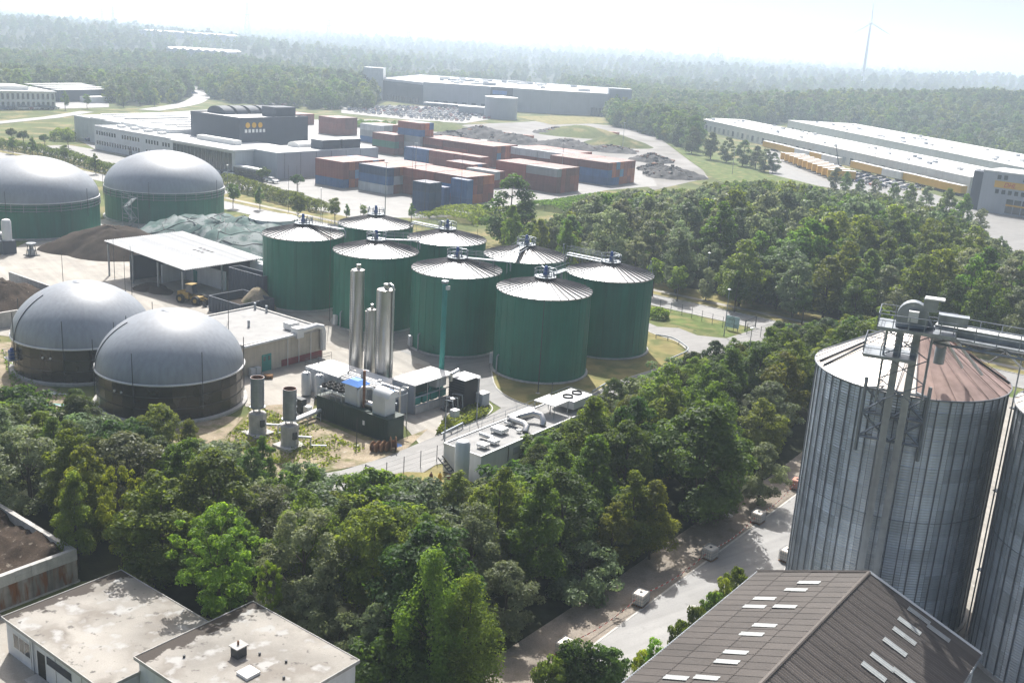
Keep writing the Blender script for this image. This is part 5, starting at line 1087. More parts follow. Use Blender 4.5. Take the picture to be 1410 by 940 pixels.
def fence(pts, label, h=2.0, step=2.5, wires=4):
    P = [np.array(q, float) for q in pts]; o = thing('wire_fence', label, 'fence', (*P[0], 0)); pm = MB().tube([(0, 0, 0), (0, 0, h)], .045, 6).mesh('post', M['dark_steel'])
    for i in range(len(P) - 1):
        L_ = np.linalg.norm(P[i + 1] - P[i]); n = max(1, round(L_ / step))
        for k in range(n + (i == len(P) - 2)): q = P[i] + (P[i + 1] - P[i]) * k / n - P[0]; put('post', pm, o, (q[0], q[1], 0))
        for w in range(wires):
            z = .3 + (h - .4) * w / (wires - 1); a_, c_ = P[i] - P[0], P[i + 1] - P[0]; MB().bar((a_[0], a_[1], z), (c_[0], c_[1], z), .012).build('wire', M['dark_steel'], o)
fence([grid(66.2, -67.9), grid(71.4, -71.1)], 'wire fence left of the black gate by the tree belt'); fence([grid(71.7, -70.2), grid(73.7, -70.3), grid(81.1, -69.8), grid(104, -69.8)], 'wire fence along the left side of the grey container building')
fence([grid(160.2, -72.5), grid(163, -84), grid(166, -108), grid(166, -128)], 'wire fence between lawn and public road beside the works')
fence([grid(160.2, -70.0), grid(160, -40)], 'wire fence running into the belt right of the works gate')
o = gthing('steel_gate', 'black frame gate in the wire fence by the tree belt', 'gate', 71.4, -71.1)
for x in (0, 1.3): MB().bar((x, 0, 0), (x, 0, 2.2), .12).build('gate_post', M['black'], o)
MB().bar((0, 0, 2.1), (1.3, 0, 2.1), .08).bar((0, 0, .2), (1.3, 0, .2), .08).build('gate_frame', M['black'], o)
o = gthing('sliding_gate', 'dark sliding gate at the works entrance', 'gate', 162.0, -71.2)
for y in (0, 4.2): MB().bar((0, y, 0), (0, y, 2.0), .14).build('gate_post', M['dark_steel'], o)
MB().bar((0, 0, 1.8), (0, 4.2, 1.8), .1).bar((0, 0, .3), (0, 4.2, .3), .1).build('gate_frame', M['dark_steel'], o)
for k in range(12): MB().bar((0, .35 * k + .15, .3), (0, .35 * k + .15, 1.8), .03).build('bar', M['dark_steel'], o)
o = gthing('notice_board', 'pale blue notice board on the fence by the works gate', 'sign', 160.5, -74.2)
for x in (.2, 2.3): MB().bar((x, .08, 0), (x, .08, 2.4), .08).build('post', M['dark_steel'], o)
mat('board_paint', (.42, .55, .62), .5, var=.35, vs_=1.2); MB().box(0, 2.5, 0, .06, .5, 2.5).build('panel', M['board_paint'], o)
for i, (a, b, r, t) in enumerate([(78.3, -76.6, .62, .2), (78.8, -76.2, .62, .2), (79.3, -75.9, .62, .2), (80.0, -75.4, .85, .9)]):
    o = gthing('cable_drum', ['rusty cable drum at the end of the row by the works road', 'rusty cable drum second in the row by the works road', 'rusty cable drum third in the row by the works road', 'largest cable drum, turned, beside the green generator corner'][i], 'cable drum', a, b, r, 'cable drums', turn=t)
    for x in (-.32, .26): MB().tube([(x, 0, 0), (x + .06, 0, 0)], r, 20).build('flange', M['wood'], o)
    MB().tube([(-.3, 0, 0), (.3, 0, 0)], r * .5, 14).build('core', M['rusty'], o)
o = gthing('blue_tarp', 'crumpled blue tarpaulin at the foot of the generator', 'tarpaulin', 80.6, -77.2); rngt = random.Random(4)
MB().add([(x * .4 + rngt.uniform(-.1, .1), y * .35 + rngt.uniform(-.1, .1), max(0, .3 * math.exp(-((x - 2) ** 2 + (y - 2) ** 2) / 3) + rngt.uniform(-.05, .08))) for x in range(5) for y in range(5)], [(x * 5 + y, x * 5 + 5 + y, x * 5 + 6 + y, x * 5 + 1 + y) for x in range(4) for y in range(4)]).build('sheet', M['bluesheet'], o)
o = gthing('concrete_slab', 'pale concrete cover slab on the dry grass by the fence', 'slab', 72.6, -67.4); MB().box(0, 2.2, 0, 1.5, 0, .18).build('slab', M['concrete'], o); MB().box(2.28, 3.6, 0, 1.5, 0, .16).build('slab', M['concrete'], o)
def guard(pts, label):
    P = [np.array(q, float) for q in smooth_path(pts, 4)]; o = thing('guard_rail', label, 'guard rail', (*P[0], 0)); Q = [(*(q - P[0]), .65) for q in P]
    MB().tube(Q, .11, 6).build('rail', M['galv'], o); pm = MB().bar((0, 0, 0), (0, 0, .7), .1).mesh('post', M['galv'])
    for q in Q[::3]: put('post', pm, o, (q[0], q[1], 0))
guard([G(*q)[:2] for q in [(903, 466), (925, 470), (942, 480), (946, 488), (920, 500)]], 'curved galvanised guard rail round the grass right of the rightmost digester')
guard([grid(91.2, -74.6), grid(88, -74.2), grid(86.6, -74.0)], 'short straight guard rail at the grass island')
guard([G(*q)[:2] for q in [(815, 545), (835, 533)]], 'short guard rail right of the nearest digester')
# lumber and scrap left of the domes
lr = random.Random(5)
for i in range(16):
    p = G(70 + lr.uniform(-12, 45), 545 + lr.uniform(-8, 14)); L_ = lr.uniform(1.5, 4.5)
    o = thing('scrap_board', 'loose teal and pale board lying on the ground below the left dome' if i % 2 else 'loose grey pipe or batten lying on the ground below the left dome', 'board', (p[0], p[1], .06 + i * .012), ROT + lr.uniform(-.6, .6), 'loose boards below the left dome')
    MB().box(0, L_, -.15, .15, 0, .05).build('plank', M['cyangreen' if i % 3 == 0 else 'tarp_pale' if i % 3 == 1 else 'galv'], o)
# grass tufts round the works
def tufts(name, poly_px, n, h, label, m='leaf_light', seed=1):
    rng = np.random.default_rng(seed); w = [tuple(G(*q)[:2]) for q in poly_px]; x0, x1 = min(p[0] for p in w), max(p[0] for p in w); y0, y1 = min(p[1] for p in w), max(p[1] for p in w); P = []
    for it in range(n * 4):
        x, y = rng.uniform(x0, x1), rng.uniform(y0, y1)
        if inside((x, y), w) and math.sin(x * .9 + seed) * math.cos(y * .7) + rng.uniform(-.8, .8) > 0: P.append((x, y, rng.uniform(.05, h)))
        if len(P) >= n: break
    P = np.array(P); tag(put(name, leaf_mesh(name, leaves(P, rng.normal(size=P.shape) * .6 + np.array([0, 0, .5]), h * .9, rng), M[m])), label, 'grass', kind='stuff')
tufts('grass_tufts', [(600, 600), (640, 586), (668, 574), (676, 562), (660, 556), (612, 578)], 2500, .5, 'tall fresh grass on the kerbed island', 'leaf_light', 1)
tufts('weeds', [(336, 585), (345, 560), (430, 585), (500, 620), (420, 655), (300, 610)], 2500, .4, 'patchy weeds round the ringed stacks', 'leaf_light', 2)
tufts('weeds', [(0, 480), (30, 520), (140, 565), (180, 600), (30, 575)], 2500, .5, 'rank weeds below the left dome', 'leaf_mid', 3)

# ================================================================== FOREGROUND: SILOS, HALL, SHEDS
SR, SH, SRISE = 7.5, 21.0, 4.1
def silo(cx, cy, label, full):
    o = thing('grain_silo', label, 'silo', (cx, cy, 0), 0, 'corrugated grain silos')
    ns, nr = 24, 18; hh = (SH - .3) / nr; an = TAU / ns
    rows = 20; prof = []
    for k in range(rows + 1): z = hh * k / rows; prof.append((SR + .03 * math.cos(TAU * z / (hh / 5)), z))
    sm = MB().lathe(prof, 2, a0=-an / 2 + .003, a1=an / 2 - .003).mesh('wall_sheet', M['silo_sheet'], True)
    tc = math.atan2(-cy, -cx)
    for i in range(ns):
        t = an * i; d = abs((t - tc + math.pi) % TAU - math.pi)
        if d < 1.75:
            for k in range(nr): put('wall_sheet', sm, o, (0, 0, .3 + k * hh), t)
    MB().lathe([(SR - .05, .0), (SR - .05, SH)], 48).build('inner_wall', M['galv'], o, smooth=True)
    MB().lathe([(SR + .3, 0), (SR + .3, .3), (SR - .04, .32)], 48).build('base_ring', M['concrete'], o, smooth=SM)
    st = MB().box(SR + .01, SR + .1, -.035, .035, .3, SH - .02).mesh('stiffener', M['silo_stiff'])
    for i in range(48): put('stiffener', st, o, rz=an * (i * .5 + .25))
    joint = MB().lathe([(SR + .015, -.02), (SR + .05, -.02), (SR + .05, .02), (SR + .015, .02)], 48).mesh('ring_joint', M['silo_stiff'])
    for k in (9,): put('ring_joint', joint, o, (0, 0, .3 + k * hh))
    nrf = 32; ar = TAU / nrf
    def sect(m): return MB().add([(r * math.cos(s * ar / 2), r * math.sin(s * ar / 2), z) for r, z in ((SR + .2, SH - .08), (SR * .5, SH + SRISE * .5), (.5, SH + SRISE)) for s in (-1, 1)], [(0, 1, 3, 2), (2, 3, 5, 4)]).mesh('roof_panel', M[m])
    pale, rust = sect('silo_roof'), sect('silo_roof_rust')
    rib = MB().bar((SR + .15, 0, SH), (.55, 0, SH + SRISE + .03), .05).mesh('roof_rib', M['silo_stiff'])
    rib2 = MB().bar((SR + .15, 0, SH), (.55, 0, SH + SRISE + .03), .05).mesh('roof_rib', M['silo_roof_rust'])
    for i in range(nrf):
        t = ar * i; rel = (t - (tc + .05)) % TAU       # seen from the camera: rust on the right-hand part
        is_r = rel < 2.3
        put('roof_panel', rust if is_r else pale, o, rz=t); put('roof_rib', rib2 if is_r else rib, o, rz=t + ar / 2)
    MB().lathe([(.7, SH + SRISE - .2), (.7, SH + SRISE + .25), (0, SH + SRISE + .35)], 16).build('roof_cap', M['galv'], o, smooth=SM)
    MB().tube([((SR + .2) * math.cos(TAU * i / 64), (SR + .2) * math.sin(TAU * i / 64), SH - .1) for i in range(65)], .06, 6, False).build('eave_ring', M['silo_stiff'], o)
    for t in ((tc - 1.25, tc - 1.1, tc + 1.6) if full else (tc - .9,)):
        c, s = math.cos(t), math.sin(t); MB().bar((SR * c, SR * s, SH + .12), (SR * .55 * c, SR * .55 * s, SH + SRISE * .45 + .16), .13).build('roof_ladder', M['dark_steel'], o)
    return o
s1 = silo(33.2, 82.8, 'huge corrugated grain silo with half rusty cone roof behind the brown hall', True)
s2 = silo(46.0, 73.3, 'second corrugated grain silo cut by the right edge of the picture', False)
# ---- elevator tower in front of the big silo
def tower():
    T = (29.35, 74.85); ang = math.atan2(-T[0], T[1])
    o = thing('elevator_tower', 'steel bucket elevator tower with head platform in front of the big silo', 'tower', (*T, 0), ang)
    for x, y in ((-.55, .0), (.62, .25)): MB().box(x - .27, x + .27, y - .22, y + .22, 0, 27.6).build('elevator_leg', M['galv'], o)
    for x, z1 in ((-2.4, 22.0), (2.2, 22.0)): MB().bar((x, .9, 16.0), (x, .9, z1), .2).build('frame_post', M['galv'], o)
    for z in (17.2, 19.2, 21.2): MB().bar((-2.4, .9, z), (2.2, .9, z), .16).build('frame_beam', M['galv'], o)
    for k, (x0, x1) in enumerate(((-2.4, -.1), (-.1, 2.2))):
        for z0 in (17.2, 19.2): MB().bar((x0, .9, z0), (x1, .9, z0 + 2), .13).bar((x1, .9, z0), (x0, .9, z0 + 2), .13).build('cross_brace', M['galv'], o)
    for x in (-2.4, 2.2):
        for k in range(3): MB().bar((x, .9, 17.2 + 2 * k), (x * .3, 2.2, 17.2 + 2 * k), .08).build('wall_tie', M['galv'], o)
    # thin lattice up to the head
    for x, y in ((-1.5, -.6), (1.7, -.6), (-1.5, 1.6), (1.7, 1.6)): MB().bar((x, y, 20.5), (x, y, 26.4), .1).build('head_post', M['galv'], o)
    for k in range(3):
        z = 20.6 + k * 1.9; MB().bar((-1.5, -.6, z), (1.7, -.6, z + 1.9), .06).bar((1.7, -.6, z), (-1.5, -.6, z + 1.9), .06).bar((-1.5, -.6, z), (-1.5, 1.6, z + 1.9), .06).bar((1.7, -.6, z), (1.7, 1.6, z + 1.9), .06).build('lattice', M['galv'], o)
    for z, x0, x1 in ((24.2, -2.9, .8), (26.4, -2.2, 3.2)):
        d = put('platform', MB().box(x0, x1, -1.5, 2.0, z, z + .12).mesh('platform', M['galv']), o)
        put('platform_railing', rail_mesh(x1 - x0, 1.1, 1.2, .035).mesh('platform_railing', M['galv']), d, (x0, -1.5, z + .12)); put('platform_railing', rail_mesh(x1 - x0, 1.1, 1.2, .035).mesh('platform_railing', M['galv']), d, (x0, 2.0, z + .12))
        put('platform_railing', rail_mesh(3.5, 1.1, 1.2, .035).mesh('platform_railing', M['galv']), d, (x0, -1.5, z + .12), R(90)); put('toe_board', MB().box(x0, x1, -1.53, -1.5, z, z + .25).mesh('toe_board', M['galv']), d)
    # curved elevator head, motor, spout
    n = 12; pts = [(-1.0 + 2.2 * (.5 - .5 * math.cos(math.pi * i / n)), 27.4 + 1.15 * math.sin(math.pi * i / n)) for i in range(n + 1)]
    hb = MB(); vv = [(x, y, z) for y in (-.4, .55) for x, z in pts] + [(-1.0, -.4, 26.6), (1.2, -.4, 26.6), (-1.0, .55, 26.6), (1.2, .55, 26.6)]; m = n + 1
    hb.add(vv, [(i, i + 1, m + i + 1, m + i) for i in range(n)] + [tuple([2 * m] + list(range(0, m)) + [2 * m + 1]), tuple([2 * m + 3] + list(range(2 * m - 1, m - 1, -1)) + [2 * m + 2]), (0, m, 2 * m + 2, 2 * m), (n, 2 * m + 1, 2 * m + 3, m + n)]).build('elevator_head', M['galv'], o, smooth=SM)
    MB().box(.7, 1.7, -.5, .3, 28.0, 28.9).build('head_vent', M['galv'], o); MB().box(.75, 2.1, -.6, .4, 28.9, 29.0).build('vent_cap', M['steel_white'], o)
    MB().box(-.2, .5, -1.2, -.7, 27.2, 28.0).build('gear_motor', M['steel_white'], o)
    MB().box(1.9, 3.9, -.2, .6, 27.1, 27.8).build('conveyor_drive', M['galv'], o); MB().box(1.85, 3.95, -.25, .65, 27.8, 27.86).build('drive_cover', M['galv'], o)
    MB().tube([(.9, .2, 27.4), (2.0, 1.2, 25.6), (2.4, 2.6, 25.0)], .34, 8).build('spout', M['galv'], o, smooth=SM)
    MB().lathe([(.4, 23.3), (.4, 25.0), (.25, 25.3), (0, 25.3)], 12, (2.5, 3.4)).build('filter_drum', M['galv'], o, smooth=SM)
tower()
_b1 = np.array([31.6, 75.6]); _b2 = np.array([52.0, 63.5])
def bridge():
    L = float(np.linalg.norm(_b2 - _b1)); an = math.atan2(_b2[1] - _b1[1], _b2[0] - _b1[0])
    o = thing('conveyor_bridge', 'galvanised conveyor bridge with railings running right from the elevator head', 'bridge', (*_b1, 26.2), an)
    MB().box(0, L, -.45, .45, 0, .55).build('trough', M['galv'], o); MB().box(0, L, -.5, .5, .55, .62).build('trough_cover', M['steel_white'], o)
    MB().box(0, L, -1.4, -.55, -.08, 0).build('walkway', M['galv'], o); put('railing', rail_mesh(L, 1.1, 1.5, .035).mesh('railing', M['galv']), o, (0, -1.4, 0)); put('railing', rail_mesh(L, 1.1, 1.5, .035).mesh('railing', M['galv']), o, (0, .55, .1))
    for y in (-1.3, .4): MB().bar((0, y, -.6), (L, y, -.6), .14).build('chord', M['galv'], o)
    k = 0; x = 0
    while x + 1.6 < L: MB().bar((x, -1.3, -.08 if k % 2 else -.6), (x + 1.6, -1.3, -.6 if k % 2 else -.08), .07).build('truss_web', M['galv'], o); x += 1.6; k += 1
    for x in (5, 10): MB().bar((x, 0, -.6), (x - 1.2, 2.4, -2.2), .1).bar((x, 0, -.6), (x + 1.2, 2.4, -2.2), .1).build('stay', M['galv'], o)
    MB().box(9.2, 10.6, -1.1, .2, .62, 1.6).build('drive_box', M['steel_white'], o)
    MB().tube([(.4, .6, -.2), (1.9, 3.6, -3.3)], .13, 8).build('drop_pipe', M['steel_white'], o, smooth=SM); MB().tube([(1.1, .6, -.2), (3.4, 3.4, -3.5)], .13, 8).build('drop_pipe', M['steel_white'], o, smooth=SM)
bridge()
def ladder_tower():
    p = np.array([40.6, 78.2]); p = p * .985
    o = thing('ladder_tower', 'narrow lattice ladder tower in the gap between the silos', 'tower', (p[0], p[1], 0), .5)
    for x in (-.55, .55):
        for y in (-.5, .5): MB().bar((x, y, 0), (x, y, 26), .1).build('post', M['galv'], o)
    for k in range(17):
        z = .5 + k * 1.5; MB().bar((-.55, -.5, z), (.55, -.5, z + 1.5), .05).bar((.55, -.5, z), (-.55, -.5, z + 1.5), .05).bar((-.55, -.5, z), (.55, -.5, z), .06).build('brace', M['galv'], o)
    lad = MB()
    for k in range(60): lad.bar((-.25, -.62, .5 + k * .42), (.25, -.62, .5 + k * .42), .035)
    lad.bar((-.25, -.62, 0), (-.25, -.62, 26), .05).bar((.25, -.62, 0), (.25, -.62, 26), .05).build('ladder', M['steel_white'], o)
    for z in (6, 13, 20):
        d = put('rest_platform', MB().box(-.7, .7, -1.1, .6, z, z + .08).mesh('rest_platform', M['galv']), o); put('railing', rail_mesh(1.4, 1.0, .7).mesh('railing', M['galv']), d, (-.7, -1.1, z + .08))
    MB().tube([(.9, 0, 0), (.9, 0, 25.5)], .28, 10).build('drop_pipe', M['galv'], o, smooth=SM)
ladder_tower()
# ---- hall
def hall():
    a0, b0, br, b1, ze, zr = 72.2, -27.7, -19.6, -11.5, 6.0, 9.0; n = 42; nr = 4
    o = gthing('storage_hall', 'big hall with brown corrugated sheet roof and rows of rooflights', 'hall', a0, br)
    W = br - b0; pitch = math.atan2(zr - ze, W); S = math.hypot(W + .35, (W + .35) * math.tan(pitch)); sl = S / nr
    # rooflights read off the photograph onto the roof planes
    def on_roof(u, v, sgn):
        z = 7.5
        for _ in range(12):
            a, b = ab(G(u, v, z)); z = zr - abs(b - br) * (zr - ze) / W
        return a0 - a, abs(b - br) / math.cos(pitch)
    LS = [on_roof(u, v, -1) for u, v in [(1113, 803), (1095, 813), (1052, 825), (1038, 836), (1080, 836), (1052, 862), (1034, 874), (1012, 899), (1000, 912), (972, 934), (930, 934)]]
    RS = [on_roof(u, v, 1) for u, v in [(1265, 849), (1252, 863), (1292, 873), (1245, 877), (1232, 892), (1215, 913), (1203, 926), (1245, 934)]]
    m = 17; prof = [(1.03 * k / (m - 1), .035 * math.cos(TAU * 4 * k / (m - 1))) for k in range(m)]
    vv = [(0, -y, 0 + dz) for y, dz in prof] + [(sl + .12, -y, dz - .03) for y, dz in prof]
    fs = [(i, m + i, m + i + 1, i + 1) for i in range(m - 1)]
    sh = MB().add(vv, fs).mesh('roof_sheet', M['brown_sheet'])
    lp = [(.58 * k / 8, .045 + .02 * math.cos(TAU * 2 * k / 8)) for k in range(9)]
    sk = MB().add([(0, -y, dz) for y, dz in lp] + [(1.75, -y, dz) for y, dz in lp], [(i, 9 + i, 10 + i, i + 1) for i in range(8)]).mesh('rooflight', M['skylight'])
    for sgn, S_ in ((-1, LS), (1, RS)):
        rot = (0, pitch, 0) if sgn > 0 else (0, pitch, math.pi)
        for i in range(37):
            for j in range(nr):
                d = j * sl; put('roof_sheet', sh, o, (sgn * d * math.cos(pitch), -i * 1.0 if sgn > 0 else -i * 1.0 - 1.0, zr - d * math.sin(pitch) + .05 + .006 * j), rot=rot)
        for al, d in S_:
            d = min(max(d - .9, .5), S - 2.4); put('rooflight', sk, o, (sgn * d * math.cos(pitch), -al + .3 if sgn > 0 else -al - .3, zr - d * math.sin(pitch) + .05), rot=rot)
    MB().tube([(0, .1, zr + .0), (0, -38, zr + .0)], .17, 10).build('ridge_cap', M['brown_sheet'], o)
    MB().add([(-W, -.05, 0), (W + .1, -.05, 0), (W + .1, -.05, ze - .05), (0, -.05, zr - .05), (-W, -.05, ze - .05), (-W, -38, 0), (W + .1, -38, 0), (W + .1, -38, ze - .05), (0, -38, zr - .05), (-W, -38, ze - .05)], [(0, 4, 3, 2, 1), (5, 6, 7, 8, 9), (0, 5, 9, 4), (1, 2, 7, 6), (4, 9, 8, 3), (3, 8, 7, 2)]).build('wall', M['pale_wall'], o)
    for sgn in (-1, 1):
        x = sgn * (W + .42); MB().tube([(x, .1, ze - .18), (x, -38, ze - .18)], .09, 8).build('gutter', M['galv'], o)
        MB().bar((0, .03, zr + .1), (sgn * (W + .4), .03, ze - .08), .16).build('verge_board', M['frame_white' if sgn > 0 else 'brown_sheet'], o)
hall()
# ---- white flat sheds
def window_row(o, face, y, xs, z0, z1, w, mul=True):
    for x in xs:
        f = put('window', MB().box(x, x + w, y - .04, y - .005, z0, z1).mesh('window', M['frame_white']), o)
        k = 3 if w > 1.6 else 2 if w > .9 else 1; pw = (w - .1 * (k + 1)) / k
        for i in range(k): put('pane', MB().box(x + .1 + i * (pw + .1), x + .1 + i * (pw + .1) + pw, y - .05, y - .042, z0 + .1, z1 - .1).mesh('pane', M['window_glass']), f)
def flat_shed(a, b, W, L, h, label, kind):
    o = gthing('flat_shed', label, 'shed', a, b)
    MB().box(0, W, 0, L, 0, h - .14).build('wall', M['white_wall'], o)
    MB().box(-.18, W + .18, -.18, L + .18, h - .14, h).build('roof_slab', M['old_roof'], o)
    for x0, x1, y0, y1 in ((-.24, -.18, -.24, L + .24), (W + .18, W + .24, -.24, L + .24), (-.18, W + .18, -.24, -.18), (-.18, W + .18, L + .18, L + .24)): MB().box(x0, x1, y0, y1, h - .2, h + .05).build('roof_edge', M['concrete'], o)
    if kind == 'A':
        window_row(o, 0, 0, [.9], .9, 2.2, 2.4); window_row(o, 0, 0, [10.2], .9, 2.1, 2.6)
        MB().box(4.2, 5.2, -.03, -.004, 0, 2.1).build('door', M['black'], o); MB().box(5.5, 8.6, -.05, -.004, 1.6, 2.2).build('long_window', M['window_glass'], o)
        MB().tube([(3.8, -.1, 0), (3.8, -.1, h)], .05, 6).build('drain_pipe', M['galv'], o); MB().box(4.0, 5.5, -1.0, -.02, 0, .14).build('step', M['concrete'], o)
        for k in range(1, 4): MB().box(k * 3.3 - .03, k * 3.3 + .03, -.025, -.002, 0, h - .2).build('wall_joint', M['concrete'], o)
    else:
        window_row(o, 0, 0, [.8, 4.2], .9, 2.6, 2.4)
        bm = MB().box(0, .04, 0, L, 0, .21).mesh('wall_board', M['white_wall'])
        for k in range(17): put('wall_board', bm, o, (W + .002, 0, .15 + k * .225))
        MB().box(4.3, 5.0, 4.2, 5.0, h, h + .75).build('chimney', M['dark_steel'], o); MB().box(4.2, 5.1, 4.1, 5.1, h + .75, h + .82).build('chimney_cap', M['concrete'], o); MB().tube([(4.6, 4.6, h + .8), (4.6, 4.6, h + 1.1)], .08, 6).build('flue', M['rusty'], o)
        MB().box(6.3, 7.4, 3.1, 4.2, h, h + .22).build('hatch', M['frame_white'], o); MB().box(6.4, 7.3, 3.2, 4.1, h + .22, h + .27).build('hatch_lid', M['paint_white'], o)
        for x, y in ((10.0, .9), (5.6, 5.6), (7.6, 6.2), (8.9, 4.9), (2.2, 2.0)): MB().tube([(x, y, h), (x, y, h + (.5 if x > 9.5 else .18))], .09, 8).build('vent', M['dark_steel'], o)
    return o
flat_shed(31.9, -67.8, 12.5, 9.2, 3.0, 'low white shed with weathered flat roof, left one of the pair', 'A')
sB = flat_shed(34.5, -55.2, 10.8, 9.5, 4.05, 'low white shed with chimney on its weathered flat roof, right one of the pair', 'B')
p = grid(35.4, -48.6); o = thing('pallet', 'grey wooden pallet lying on the right shed roof', 'pallet', (p[0], p[1], 4.06), ROT + .5)
for k in range(5): MB().box(-.6, .6, -.4 + k * .19, -.26 + k * .19, .1, .13).build('slat', M['concrete'], o)
for k in range(3): MB().box(-.6 + k * .52, -.46 + k * .52, -.4, .5, 0, .1).build('bearer', M['concrete'], o)
# ---- soil bunker
def bunker():
    o = gthing('soil_bunker', 'concrete walled bunker with rust streaked panels at the left edge', 'bunker', 24, -92); W, L, h = 18.4, 16.8, 3.0
    n = 13
    for k in range(n):
        y0, y1 = k * L / n, (k + 1) * L / n; MB().box(W - .3, W + (.02 if k % 2 else 0), y0 + .015, y1 - .015, 0, 2.05).build('wall_panel', M['rust_stain'], o); MB().box(W - .34, W + .06, y0 + .01, y1 - .01, 2.05, 2.55).build('wall_block', M['concrete'], o); MB().box(W - .38, W + .03 + .02 * (k % 3), y0 + .01, y1 - .01, 2.55, h).build('wall_block', M['concrete'], o)
    for k in range(12): MB().box(k * (W - .4) / 12 + .01, (k + 1) * (W - .4) / 12 - .01, L - .4, L + .02 * (k % 2), 0, h - .02).build('back_block', M['concrete'], o)
    MB().box(W - .32, W + .1, -.3, L + .1, -.0, .14).build('footing', M['concrete'], o)
    g = MB(); rng = np.random.default_rng(8); nx, ny = 44, 40; v = []
    for i in range(nx):
        for j in range(ny):
            x = (W - .3) * i / (nx - 1); y = (L - .35) * j / (ny - 1); v.append((x, y, 2.45 + .35 * math.sin(x * .7 + 1) * math.cos(y * .6) + .18 * math.sin(x * 2.2 + y) + .1 * rng.normal() + .25 * (1 - x / W)))
    g.add(v, [(i * ny + j, (i + 1) * ny + j, (i + 1) * ny + j + 1, i * ny + j + 1) for i in range(nx - 1) for j in range(ny - 1)]).build('soil_fill', M['soil'], o, smooth=True)
bunker()
# ---- IBC totes with barrier tape along the shoulder
ibc_pts = [(778, 901), (881, 832), (977, 769), (1043, 719), (1096, 673), (1083, 772)]
ibc_lab = ['white caged liquid tote nearest the camera on the gravel shoulder', 'white caged liquid tote second along the gravel shoulder', 'white caged liquid tote in the middle of the shoulder row', 'white caged liquid tote fourth along the shoulder under the trees', 'reddish caged liquid tote at the far end of the shoulder', 'caged liquid tote tucked against the foot of the silo']
def ibc_mesh():
    t = MB().box(-.46, .46, -.56, .56, .2, 1.08); n = 5
    return t
tank_m = MB().add([(sx * w, sy * l, z) for z, w, l in ((.2, .42, .52), (.28, .47, .57), (1.02, .47, .57), (1.1, .4, .5)) for sx, sy in ((-1, -1), (1, -1), (1, 1), (-1, 1))], [(4 * k + i, 4 * k + (i + 1) % 4, 4 * k + 4 + (i + 1) % 4, 4 * k + 4 + i) for k in range(3) for i in range(4)] + [(12, 13, 14, 15)]).mesh('tank', M['ibc'])
cg = MB()
for k in range(6):
    x = -.5 + k * .2
    for y in (-.6, .6): cg.bar((x, y, .14), (x, y, 1.12), .022)
for k in range(7):
    y = -.6 + k * .2
    for x in (-.5, .5): cg.bar((x, y, .14), (x, y, 1.12), .022)
for z in (.3, .55, .8, 1.12):
    for y in (-.6, .6): cg.bar((-.5, y, z), (.5, y, z), .022)
    for x in (-.5, .5): cg.bar((x, -.6, z), (x, .6, z), .022)
cage_m = cg.mesh('cage', M['galv']); pal_m = MB().box(-.5, .5, -.6, .6, .1, .14).box(-.5, -.38, -.6, .6, 0, .1).box(-.06, .06, -.6, .6, 0, .1).box(.38, .5, -.6, .6, 0, .1).mesh('pallet_base', M['wood']); cap_m = MB().lathe([(0, 1.1), (.12, 1.1), (.12, 1.16), (0, 1.17)], 12).mesh('cap', M['dark_steel'])
mat('ibc_red', (.5, .22, .15), .6, var=.1); tank_r = tank_m.copy(); tank_r.materials[0] = M['ibc_red']
IB = []
for i, (u, v) in enumerate(ibc_pts):
    p = G(u, v); o = thing('liquid_tote', ibc_lab[i], 'container', (p[0], p[1], 0), ROT + .1 * math.sin(i * 2.1), 'caged liquid totes'); o.scale = (1.08,) * 3
    put('tank', tank_r if i == 4 else tank_m, o); put('cage', cage_m, o); put('pallet_base', pal_m, o); put('cap', cap_m, o); IB.append(p)
mat('tape_white', (.75, .72, .7), .6, var=0); mat('tape_red', (.6, .06, .05), .6, var=0)
for i in range(4):
    a_, c_ = IB[i], IB[i + 1]; o = thing('barrier_tape', f'red and white barrier tape between the {["first and second", "second and third", "third and fourth", "fourth and last"][i]} totes', 'tape', (a_[0], a_[1], 0)); n = 26
    for m_, par in (('tape_white', 0), ('tape_red', 1)):
        b = MB()
        for k in range(par, n, 2):
            q = []
            for t in (k / n, (k + 1) / n): x, y = (c_ - a_)[:2] * t; q.append((x, y, 1.0 - 2.4 * t * (1 - t)))
            b.add([(q[0][0], q[0][1], q[0][2] - .05), (q[1][0], q[1][1], q[1][2] - .05), (q[1][0], q[1][1], q[1][2] + .05), (q[0][0], q[0][1], q[0][2] + .05)], [(0, 1, 2, 3)])
        tag(b.build('stripes', M[m_], o), kind='stuff')
for i, (s, t) in enumerate([(9, 3.2), (28, -3.0)]):
    q = rd(s, t); o = thing('manhole_cover', ['round manhole cover in the foreground road', 'round manhole cover in the gravel shoulder'][i], 'manhole cover', (q[0], q[1], .2 if False else .135)); MB().lathe([(0, .02), (.34, .02), (.4, 0)], 18).build('lid', M['concrete'], o); MB().lathe([(.4, 0), (.4, .015), (.52, .015), (.52, 0)], 18).build('ring', M['kerb'], o)

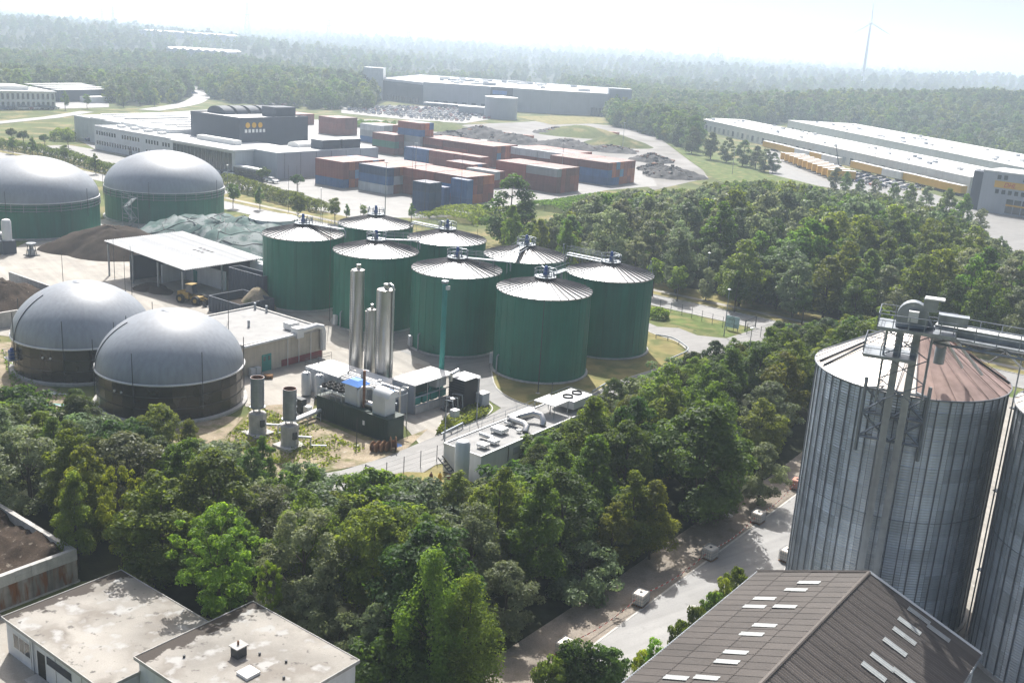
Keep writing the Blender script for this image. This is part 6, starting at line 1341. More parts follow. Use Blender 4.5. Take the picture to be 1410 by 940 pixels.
# ================================================================== FAR BUILDINGS AND YARDS
# ---- shipping containers: long side across the grid
CL, CW, CH = 12.19, 2.44, 2.59
def cont_meshes(L):
    b = MB(); n = int(L / .6); xs = np.linspace(.12, L - .12, 2 * n + 1); e = .04
    for y, s in ((0, 1), (CW, -1)):    # ribbed long walls
        vv = []
        for k, x in enumerate(xs): yy = y + s * (e if (k // 2) % 2 else .09); vv += [(x, yy, .15), (x, yy, CH - .1)]
        fs = [(2 * k, 2 * k + 2, 2 * k + 3, 2 * k + 1) if s > 0 else (2 * k, 2 * k + 1, 2 * k + 3, 2 * k + 2) for k in range(len(xs) - 1)]
        b.add(vv, fs)
    b.box(.06, L - .06, .1, CW - .1, .12, CH - .08)
    fr = MB()
    for x in (0, L - .14):
        for y in (0, CW - .14): fr.box(x, x + .14, y, y + .14, 0, CH)
    for y in (0, CW - .14):
        for z in (0, CH - .12): fr.box(.14, L - .14, y + .002, y + .138, z + .002, z + .118)
    for x in (0, L - .14):
        for z in (0, CH - .12): fr.box(x + .002, x + .138, .14, CW - .14, z + .002, z + .118)
    d = MB().box(L - .05, L - .01, .16, CW / 2 - .01, .15, CH - .14); rods = MB()
    for y in (.45, .9): rods.bar((L + .015, y, .1), (L + .015, y, CH - .1), .04)
    d2 = MB().box(L - .05, L - .01, CW / 2 + .01, CW - .16, .15, CH - .14)
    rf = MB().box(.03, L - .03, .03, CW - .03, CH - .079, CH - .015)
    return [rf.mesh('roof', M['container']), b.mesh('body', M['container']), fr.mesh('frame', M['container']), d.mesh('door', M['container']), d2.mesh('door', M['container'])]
C40, C20 = cont_meshes(CL), cont_meshes(6.06)
CC = {'r': (.26, .068, .048), 'o': (.42, .125, .05), 'b': (.04, .125, .30), 'B': (.02, .055, .13), 'g': (.34, .36, .36), 'w': (.55, .57, .58), 'G': (.02, .16, .09), 'n': (.17, .055, .045), 'l': (.10, .25, .42)}
CN = {'r': 'red-brown', 'o': 'orange-red', 'b': 'blue', 'B': 'dark blue', 'g': 'grey', 'w': 'pale grey', 'G': 'green', 'n': 'dark brown', 'l': 'light blue'}
ORD = ['first', 'second', 'third', 'fourth', 'fifth', 'sixth', 'seventh', 'eighth', 'ninth', 'tenth', 'eleventh', 'twelfth']
crng = random.Random(12)
def cont(a, b, z, ck, label, L=CL):
    o = gthing('shipping_container', label, 'container', a, b, z, 'stacked shipping containers'); c = CC[ck]; j = crng.uniform(.85, 1.15)
    glare_tint = tuple(q * j * .55 + w * .45 for q, w in zip(c, (.40, .36, .34)))   # sun glare on the roofs painted in as a paler colour
    for nm, me in zip(('roof', 'body', 'frame', 'door', 'door'), C40 if L > 7 else C20): put(nm, me, o, color=glare_tint if nm == 'roof' else tuple(q * j for q in c))
LV = ['bottom', 'second', 'third', 'fourth', 'top']
def block(a, b, n, m, levels, name, pal, L=CL, front=None, ends=None):
    "near corner (a,b): n containers along E1, m lengths back along -E2; only those the photo can show are built"
    for k in range(levels):
        for i in range(n):
            for j in range(m):
                if not (k == levels - 1 or i == 0 or j == 0): continue
                ck = front[k][j % len(front[k])] if (front and i == 0 and j < 99) else crng.choice(pal)
                if ends and j == 0 and (i, k) in ends: ck = ends[(i, k)]
                lv = 'top' if k == levels - 1 else 'bottom' if k == 0 else 'middle' if levels == 3 else LV[k]
                cont(a + i * 2.52, b - (j + 1) * (L + .25) + .25, k * CH, ck, f'{CN[ck]} container, {ORD[i]} back, {lv} layer{(", " + ORD[j] + " from right") if m > 1 else ""}, in {name}', L)
block(217.8, -229.2, 7, 1, 3, 'the stack nearest the factory', 'rrrno', front=['b', 'r', 'r'], ends={(5, 2): 'l', (2, 1): 'l'})
block(220.9, -213.6, 8, 1, 3, 'stack left of blue boxes', 'rgwno', front=['w', 'b', 'B'])
block(226.9, -188.6, 5, 2, 3, 'long brown stack', 'rrno', front=['rr', 'br', 'nr'])
block(207.5, -185.3, 2, 1, 3, 'the free-standing dark blue stack', 'B', L=6.06, front=['B', 'B', 'B'])
block(219.5, -190.3, 1, 1, 2, 'the low blue stack', 'b', L=6.06, front=['b', 'b'])
block(221.8, -184.0, 1, 1, 3, 'the blue stack right of the free-standing one', 'b', L=6.06, front=['b', 'b', 'b'])
block(270.3, -187.9, 5, 2, 3, 'stack behind lone dark tree', 'rrn', front=['nn', 'nr', 'gr'])
block(303.7, -190.0, 7, 2, 3, 'stack at right yard end', 'rron', front=['br', 'br', 'nn'], ends={(1, 1): 'o', (2, 2): 'l', (1, 0): 'b', (2, 0): 'b', (3, 1): 'l'})
block(312.0, -214.0, 7, 2, 3, 'pale-topped stack in mid yard', 'rnr', front=['ww', 'nr', 'ww'], ends={(3, 2): 'l', (1, 1): 'l'})
block(305.1, -241.7, 6, 3, 3, 'long stack in mid yard', 'rrno', front=['rrr', 'nrn', 'nnr'], ends={(1, 0): 'l', (1, 1): 'l'})
block(290.0, -235.2, 2, 3, 2, 'low front row', 'rno', front=['nrb', 'rrb'])
block(303.8, -276.9, 3, 1, 5, 'the five-high tower', 'rrob', front=['b', 'w', 'g', 'b', 'r'], ends={(1, 2): 'b', (2, 0): 'b', (1, 4): 'o', (2, 3): 'o'})
block(298.4, -285.5, 3, 1, 3, 'stack left of five-high tower', 'nr', front=['n', 'G', 'n'])
block(323.4, -318.0, 5, 1, 3, 'the pale blue stack behind the factory', 'rrg', front=['b', 'g', 'w'])
block(330.2, -351.8, 5, 1, 3, 'the red stack behind the factory', 'rn', front=['r', 'r', 'r'])
block(270.0, -222.0, 3, 1, 2, 'small stack left of lone dark tree', 'rbn', front=['b', 'r'])
block(262.0, -206.0, 2, 1, 2, 'pair before the mid yard', 'ro', front=['r', 'g'])
block(345.5, -397.9, 5, 2, 2, 'far red rows behind dark block', 'r', front=['rr', 'rr'])
# ---- factory
def quad_windows(o, x0, x1, n, z0, z1, y=-.05, skip=()):
    w = (x1 - x0) / n
    for k in range(n):
        if k in skip: continue
        f = put('window', MB().box(x0 + k * w + w * .22, x0 + k * w + w * .78, y, y + .045, z0, z1).mesh('window', M['window_glass']), o)
def factory():
    aF, bL = ab(G(131, 205))[0], ab(G(131, 205))[1]; L = ab(G(226, 227))[1] - bL
    o = gthing('factory_building', 'long white two-storey factory office with rows of small windows', 'building', aF, bL)
    MB().box(0, L, 0, 14, 0, 7.8).build('wall', M['white_wall'], o); MB().box(.3, L - .3, .3, 13.7, 7.8, 7.95).build('roof', M['roof_white'], o)
    MB().box(-.1, L + .1, -.1, .3, 7.8, 8.25).build('parapet', M['white_wall'], o); MB().box(-.1, .3, .3, 14, 7.8, 8.25).build('parapet', M['white_wall'], o)
    quad_windows(o, 1, L - 2, 28, 5.2, 6.5, skip=(8, 9, 17, 18, 24)); quad_windows(o, 1, L - 2, 28, 1.8, 3.1, skip=(17, 18, 22, 23, 24))
    for x in (L * .45, L * .7): MB().box(x, x + 1.6, -.06, -.01, 0, 2.5).build('door', M['window_glass'], o)
    for k in range(4): MB().box(6 + k * 8, 8.5 + k * 8, 5, 7.2, 7.95, 8.8).build('rooflight', M['steel_white'], o)
    # taller store behind on the left
    q = gthing('factory_store', 'pale windowless factory store left of the office', 'building', aF + 10, bL - 30)
    MB().box(0, 60, 0, 46, 0, 8.8).build('wall', M['pale_wall'], q)
    for k in range(6): MB().box(.4 + k * 9.95, 9.9 + k * 9.95, .4, 45.6, 8.8, 8.95 + .25 * (k % 2)).build('roof_bay', M['roof_white'], q)
    for k in range(7): MB().box(3 + k * 8, 5 + k * 8, 9, 36, 9.2, 9.6).build('rooflight', M['steel_white'], q)
    # glazed hall and loading block
    bG = bL + L; g = gthing('glazed_hall', 'low factory wing with glass front and white gable', 'building', aF - .5, bG); Lg = 32
    MB().box(0, Lg, 0, 22, 0, 7.6).build('wall', M['pale_wall'], g); MB().box(-.3, Lg + .4, -1.0, 22.2, 7.6, 8.1).build('roof', M['roof_white'], g)
    for k in range(16): MB().box(.3 + k * 1.9, 2.0 + k * 1.9, -.07, -.01, 1.0, 6.9).build('glass_pane', M['window_glass'], g)
    MB().box(2, 22, 8, 10.5, 8.1, 9.6).build('rooflight', M['steel_white'], g)
    c = ab(G(340, 241)); q2 = gthing('loading_block', 'plain grey factory block behind the parked bus', 'building', c[0] + 2, c[1] - 4)
    MB().box(0, 16, 0, 44, 0, 8.0).build('wall', M['grey_wall'], q2); MB().box(.3, 15.7, .3, 43.7, 8.0, 8.15).build('roof', M['roof_white'], q2)
    for k in range(6): MB().box(16.001, 16.05, 3 + k * 6.5, 3.12 + k * 6.5, .2, 7.8).build('wall_joint', M['slate_wall'], q2)
    for y in (27, 35): MB().box(15.95, 19.5, y, y + 5, .2, 4.2).build('dock_shelter', M['slate_wall'], q2); MB().box(15.9, 20, y - .3, y + 5.3, 4.2, 4.5).build('dock_roof', M['roof_white'], q2)
    n = 8
    for k, (x, y) in enumerate([(5, 16)]):
        pts = [(x + 3 * math.cos(math.pi * i / n), 8.15 + 1.8 * math.sin(math.pi * i / n)) for i in range(n + 1)]; m = n + 1
        MB().add([(px, yy, z) for yy in (y, y + 12) for px, z in pts], [(i, m + i, m + i + 1, i + 1) for i in range(n)] + [tuple(range(m)), tuple(range(2 * m - 1, m - 1, -1))]).build('barrel_roof', M['roof_white'], q2, smooth=SM)
    for y in (20, 29): MB().box(9, 14.5, y, y + 8, 8.15, 11).build('roof_plant', M['slate_wall'], q2); MB().box(8.9, 14.6, y - .1, y + 8.1, 11, 11.15).build('roof_plant_lid', M['steel_white'], q2)
    # dark roasting block
    d = ab(G(330, 165, 15.5)); dl = ab(G(277, 155, 15.5)); dr = ab(G(403, 160, 15.5)); W = d[1] - dl[1]; Ld = dr[0] - d[0]
    k_ = gthing('dark_block', 'tall slate grey factory block with small yellow and white sign', 'building', d[0], d[1] - W)
    MB().box(0, W, 0, Ld, 0, 15.5).build('wall', M['slate_wall'], k_); MB().box(.4, W - .4, .4, Ld - .4, 15.5, 15.7).build('roof', M['roof_white'], k_)
    for x0, x1, y0, y1 in ((0, W, 0, .4), (0, W, Ld - .4, Ld), (0, .4, .4, Ld - .4), (W - .4, W, .4, Ld - .4)): MB().box(x0 - .003, x1 + .003, y0 - .003, y1 + .003, 15.5, 16.1).build('parapet', M['slate_wall'], k_)
    for i in range(4):
        y = 6 + i * 5.5; pts = [(6 + 5 * math.cos(math.pi * j / 8), 15.7 + 2.6 * math.sin(math.pi * j / 8)) for j in range(9)]
        MB().add([(px, yy, z) for yy in (y, y + 4.2) for px, z in pts], [(j, 9 + j, 10 + j, j + 1) for j in range(8)] + [tuple(range(9)), tuple(range(17, 8, -1))]).build('roof_cowl', M['slate_wall'], k_, smooth=SM)
    MB().box(W - 10, W - 3, Ld - 12, Ld - 3, 15.7, 19).build('roof_house', M['slate_wall'], k_)
    for i in range(3): MB().lathe([(0, 0), (.9, 0), (.9, .12), (0, .12)], 16).build('sign_disc', M['yellow'], k_, (0, 0, 0)).matrix_local = Matrix.Translation((W + .02, 3.2 + i * 2.6, 13.6)) @ Matrix.Rotation(R(90), 4, 'Y')
    for i in range(6): MB().box(W + .01, W + .12, 2.0 + i * 1.5, 2.9 + i * 1.5, 11.2, 12.3).build('sign_letter', M['paint_white'], k_)
factory()
def coach():
    p = G(345, 246); o = thing('coach', 'dark parked coach with pale roof in front of the grey factory block', 'bus', (p[0], p[1], 0), ROT); L, W, h = 13.5, 2.5, 3.5
    MB().box(-L / 2, L / 2, -W / 2, W / 2, .4, 1.5).build('lower_body', M['dark_steel'], o); MB().box(-L / 2 + .02, L / 2 - .02, -W / 2 + .02, W / 2 - .02, 1.5, 3.0).build('window_band', M['window_glass'], o); MB().box(-L / 2, L / 2, -W / 2, W / 2, 3.0, h).build('roof', M['steel_white'], o)
    for k in range(7): MB().box(-L / 2 + .5 + k * 1.9, -L / 2 + .62 + k * 1.9, -W / 2 - .01, W / 2 + .01, 1.5, 3.0).build('pillar', M['dark_steel'], o)
    wm = MB().tube([(0, -.15, 0), (0, .15, 0)], .5, 14).mesh('wheel', M['rubber'])
    for x in (-4.2, -3.0, 4.4):
        for y in (-1.12, 1.12): put('wheel', wm, o, (x, y, .5))
    MB().box(L / 2, L / 2 + .06, -1.0, 1.0, .6, 1.3).build('front_panel', M['galv'], o)
coach()
# ---- cars: small in the photograph
def car_mesh(name, van=False):
    b = MB(); L, W = (5.2, 1.95) if van else (4.4, 1.78)
    P = [(-L / 2, .35), (-L / 2, .85), (-L / 2 + .15, .95), (L / 2 - 1.1, .95), (L / 2 - .1, .75), (L / 2, .4)]
    m = len(P); b.add([(x, y, z) for y in (-W / 2, W / 2) for x, z in P], [(i, i + 1, m + i + 1, m + i) for i in range(m - 1)] + [tuple(range(m - 1, -1, -1)), tuple(range(m, 2 * m)), (0, m, 2 * m - 1, m - 1)][:3], 0)
    zt = 1.95 if van else 1.45; x0, x1 = (-L / 2 + .1, L / 2 - 1.3) if van else (-L / 2 + .3, L / 2 - 1.3); xi = (.05, .5) if van else (.55, .7)
    q = [(x0, .95), (x0 + xi[0], zt), (x1 - xi[1], zt), (x1, .95)]; w2 = W / 2 - .06; w3 = w2 - .14
    vv = [(q[0][0], -w2, .95), (q[3][0], -w2, .95), (q[3][0], w2, .95), (q[0][0], w2, .95), (q[1][0], -w3, zt), (q[2][0], -w3, zt), (q[2][0], w3, zt), (q[1][0], w3, zt)]
    b.add(vv, [(4, 5, 6, 7)], 0); b.add(vv, [(0, 1, 5, 4), (1, 2, 6, 5), (2, 3, 7, 6), (3, 0, 4, 7)], 1)
    for x in (-L / 2 + .85, L / 2 - .85):
        for y in (-W / 2 + .1, W / 2 - .1): b.tube([(x, y - .1, .33), (x, y + .1, .33)], .33, 10, True, 2)
    return b.mesh(name, [M['carpaint'], M['window_glass'], M['rubber']])
CAR, VAN = car_mesh('car_body'), car_mesh('van_body', True)
CARCOL = [((.75, .76, .77), 'white'), ((.45, .46, .48), 'silver'), ((.12, .125, .13), 'dark grey'), ((.015, .015, .018), 'black'), ((.03, .06, .18), 'blue'), ((.3, .02, .02), 'red'), ((.7, .71, .72), 'white')]
def car(x, y, rz, where, grp, van=False):
    c, n = crng.choice(CARCOL); o = put('parked_car' if not van else 'parked_van', VAN if van else CAR, None, (x, y, .3), rz, color=c); o.location.z = .22
    tag(o, f'{n} {"van" if van else "car"} parked {where}', 'van' if van else 'car', grp)
cp = [tuple(G(*q)[:2]) for q in [(478, 148), (560, 147.5), (640, 150), (696, 161), (640, 168.5), (560, 163), (480, 154)]]
x0, x1 = min(p[0] for p in cp), max(p[0] for p in cp); y0, y1 = min(p[1] for p in cp), max(p[1] for p in cp); y = y0; row_ = 0
while y < y1:
    x = x0
    while x < x1:
        if inside((x, y), cp) and crng.random() < .82: car(x, y, R(90) + crng.uniform(-.03, .03), f'in row {ORD[min(row_, 11)]} from the front of the warehouse car park' if False else 'in the crowded car park before the big grey warehouse', 'cars in the warehouse car park')
        x += 2.9
    row_ += 1; y += 6.2 if row_ % 2 else 11.5
for k in range(11): p = G(4 + k * 7.2, 152 - .1 * k); car(p[0], p[1], ROT + R(90), 'in front of the white office at the left edge', 'cars before the white office', k % 4 == 0)
for k in range(5): p = G(100 + k * 6, 186 + k * 1.6); car(p[0] + 3, p[1] - 6, ROT + R(90), 'in the shade of the factory store', 'cars at the factory store')
for k, (u, v) in enumerate([(312, 240), (317, 242), (375, 252)]): p = G(u, v); car(p[0], p[1], ROT, 'beside the coach', 'cars beside the coach')
p = G(268, 130); car(p[0], p[1], 1.0, 'driving on the bright country road', None)
for u in (375, 392, 396, 430): p = G(u, 146); car(p[0], p[1], ROT, 'on the road edge behind the dark block', 'cars behind the dark block', u == 430)
# ---- big grey warehouse
def warehouse():
    o = thing('grey_warehouse', 'very large grey warehouse with dark left wing behind the car park', 'building', (0, 735, 0)); h = 15.5
    P = [(-105, 32), (-72, 0), (-10, -7), (16, -9), (56, 0), (78, 120), (-90, 150)]
    n = len(P)
    for i in range(n):
        a_, c_ = np.array(P[i]), np.array(P[(i + 1) % n]); L = np.linalg.norm(c_ - a_); k = max(1, round(L / 16)) if i < 4 else 1
        for j in range(k):
            p0 = a_ + (c_ - a_) * j / k; p1 = a_ + (c_ - a_) * (j + 1) / k; t = (p1 - p0) / np.linalg.norm(p1 - p0); nr = np.array([-t[1], t[0]]) * .25
            dark = i == 0 or (i == 1 and j == k - 1)
            MB().prism([p0 + t * .04, p1 - t * .04, p1 - t * .04 + nr, p0 + t * .04 + nr], 0, h - (2 if i == 0 else 0)).build('wall_panel', M['slate_wall' if dark else 'grey_wall'], o)
    inner = [tuple(np.array(p) * .985) for p in P]; MB().prism([(x, y + .9) for x, y in inner], h - 2.3, h - .4, bottom=False).build('roof', M['roof_white'], o)
    for k in range(26):
        x = crng.uniform(-75, 55); y = crng.uniform(14, 110); MB().box(x, x + crng.uniform(3, 10), y, y + crng.uniform(2, 4), h - .4, h + crng.uniform(.6, 1.6)).build('roof_plant', M['steel_white' if k % 3 else 'grey_wall'], o)
    MB().box(-118, -104, 30, 44, 0, 22).build('corner_tower', M['pale_wall'], o); MB().box(56, 72, 4, 20, 0, 19).build('stair_tower', M['grey_wall'], o)
    MB().box(-24, -14, -7.4, -7.1, 10.6, 13.2).build('wall_sign', M['bluesheet'], o)
    for k in range(12): MB().box(-100 + k * 2.2, -98.6 + k * 2.2, 26.5 - k * 2.15 - .3, 26.6 - k * 2.15, 1, 4).build('window', M['window_glass'], o)
    for k in range(9): MB().box(-64 + k * 6.5, -61 + k * 6.5, -1.6 - k * .75 - .9, -1.2 - k * .75 - .6, .1, 3.6).build('dock_door', M['slate_wall'], o)
    for k in range(5): MB().box(44 + k * 2.6, 45.6 + k * 2.6, -5.2 + k * .6, -2.4 + k * .6, 0, 5.5).build('dock', M['slate_wall'], o)
warehouse()
o = thing('round_tank', 'grey round water tank at the right end of the car park', 'tank', (*G(689, 163)[:2], 0)); MB().lathe([(10, 0), (10, 12.5)], 36).build('wall', M['grey_wall'], o, smooth=True); MB().lathe([(10.2, 12.5), (10.2, 12.8), (0, 13.6)], 36).build('roof', M['roof_white'], o, smooth=SM)
o = thing('pump_hut', 'low grey hut left of the round water tank', 'building', (*G(662, 160)[:2], 0), 0); MB().box(-14, 10, 0, 9, 0, 5).build('wall', M['grey_wall'], o); MB().box(-14.3, 10.3, -.3, 9.3, 5, 5.4).build('roof', M['roof_white'], o)
o = thing('canopy', 'long low canopy roof at the edge of the car park', 'canopy', (*G(620, 151)[:2], 0), -.25); MB().box(-18, 18, -3, 3, 3.2, 3.6).build('roof', M['roof_white'], o)
for x in (-16, 0, 16): MB().bar((x, 0, 0), (x, 0, 3.2), .3).build('post', M['galv'], o)
# ---- depot with two long white halls
def depot():
    for nm, lab, z, f0, f1, wd, grp in (('depot_hall', 'long white roofed depot hall with loading doors, the near one', 6.5, (955, 162), (1337, 245), 34, 0), ('depot_hall', 'long white roofed depot hall, the far one', 7.5, (1085, 166), (1440, 238), 46, 1)):
        A, B = G(*f0, z)[:2], G(*f1, z)[:2]; L = float(np.linalg.norm(B - A)); an = math.atan2(*(B - A)[::-1])
        o = thing(nm, lab, 'hall', (*A, 0), an); n = 16
        for k in range(n): MB().box(k * L / n + .05, (k + 1) * L / n - .05, 0, .4, 0, z).build('wall_bay', M['pale_wall'], o)
        MB().box(0, L, .4, wd, 0, z - .3).build('core', M['pale_wall'], o)
        for k in range(8): MB().box(k * L / 8 + .04, (k + 1) * L / 8 - .04, -.2, wd + .2, z, z + .3 + .02 * (k % 2)).build('roof_bay', M['roof_white'], o)
        for k in range(34): x = crng.uniform(5, L - 5); y = crng.uniform(2, wd - 3); MB().box(x, x + crng.uniform(1, 2.5), y, y + crng.uniform(1, 2), z + .3, z + crng.uniform(.8, 1.6)).build('roof_unit', M['steel_white' if k % 3 else 'grey_wall'], o)
        for k in range(40): x = 8 + k * (L - 16) / 40; MB().box(x, x + 2.6, -.12, -.01, .8, 3.6).build('dock_door', M['grey_wall' if k % 2 else 'slate_wall'], o)
    # office block with the yellow band
    A = G(1345, 290)[:2]; B = G(1410, 300)[:2]; an = math.atan2(*(B - A)[::-1]); h = 13.5; L = 36
    o = thing('depot_office', 'grey depot office with yellow sign band and red lettering', 'building', (*A, 0), an)
    MB().box(0, L, 0, 16, 0, h).build('wall', M['grey_wall'], o); MB().box(-.2, L + .2, -.2, 16.2, h, h + .4).build('roof', M['roof_white'], o)
    MB().box(4.2, L, -.12, -.01, 8.6, 10.8).build('sign_band', M['yellow'], o)
    try:
        cu = bpy.data.curves.new('sign_text', 'FONT'); cu.body = 'DHL'; cu.size = 2.1; cu.extrude = .03; cu.shear = .3
        to = bpy.data.objects.new('tmp', cu); col.objects.link(to); dg = bpy.context.evaluated_depsgraph_get(); me = bpy.data.meshes.new_from_object(to.evaluated_get(dg)); col.objects.unlink(to); bpy.data.objects.remove(to)
        me.materials.clear(); me.materials.append(M['red_letter']); put('sign_lettering', me, o, (7.2, -.16, 8.95), rot=(R(90), 0, 0), scale=(.95, 1, 1))
    except Exception as e: print('text', e)
    for z0 in (11.3, 6.6):
        for k in range(14):
            if k in (2, 3) and z0 > 10: continue
            put('window', MB().box(4.8 + k * 2.1, 6.0 + k * 2.1, -.08, -.01, z0, z0 + 1.4).mesh('window', M['window_glass']), o)
    for k in range(9): put('window', MB().box(9 + k * 2.6, 11.2 + k * 2.6, -.08, -.01, .6, 5.2).mesh('window', M['window_glass']), o)
    MB().box(9, L, -.2, -.09, 3.0, 3.5).build('canopy_band', M['yellow'], o)
    MB().box(-4, 0, 2, 14, 0, h - .6).build('stair_wing', M['slate_wall'], o)
    for k in range(5): MB().box(-4.08, -4.0, 3, 6, 1 + k * 2.4, 2.2 + k * 2.4).build('window', M['window_glass'], o)
depot()
def trailer_meshes():
    bx = MB().box(0, 13.6, -1.25, 1.25, 1.1, 4.0).mesh('box_body', M['yellow']); ch = MB().box(.3, 13.3, -.5, .5, .8, 1.1).mesh('chassis', M['dark_steel']); wm = MB().tube([(0, -.2, 0), (0, .2, 0)], .5, 10).mesh('wheel', M['rubber']); lg = MB().bar((0, 0, 0), (0, 0, .9), .12).mesh('landing_leg', M['dark_steel']); rf = MB().box(-.02, 13.62, -1.27, 1.27, 4.0, 4.06).mesh('roof_sheet', M['roof_white']); return bx, ch, wm, lg, rf
TB = trailer_meshes(); bw = TB[0].copy(); bw.materials[0] = M['steel_white']
def trailer(x, y, rz, white, where, L=1.0):
    o = thing('box_trailer' if L > .8 else 'swap_body', f'{"white" if white else "yellow"} {"trailer" if L > .8 else "swap body"} {where}', 'trailer', (x, y, 0), rz, 'trailers at the depot'); o.scale = (L, 1, 1)
    put('box_body', bw if white else TB[0], o); put('chassis', TB[1], o); put('roof_sheet', TB[4], o)
    for wx in (10, 11.3, 12.6):
        for wy in (-1.05, 1.05): put('wheel', TB[2], o, (wx, wy, .5))
    for wy in (-.8, .8): put('landing_leg', TB[3], o, (2.4, wy, 0))
def row_px(a_, c_, n, dirpx, where, whites=(), L=1.0):
    A, B = G(*a_)[:2], G(*c_)[:2]; D = B - A; an = math.atan2(D[1], D[0])
    for k in range(n): p = A + D * k / n; trailer(p[0], p[1], an + dirpx, k in whites, f'{where}, {ORD[k]} from the left', L)
_dA, _dB = G(1060, 187, 6.5)[:2], G(1337, 245, 6.5)[:2]; _dd = (_dB - _dA) / np.linalg.norm(_dB - _dA); _dnrm = np.array([_dd[1], -_dd[0]]); _dan = math.atan2(_dd[1], _dd[0])
def dep(s, t): return _dA + _dd * s + _dnrm * t
_dL = float(np.linalg.norm(_dB - _dA))
for k, s in enumerate(np.array([.02, .10]) * _dL): q = dep(s, 4); trailer(*q, _dan, False, f'by the far end of the depot hall, {ORD[k]} from the left')
for k, s in enumerate(np.array([.17, .243, .318, .40]) * _dL): q = dep(s, 5 + .4 * (k % 2)); trailer(*q, _dan, k in (1, 3), f'in the left row before the depot hall, {ORD[k]} from the left')
for k, s in enumerate(np.array([.55, .625, .71, .79, .87, .945]) * _dL): q = dep(s, 5 + .5 * (k % 3)); trailer(*q, _dan + .01 * (k % 3), k in (2,), f'in the right row before the depot hall, {ORD[k]} from the left', 1.0)
_oA, _oB = G(1074, 222)[:2], G(1138, 247)[:2]
for k in range(11): q = _oA + (_oB - _oA) * k / 10; trailer(q[0], q[1], math.atan2(*(_oB - _oA)[::-1]) + R(78), False, f'in the outer row behind the trees, {ORD[k]} from the left', .8)
for k in range(44): q = dep(_dL * (.52 + .0098 * k), 15 + (k % 3) * 7); car(q[0], q[1], _dan + R(90), 'in the depot staff car park before the yellow trailers', 'cars in the depot car park', k % 9 == 4)
# ---- depot yard crane mast, white tent
q = dep(.52 * _dL, 9); o = thing('yard_crane', 'thin leaning crane mast before the depot hall', 'crane', (*q, 0)); MB().box(-1.2, 1.2, -1.2, 1.2, 0, 1.6).build('base', M['dark_steel'], o); MB().tube([(0, 0, 1.6), (-3.5, 0, 14)], [.22, .1], 8).build('boom', M['dark_steel'], o)
# ---- white office at the left edge
def left_office():
    A = G(77, 151)[:2]; o = thing('white_office', 'white two-storey office with tall window pairs at the left edge', 'building', (*A, 0), math.atan2(*(G(77, 151) - G(0, 151))[:2][::-1])); L = 48
    MB().box(-L, 0, 0, 30, 0, 8.2).build('wall', M['white_wall'], o); MB().box(-L - .5, .5, -.6, 30.5, 8.2, 8.7).build('roof', M['roof_white'], o); MB().box(-L + 4, -10, 6, 26, 8.7, 10.5).build('roof_storey', M['roof_white'], o)
    for r_ in range(2):
        for k in range(20): put('window', MB().box(-L + 1.6 + k * 2.35, -L + 2.7 + k * 2.35, -.08, -.01, .9 + 3.9 * r_, 3.6 + 3.9 * r_).mesh('window', M['window_glass']), o)
    B = G(82, 141)[:2]; o2 = thing('brick_depot', 'long dark depot building with pale roof strips right of the white office', 'building', (*B, 0), math.atan2(*(G(155, 139) - G(82, 141))[:2][::-1])); L2 = float(np.linalg.norm(G(155, 139) - G(82, 141)))
    MB().box(0, L2, 0, 26, 0, 6.2).build('wall', M['slate_wall'], o2)
    for k in range(4): MB().box(-.5, L2 + .5, k * 6.7 - .2, k * 6.7 + 5.6, 6.2 + .5 * k, 6.5 + .5 * k).build('roof_strip', M['roof_white'], o2)
    MB().box(L2 * .3, L2 * .75, -10, -3, 0, 3.2).build('bay_front', M['white_wall'], o2)
left_office()
# ---- far white greenhouses
for i, (u0, u1, v, d, lb) in enumerate([(190, 315, 43, 1700, 'very long white greenhouse roof among the far woods, farther one'), (225, 312, 67.5, 1150, 'long white greenhouse roof among the far woods, nearer one')]):
    def at_d(u, v): 
        r_ = _f + _r * ((u - 705) / FPX) - _u * ((v - 470) / FPX); k = d / r_[1]; return np.array([r_[0] * k, d, CAM_H + r_[2] * k])
    A, B = at_d(u0, v - 2), at_d(u1, v + (4 if i == 0 else 1)); zt = (A[2] + B[2]) / 2; zb = float(hz((A[0] + B[0]) / 2, d)); L = B[0] - A[0]
    o = thing('greenhouse', lb, 'greenhouse', (A[0], d, zb)); z = max(5, zt - zb); MB().box(0, L, 0, 40, 0, z - 2).build('wall', M['grey_wall'], o); nb = 8
    for k in range(nb): MB().add([(k * L / nb, 0, z - 2), ((k + .5) * L / nb, 0, z), ((k + 1) * L / nb, 0, z - 2), (k * L / nb, 60, z - 2), ((k + .5) * L / nb, 60, z), ((k + 1) * L / nb, 60, z - 2)], [(0, 1, 4, 3), (1, 2, 5, 4), (0, 2, 1), (3, 4, 5)]).build('roof_bay', M['roof_white'], o)
# ---- scrap heaps in the yard
for i, (u, v, rx, ry, h) in enumerate([(622, 190, 14, 8, 4), (660, 188, 17, 9, 7), (705, 196, 14, 8, 6), (765, 184, 13, 7, 4), (780, 203, 17, 9, 5.5), (842, 208, 14, 7, 3.5), (898, 222, 10, 6, 4), (905, 235, 9, 6, 3.5), (925, 243, 12, 7, 5)]):
    c = G(u, v)[:2]; heap('scrap_heap', [c + np.array([rx * math.cos(t) * (1 + .2 * math.sin(3 * t + i)), ry * 1.6 * math.sin(t)]) for t in np.linspace(0, TAU, 9)[:-1]], h * .62, 'tyre_pile', ['dark scrap heap left of the yard track', 'tall dark scrap heap behind the middle stacks', 'dark scrap heap with rusty machines', 'flat dark scrap heap at the back of the yard', 'pointed dark scrap heap in mid yard', 'small scrap heap in front of the grass bank', 'scrap heap right of the containers, upper one', 'scrap heap right of the containers, middle one', 'scrap heap right of the containers beside the wood, lowest one'][i], 'heap', 30 + i, .5, .8)
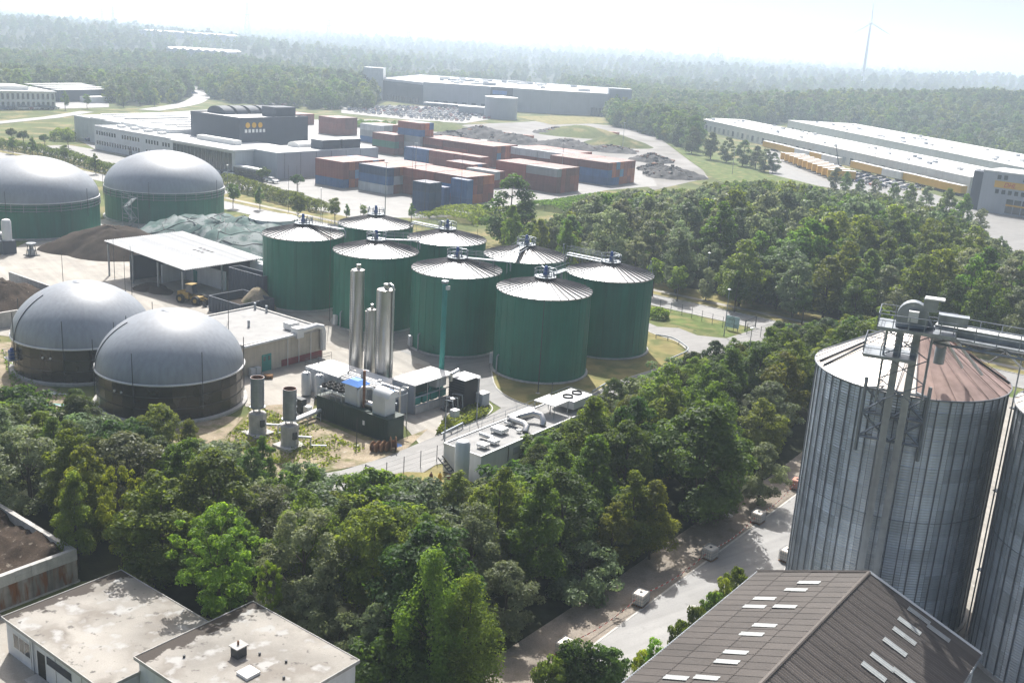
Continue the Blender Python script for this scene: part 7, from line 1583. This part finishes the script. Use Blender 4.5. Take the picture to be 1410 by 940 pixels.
for i, (u, v, rx, ry, h) in enumerate([(800, 186, 26, 14, 5), (850, 200, 18, 10, 4.5), (600, 178, 25, 10, 4)]):
    c = G(u, v)[:2]; heap('grass_bank', [c + np.array([rx * math.cos(t), ry * 1.5 * math.sin(t)]) for t in np.linspace(0, TAU, 11)[:-1]], h, 'meadow', ['grassy bank behind the scrap heaps, larger one', 'grassy bank beside the small scrap heap', 'low grassy bank below the car park'][i], 'bank', 50 + i, .15, .9)
for i, (u, v) in enumerate([(693, 190), (717, 193), (836, 188)]):
    p = G(u, v); cont(*ab(p), .1, 'o', ['orange-red skip container on the scrap heap track, left', 'orange-red skip container beside the rusty machines', 'rusty skip container alone on the grass bank'][i], 6.0)
# ---- loose scrap on the heaps
_b = MB(); sr = random.Random(9)
for (u, v, rx, ry, h) in [(622, 190, 12, 7, 3), (660, 188, 14, 8, 5), (705, 196, 13, 7, 4.2), (765, 184, 11, 6, 3), (780, 203, 14, 8, 3.6), (842, 208, 12, 6, 2.4), (898, 222, 9, 5, 2.8), (905, 235, 8, 5, 2.4), (925, 243, 11, 6, 3.4)]:
    c = G(u, v)[:2]
    for k in range(70):
        t = sr.uniform(0, TAU); q = sr.random() ** .6; x = c[0] + rx * q * math.cos(t); y_ = c[1] + ry * 1.5 * q * math.sin(t); z = h * (1 - q) * 1.0 + sr.uniform(0, .6); s_ = sr.uniform(.3, 1.3)
        _b.box(-s_, s_, -s_ * sr.uniform(.2, .6), s_ * .3, -.15, sr.uniform(.1, .7), sr.choice([0, 0, 0, 1, 2]), T=Matrix.Translation((x, y_, z)) @ Matrix.Rotation(sr.uniform(0, TAU), 4, 'Z') @ Matrix.Rotation(sr.uniform(-.6, .6), 4, 'X'))
tag(_b.build('scrap_metal', [M['tyre_pile'], M['rusty'], M['scrap']]), 'jumbled scrap metal lying over the dark heaps in the yard', 'scrap', kind='stuff')
# ---- lamp masts in the yard
for i, (u, v, h) in enumerate([(530, 300, 14), (571, 268, 15), (857, 205, 12), (1008, 240, 10), (772, 256, 14)]):
    p = G(u, v); o = thing('yard_mast', ['tall thin yard light mast before the free-standing blue stack', 'tall thin yard light mast beside the brown stack', 'thin mast among the scrap heaps', 'thin mast on the grass bank near the tree row', 'thin light mast right of the lone dark tree'][i], 'mast', p, 0); MB().tube([(0, 0, 0), (0, 0, h)], [.14, .07], 6).build('pole', M['galv'], o); MB().box(-.5, .5, -.15, .15, h, h + .2).build('lamp_head', M['steel_white'], o)
# ---- wind turbine and pylons
def turbine(x, y, hub, label, th):
    z0 = float(hz(x, y)); o = thing('wind_turbine', label, 'wind turbine', (x, y, z0)); H = hub - z0
    MB().tube([(0, 0, 0), (0, 0, H * .5), (0, 0, H)], [3.2, 2.5, 1.7], 16).build('tower', M['frame_white'], o, smooth=SM)
    n = put('nacelle', MB().box(-2.0, 2.0, -3, 6, H - 1, H + 3).mesh('nacelle', M['frame_white']), o); put('hub', MB().lathe([(0, -2.2), (1.6, -1), (1.8, 0), (1.6, .8), (0, .8)], 14).mesh('hub', M['frame_white'], SM), n, (0, -3.8, H + 1), rot=(R(90), 0, 0))
    bl = MB(); prof = [(0, 1.0), (3, 1.1), (9, 2.0), (20, 1.5), (35, .9), (44, .25)]
    vv = []; 
    for r_, w in prof: vv += [(-w * .5, -.25, r_), (w * .5, -.1, r_), (w * .5, .12, r_), (-w * .5, .3, r_)]
    bl.add(vv, [(4 * k + i, 4 * k + (i + 1) % 4, 4 * k + 4 + (i + 1) % 4, 4 * k + 4 + i) for k in range(len(prof) - 1) for i in range(4)] + [(20, 21, 22, 23)]); bm = bl.mesh('blade', M['frame_white'], True)
    for k in range(3): put('blade', bm, n, (0, -4.6, H + 1), rot=(0, th + k * TAU / 3, .9 if False else 0))
def spot(u, v, d):
    r_ = _f + _r * ((u - 705) / FPX) - _u * ((v - 470) / FPX); k = d / r_[1]; return r_[0] * k, d, CAM_H + r_[2] * k
x, y, z = spot(1199, 33, 2100); turbine(x, y, z, 'tall white wind turbine on the hazy skyline at the right', -.06)
def pylon(u, v, d, label):
    x, y, zt = spot(u, v, d); z0 = float(hz(x, y)); H = zt - z0; o = thing('power_pylon', label, 'pylon', (x, y, z0)); w = H * .09
    for sx in (-1, 1):
        for sy in (-1, 1): MB().tube([(sx * w, sy * w, 0), (sx * w * .25, sy * w * .25, H * .7), (0, 0, H)], [.35, .25, .15], 4).build('leg', M['grey_wall'], o)
    b = MB()
    for k in range(7):
        t0, t1 = k / 7 * .7, (k + 1) / 7 * .7; w0, w1 = w * (1 - t0 * .75 / .7), w * (1 - t1 * .75 / .7); b.bar((-w0, -w0, H * t0), (w1, -w1, H * t1), .25).bar((w0, -w0, H * t0), (-w1, -w1, H * t1), .25)
    b.build('lattice', M['grey_wall'], o)
    for k, t in enumerate((.68, .8, .91)): L = H * (.2 - .04 * k); MB().bar((-L, 0, H * t), (L, 0, H * t), .5).build('cross_arm', M['grey_wall'], o)
for i, (u, v, d) in enumerate([(340, 0, 1900), (155, 8, 2300), (140, 10, 2700), (453, 17, 2200), (563, 28, 2300), (785, 47, 2500), (738, 44, 2700), (990, 62, 2300)]):
    pylon(u, v, d, 'faint steel power pylon on the skyline, ' + ['tallest one left of centre', 'left one of the close pair', 'right behind the close pair, farthest left', 'above the country road woods', 'above the left end of the warehouse', 'above the middle of the warehouse', 'left of the one above the warehouse middle', 'farthest right, near the turbine'][i])

# ================================================================== THE AIR
def haze():
    b = MB(); b.box(-7300, 7300, -2600, 7300, -1.2, 230)
    m = bpy.data.materials.new('haze_air'); m.use_nodes = True; N = m.node_tree.nodes; N.clear()
    pv = N.new('ShaderNodeVolumePrincipled'); pv.inputs['Density'].default_value = HAZE_DENSITY; pv.inputs['Color'].default_value = (.71, .845, 1, 1); pv.inputs['Anisotropy'].default_value = .35
    out = N.new('ShaderNodeOutputMaterial'); m.node_tree.links.new(pv.outputs[0], out.inputs['Volume'])
    tag(b.build('haze', m), 'pale blue summer haze over the land', 'haze', kind='stuff')
haze()
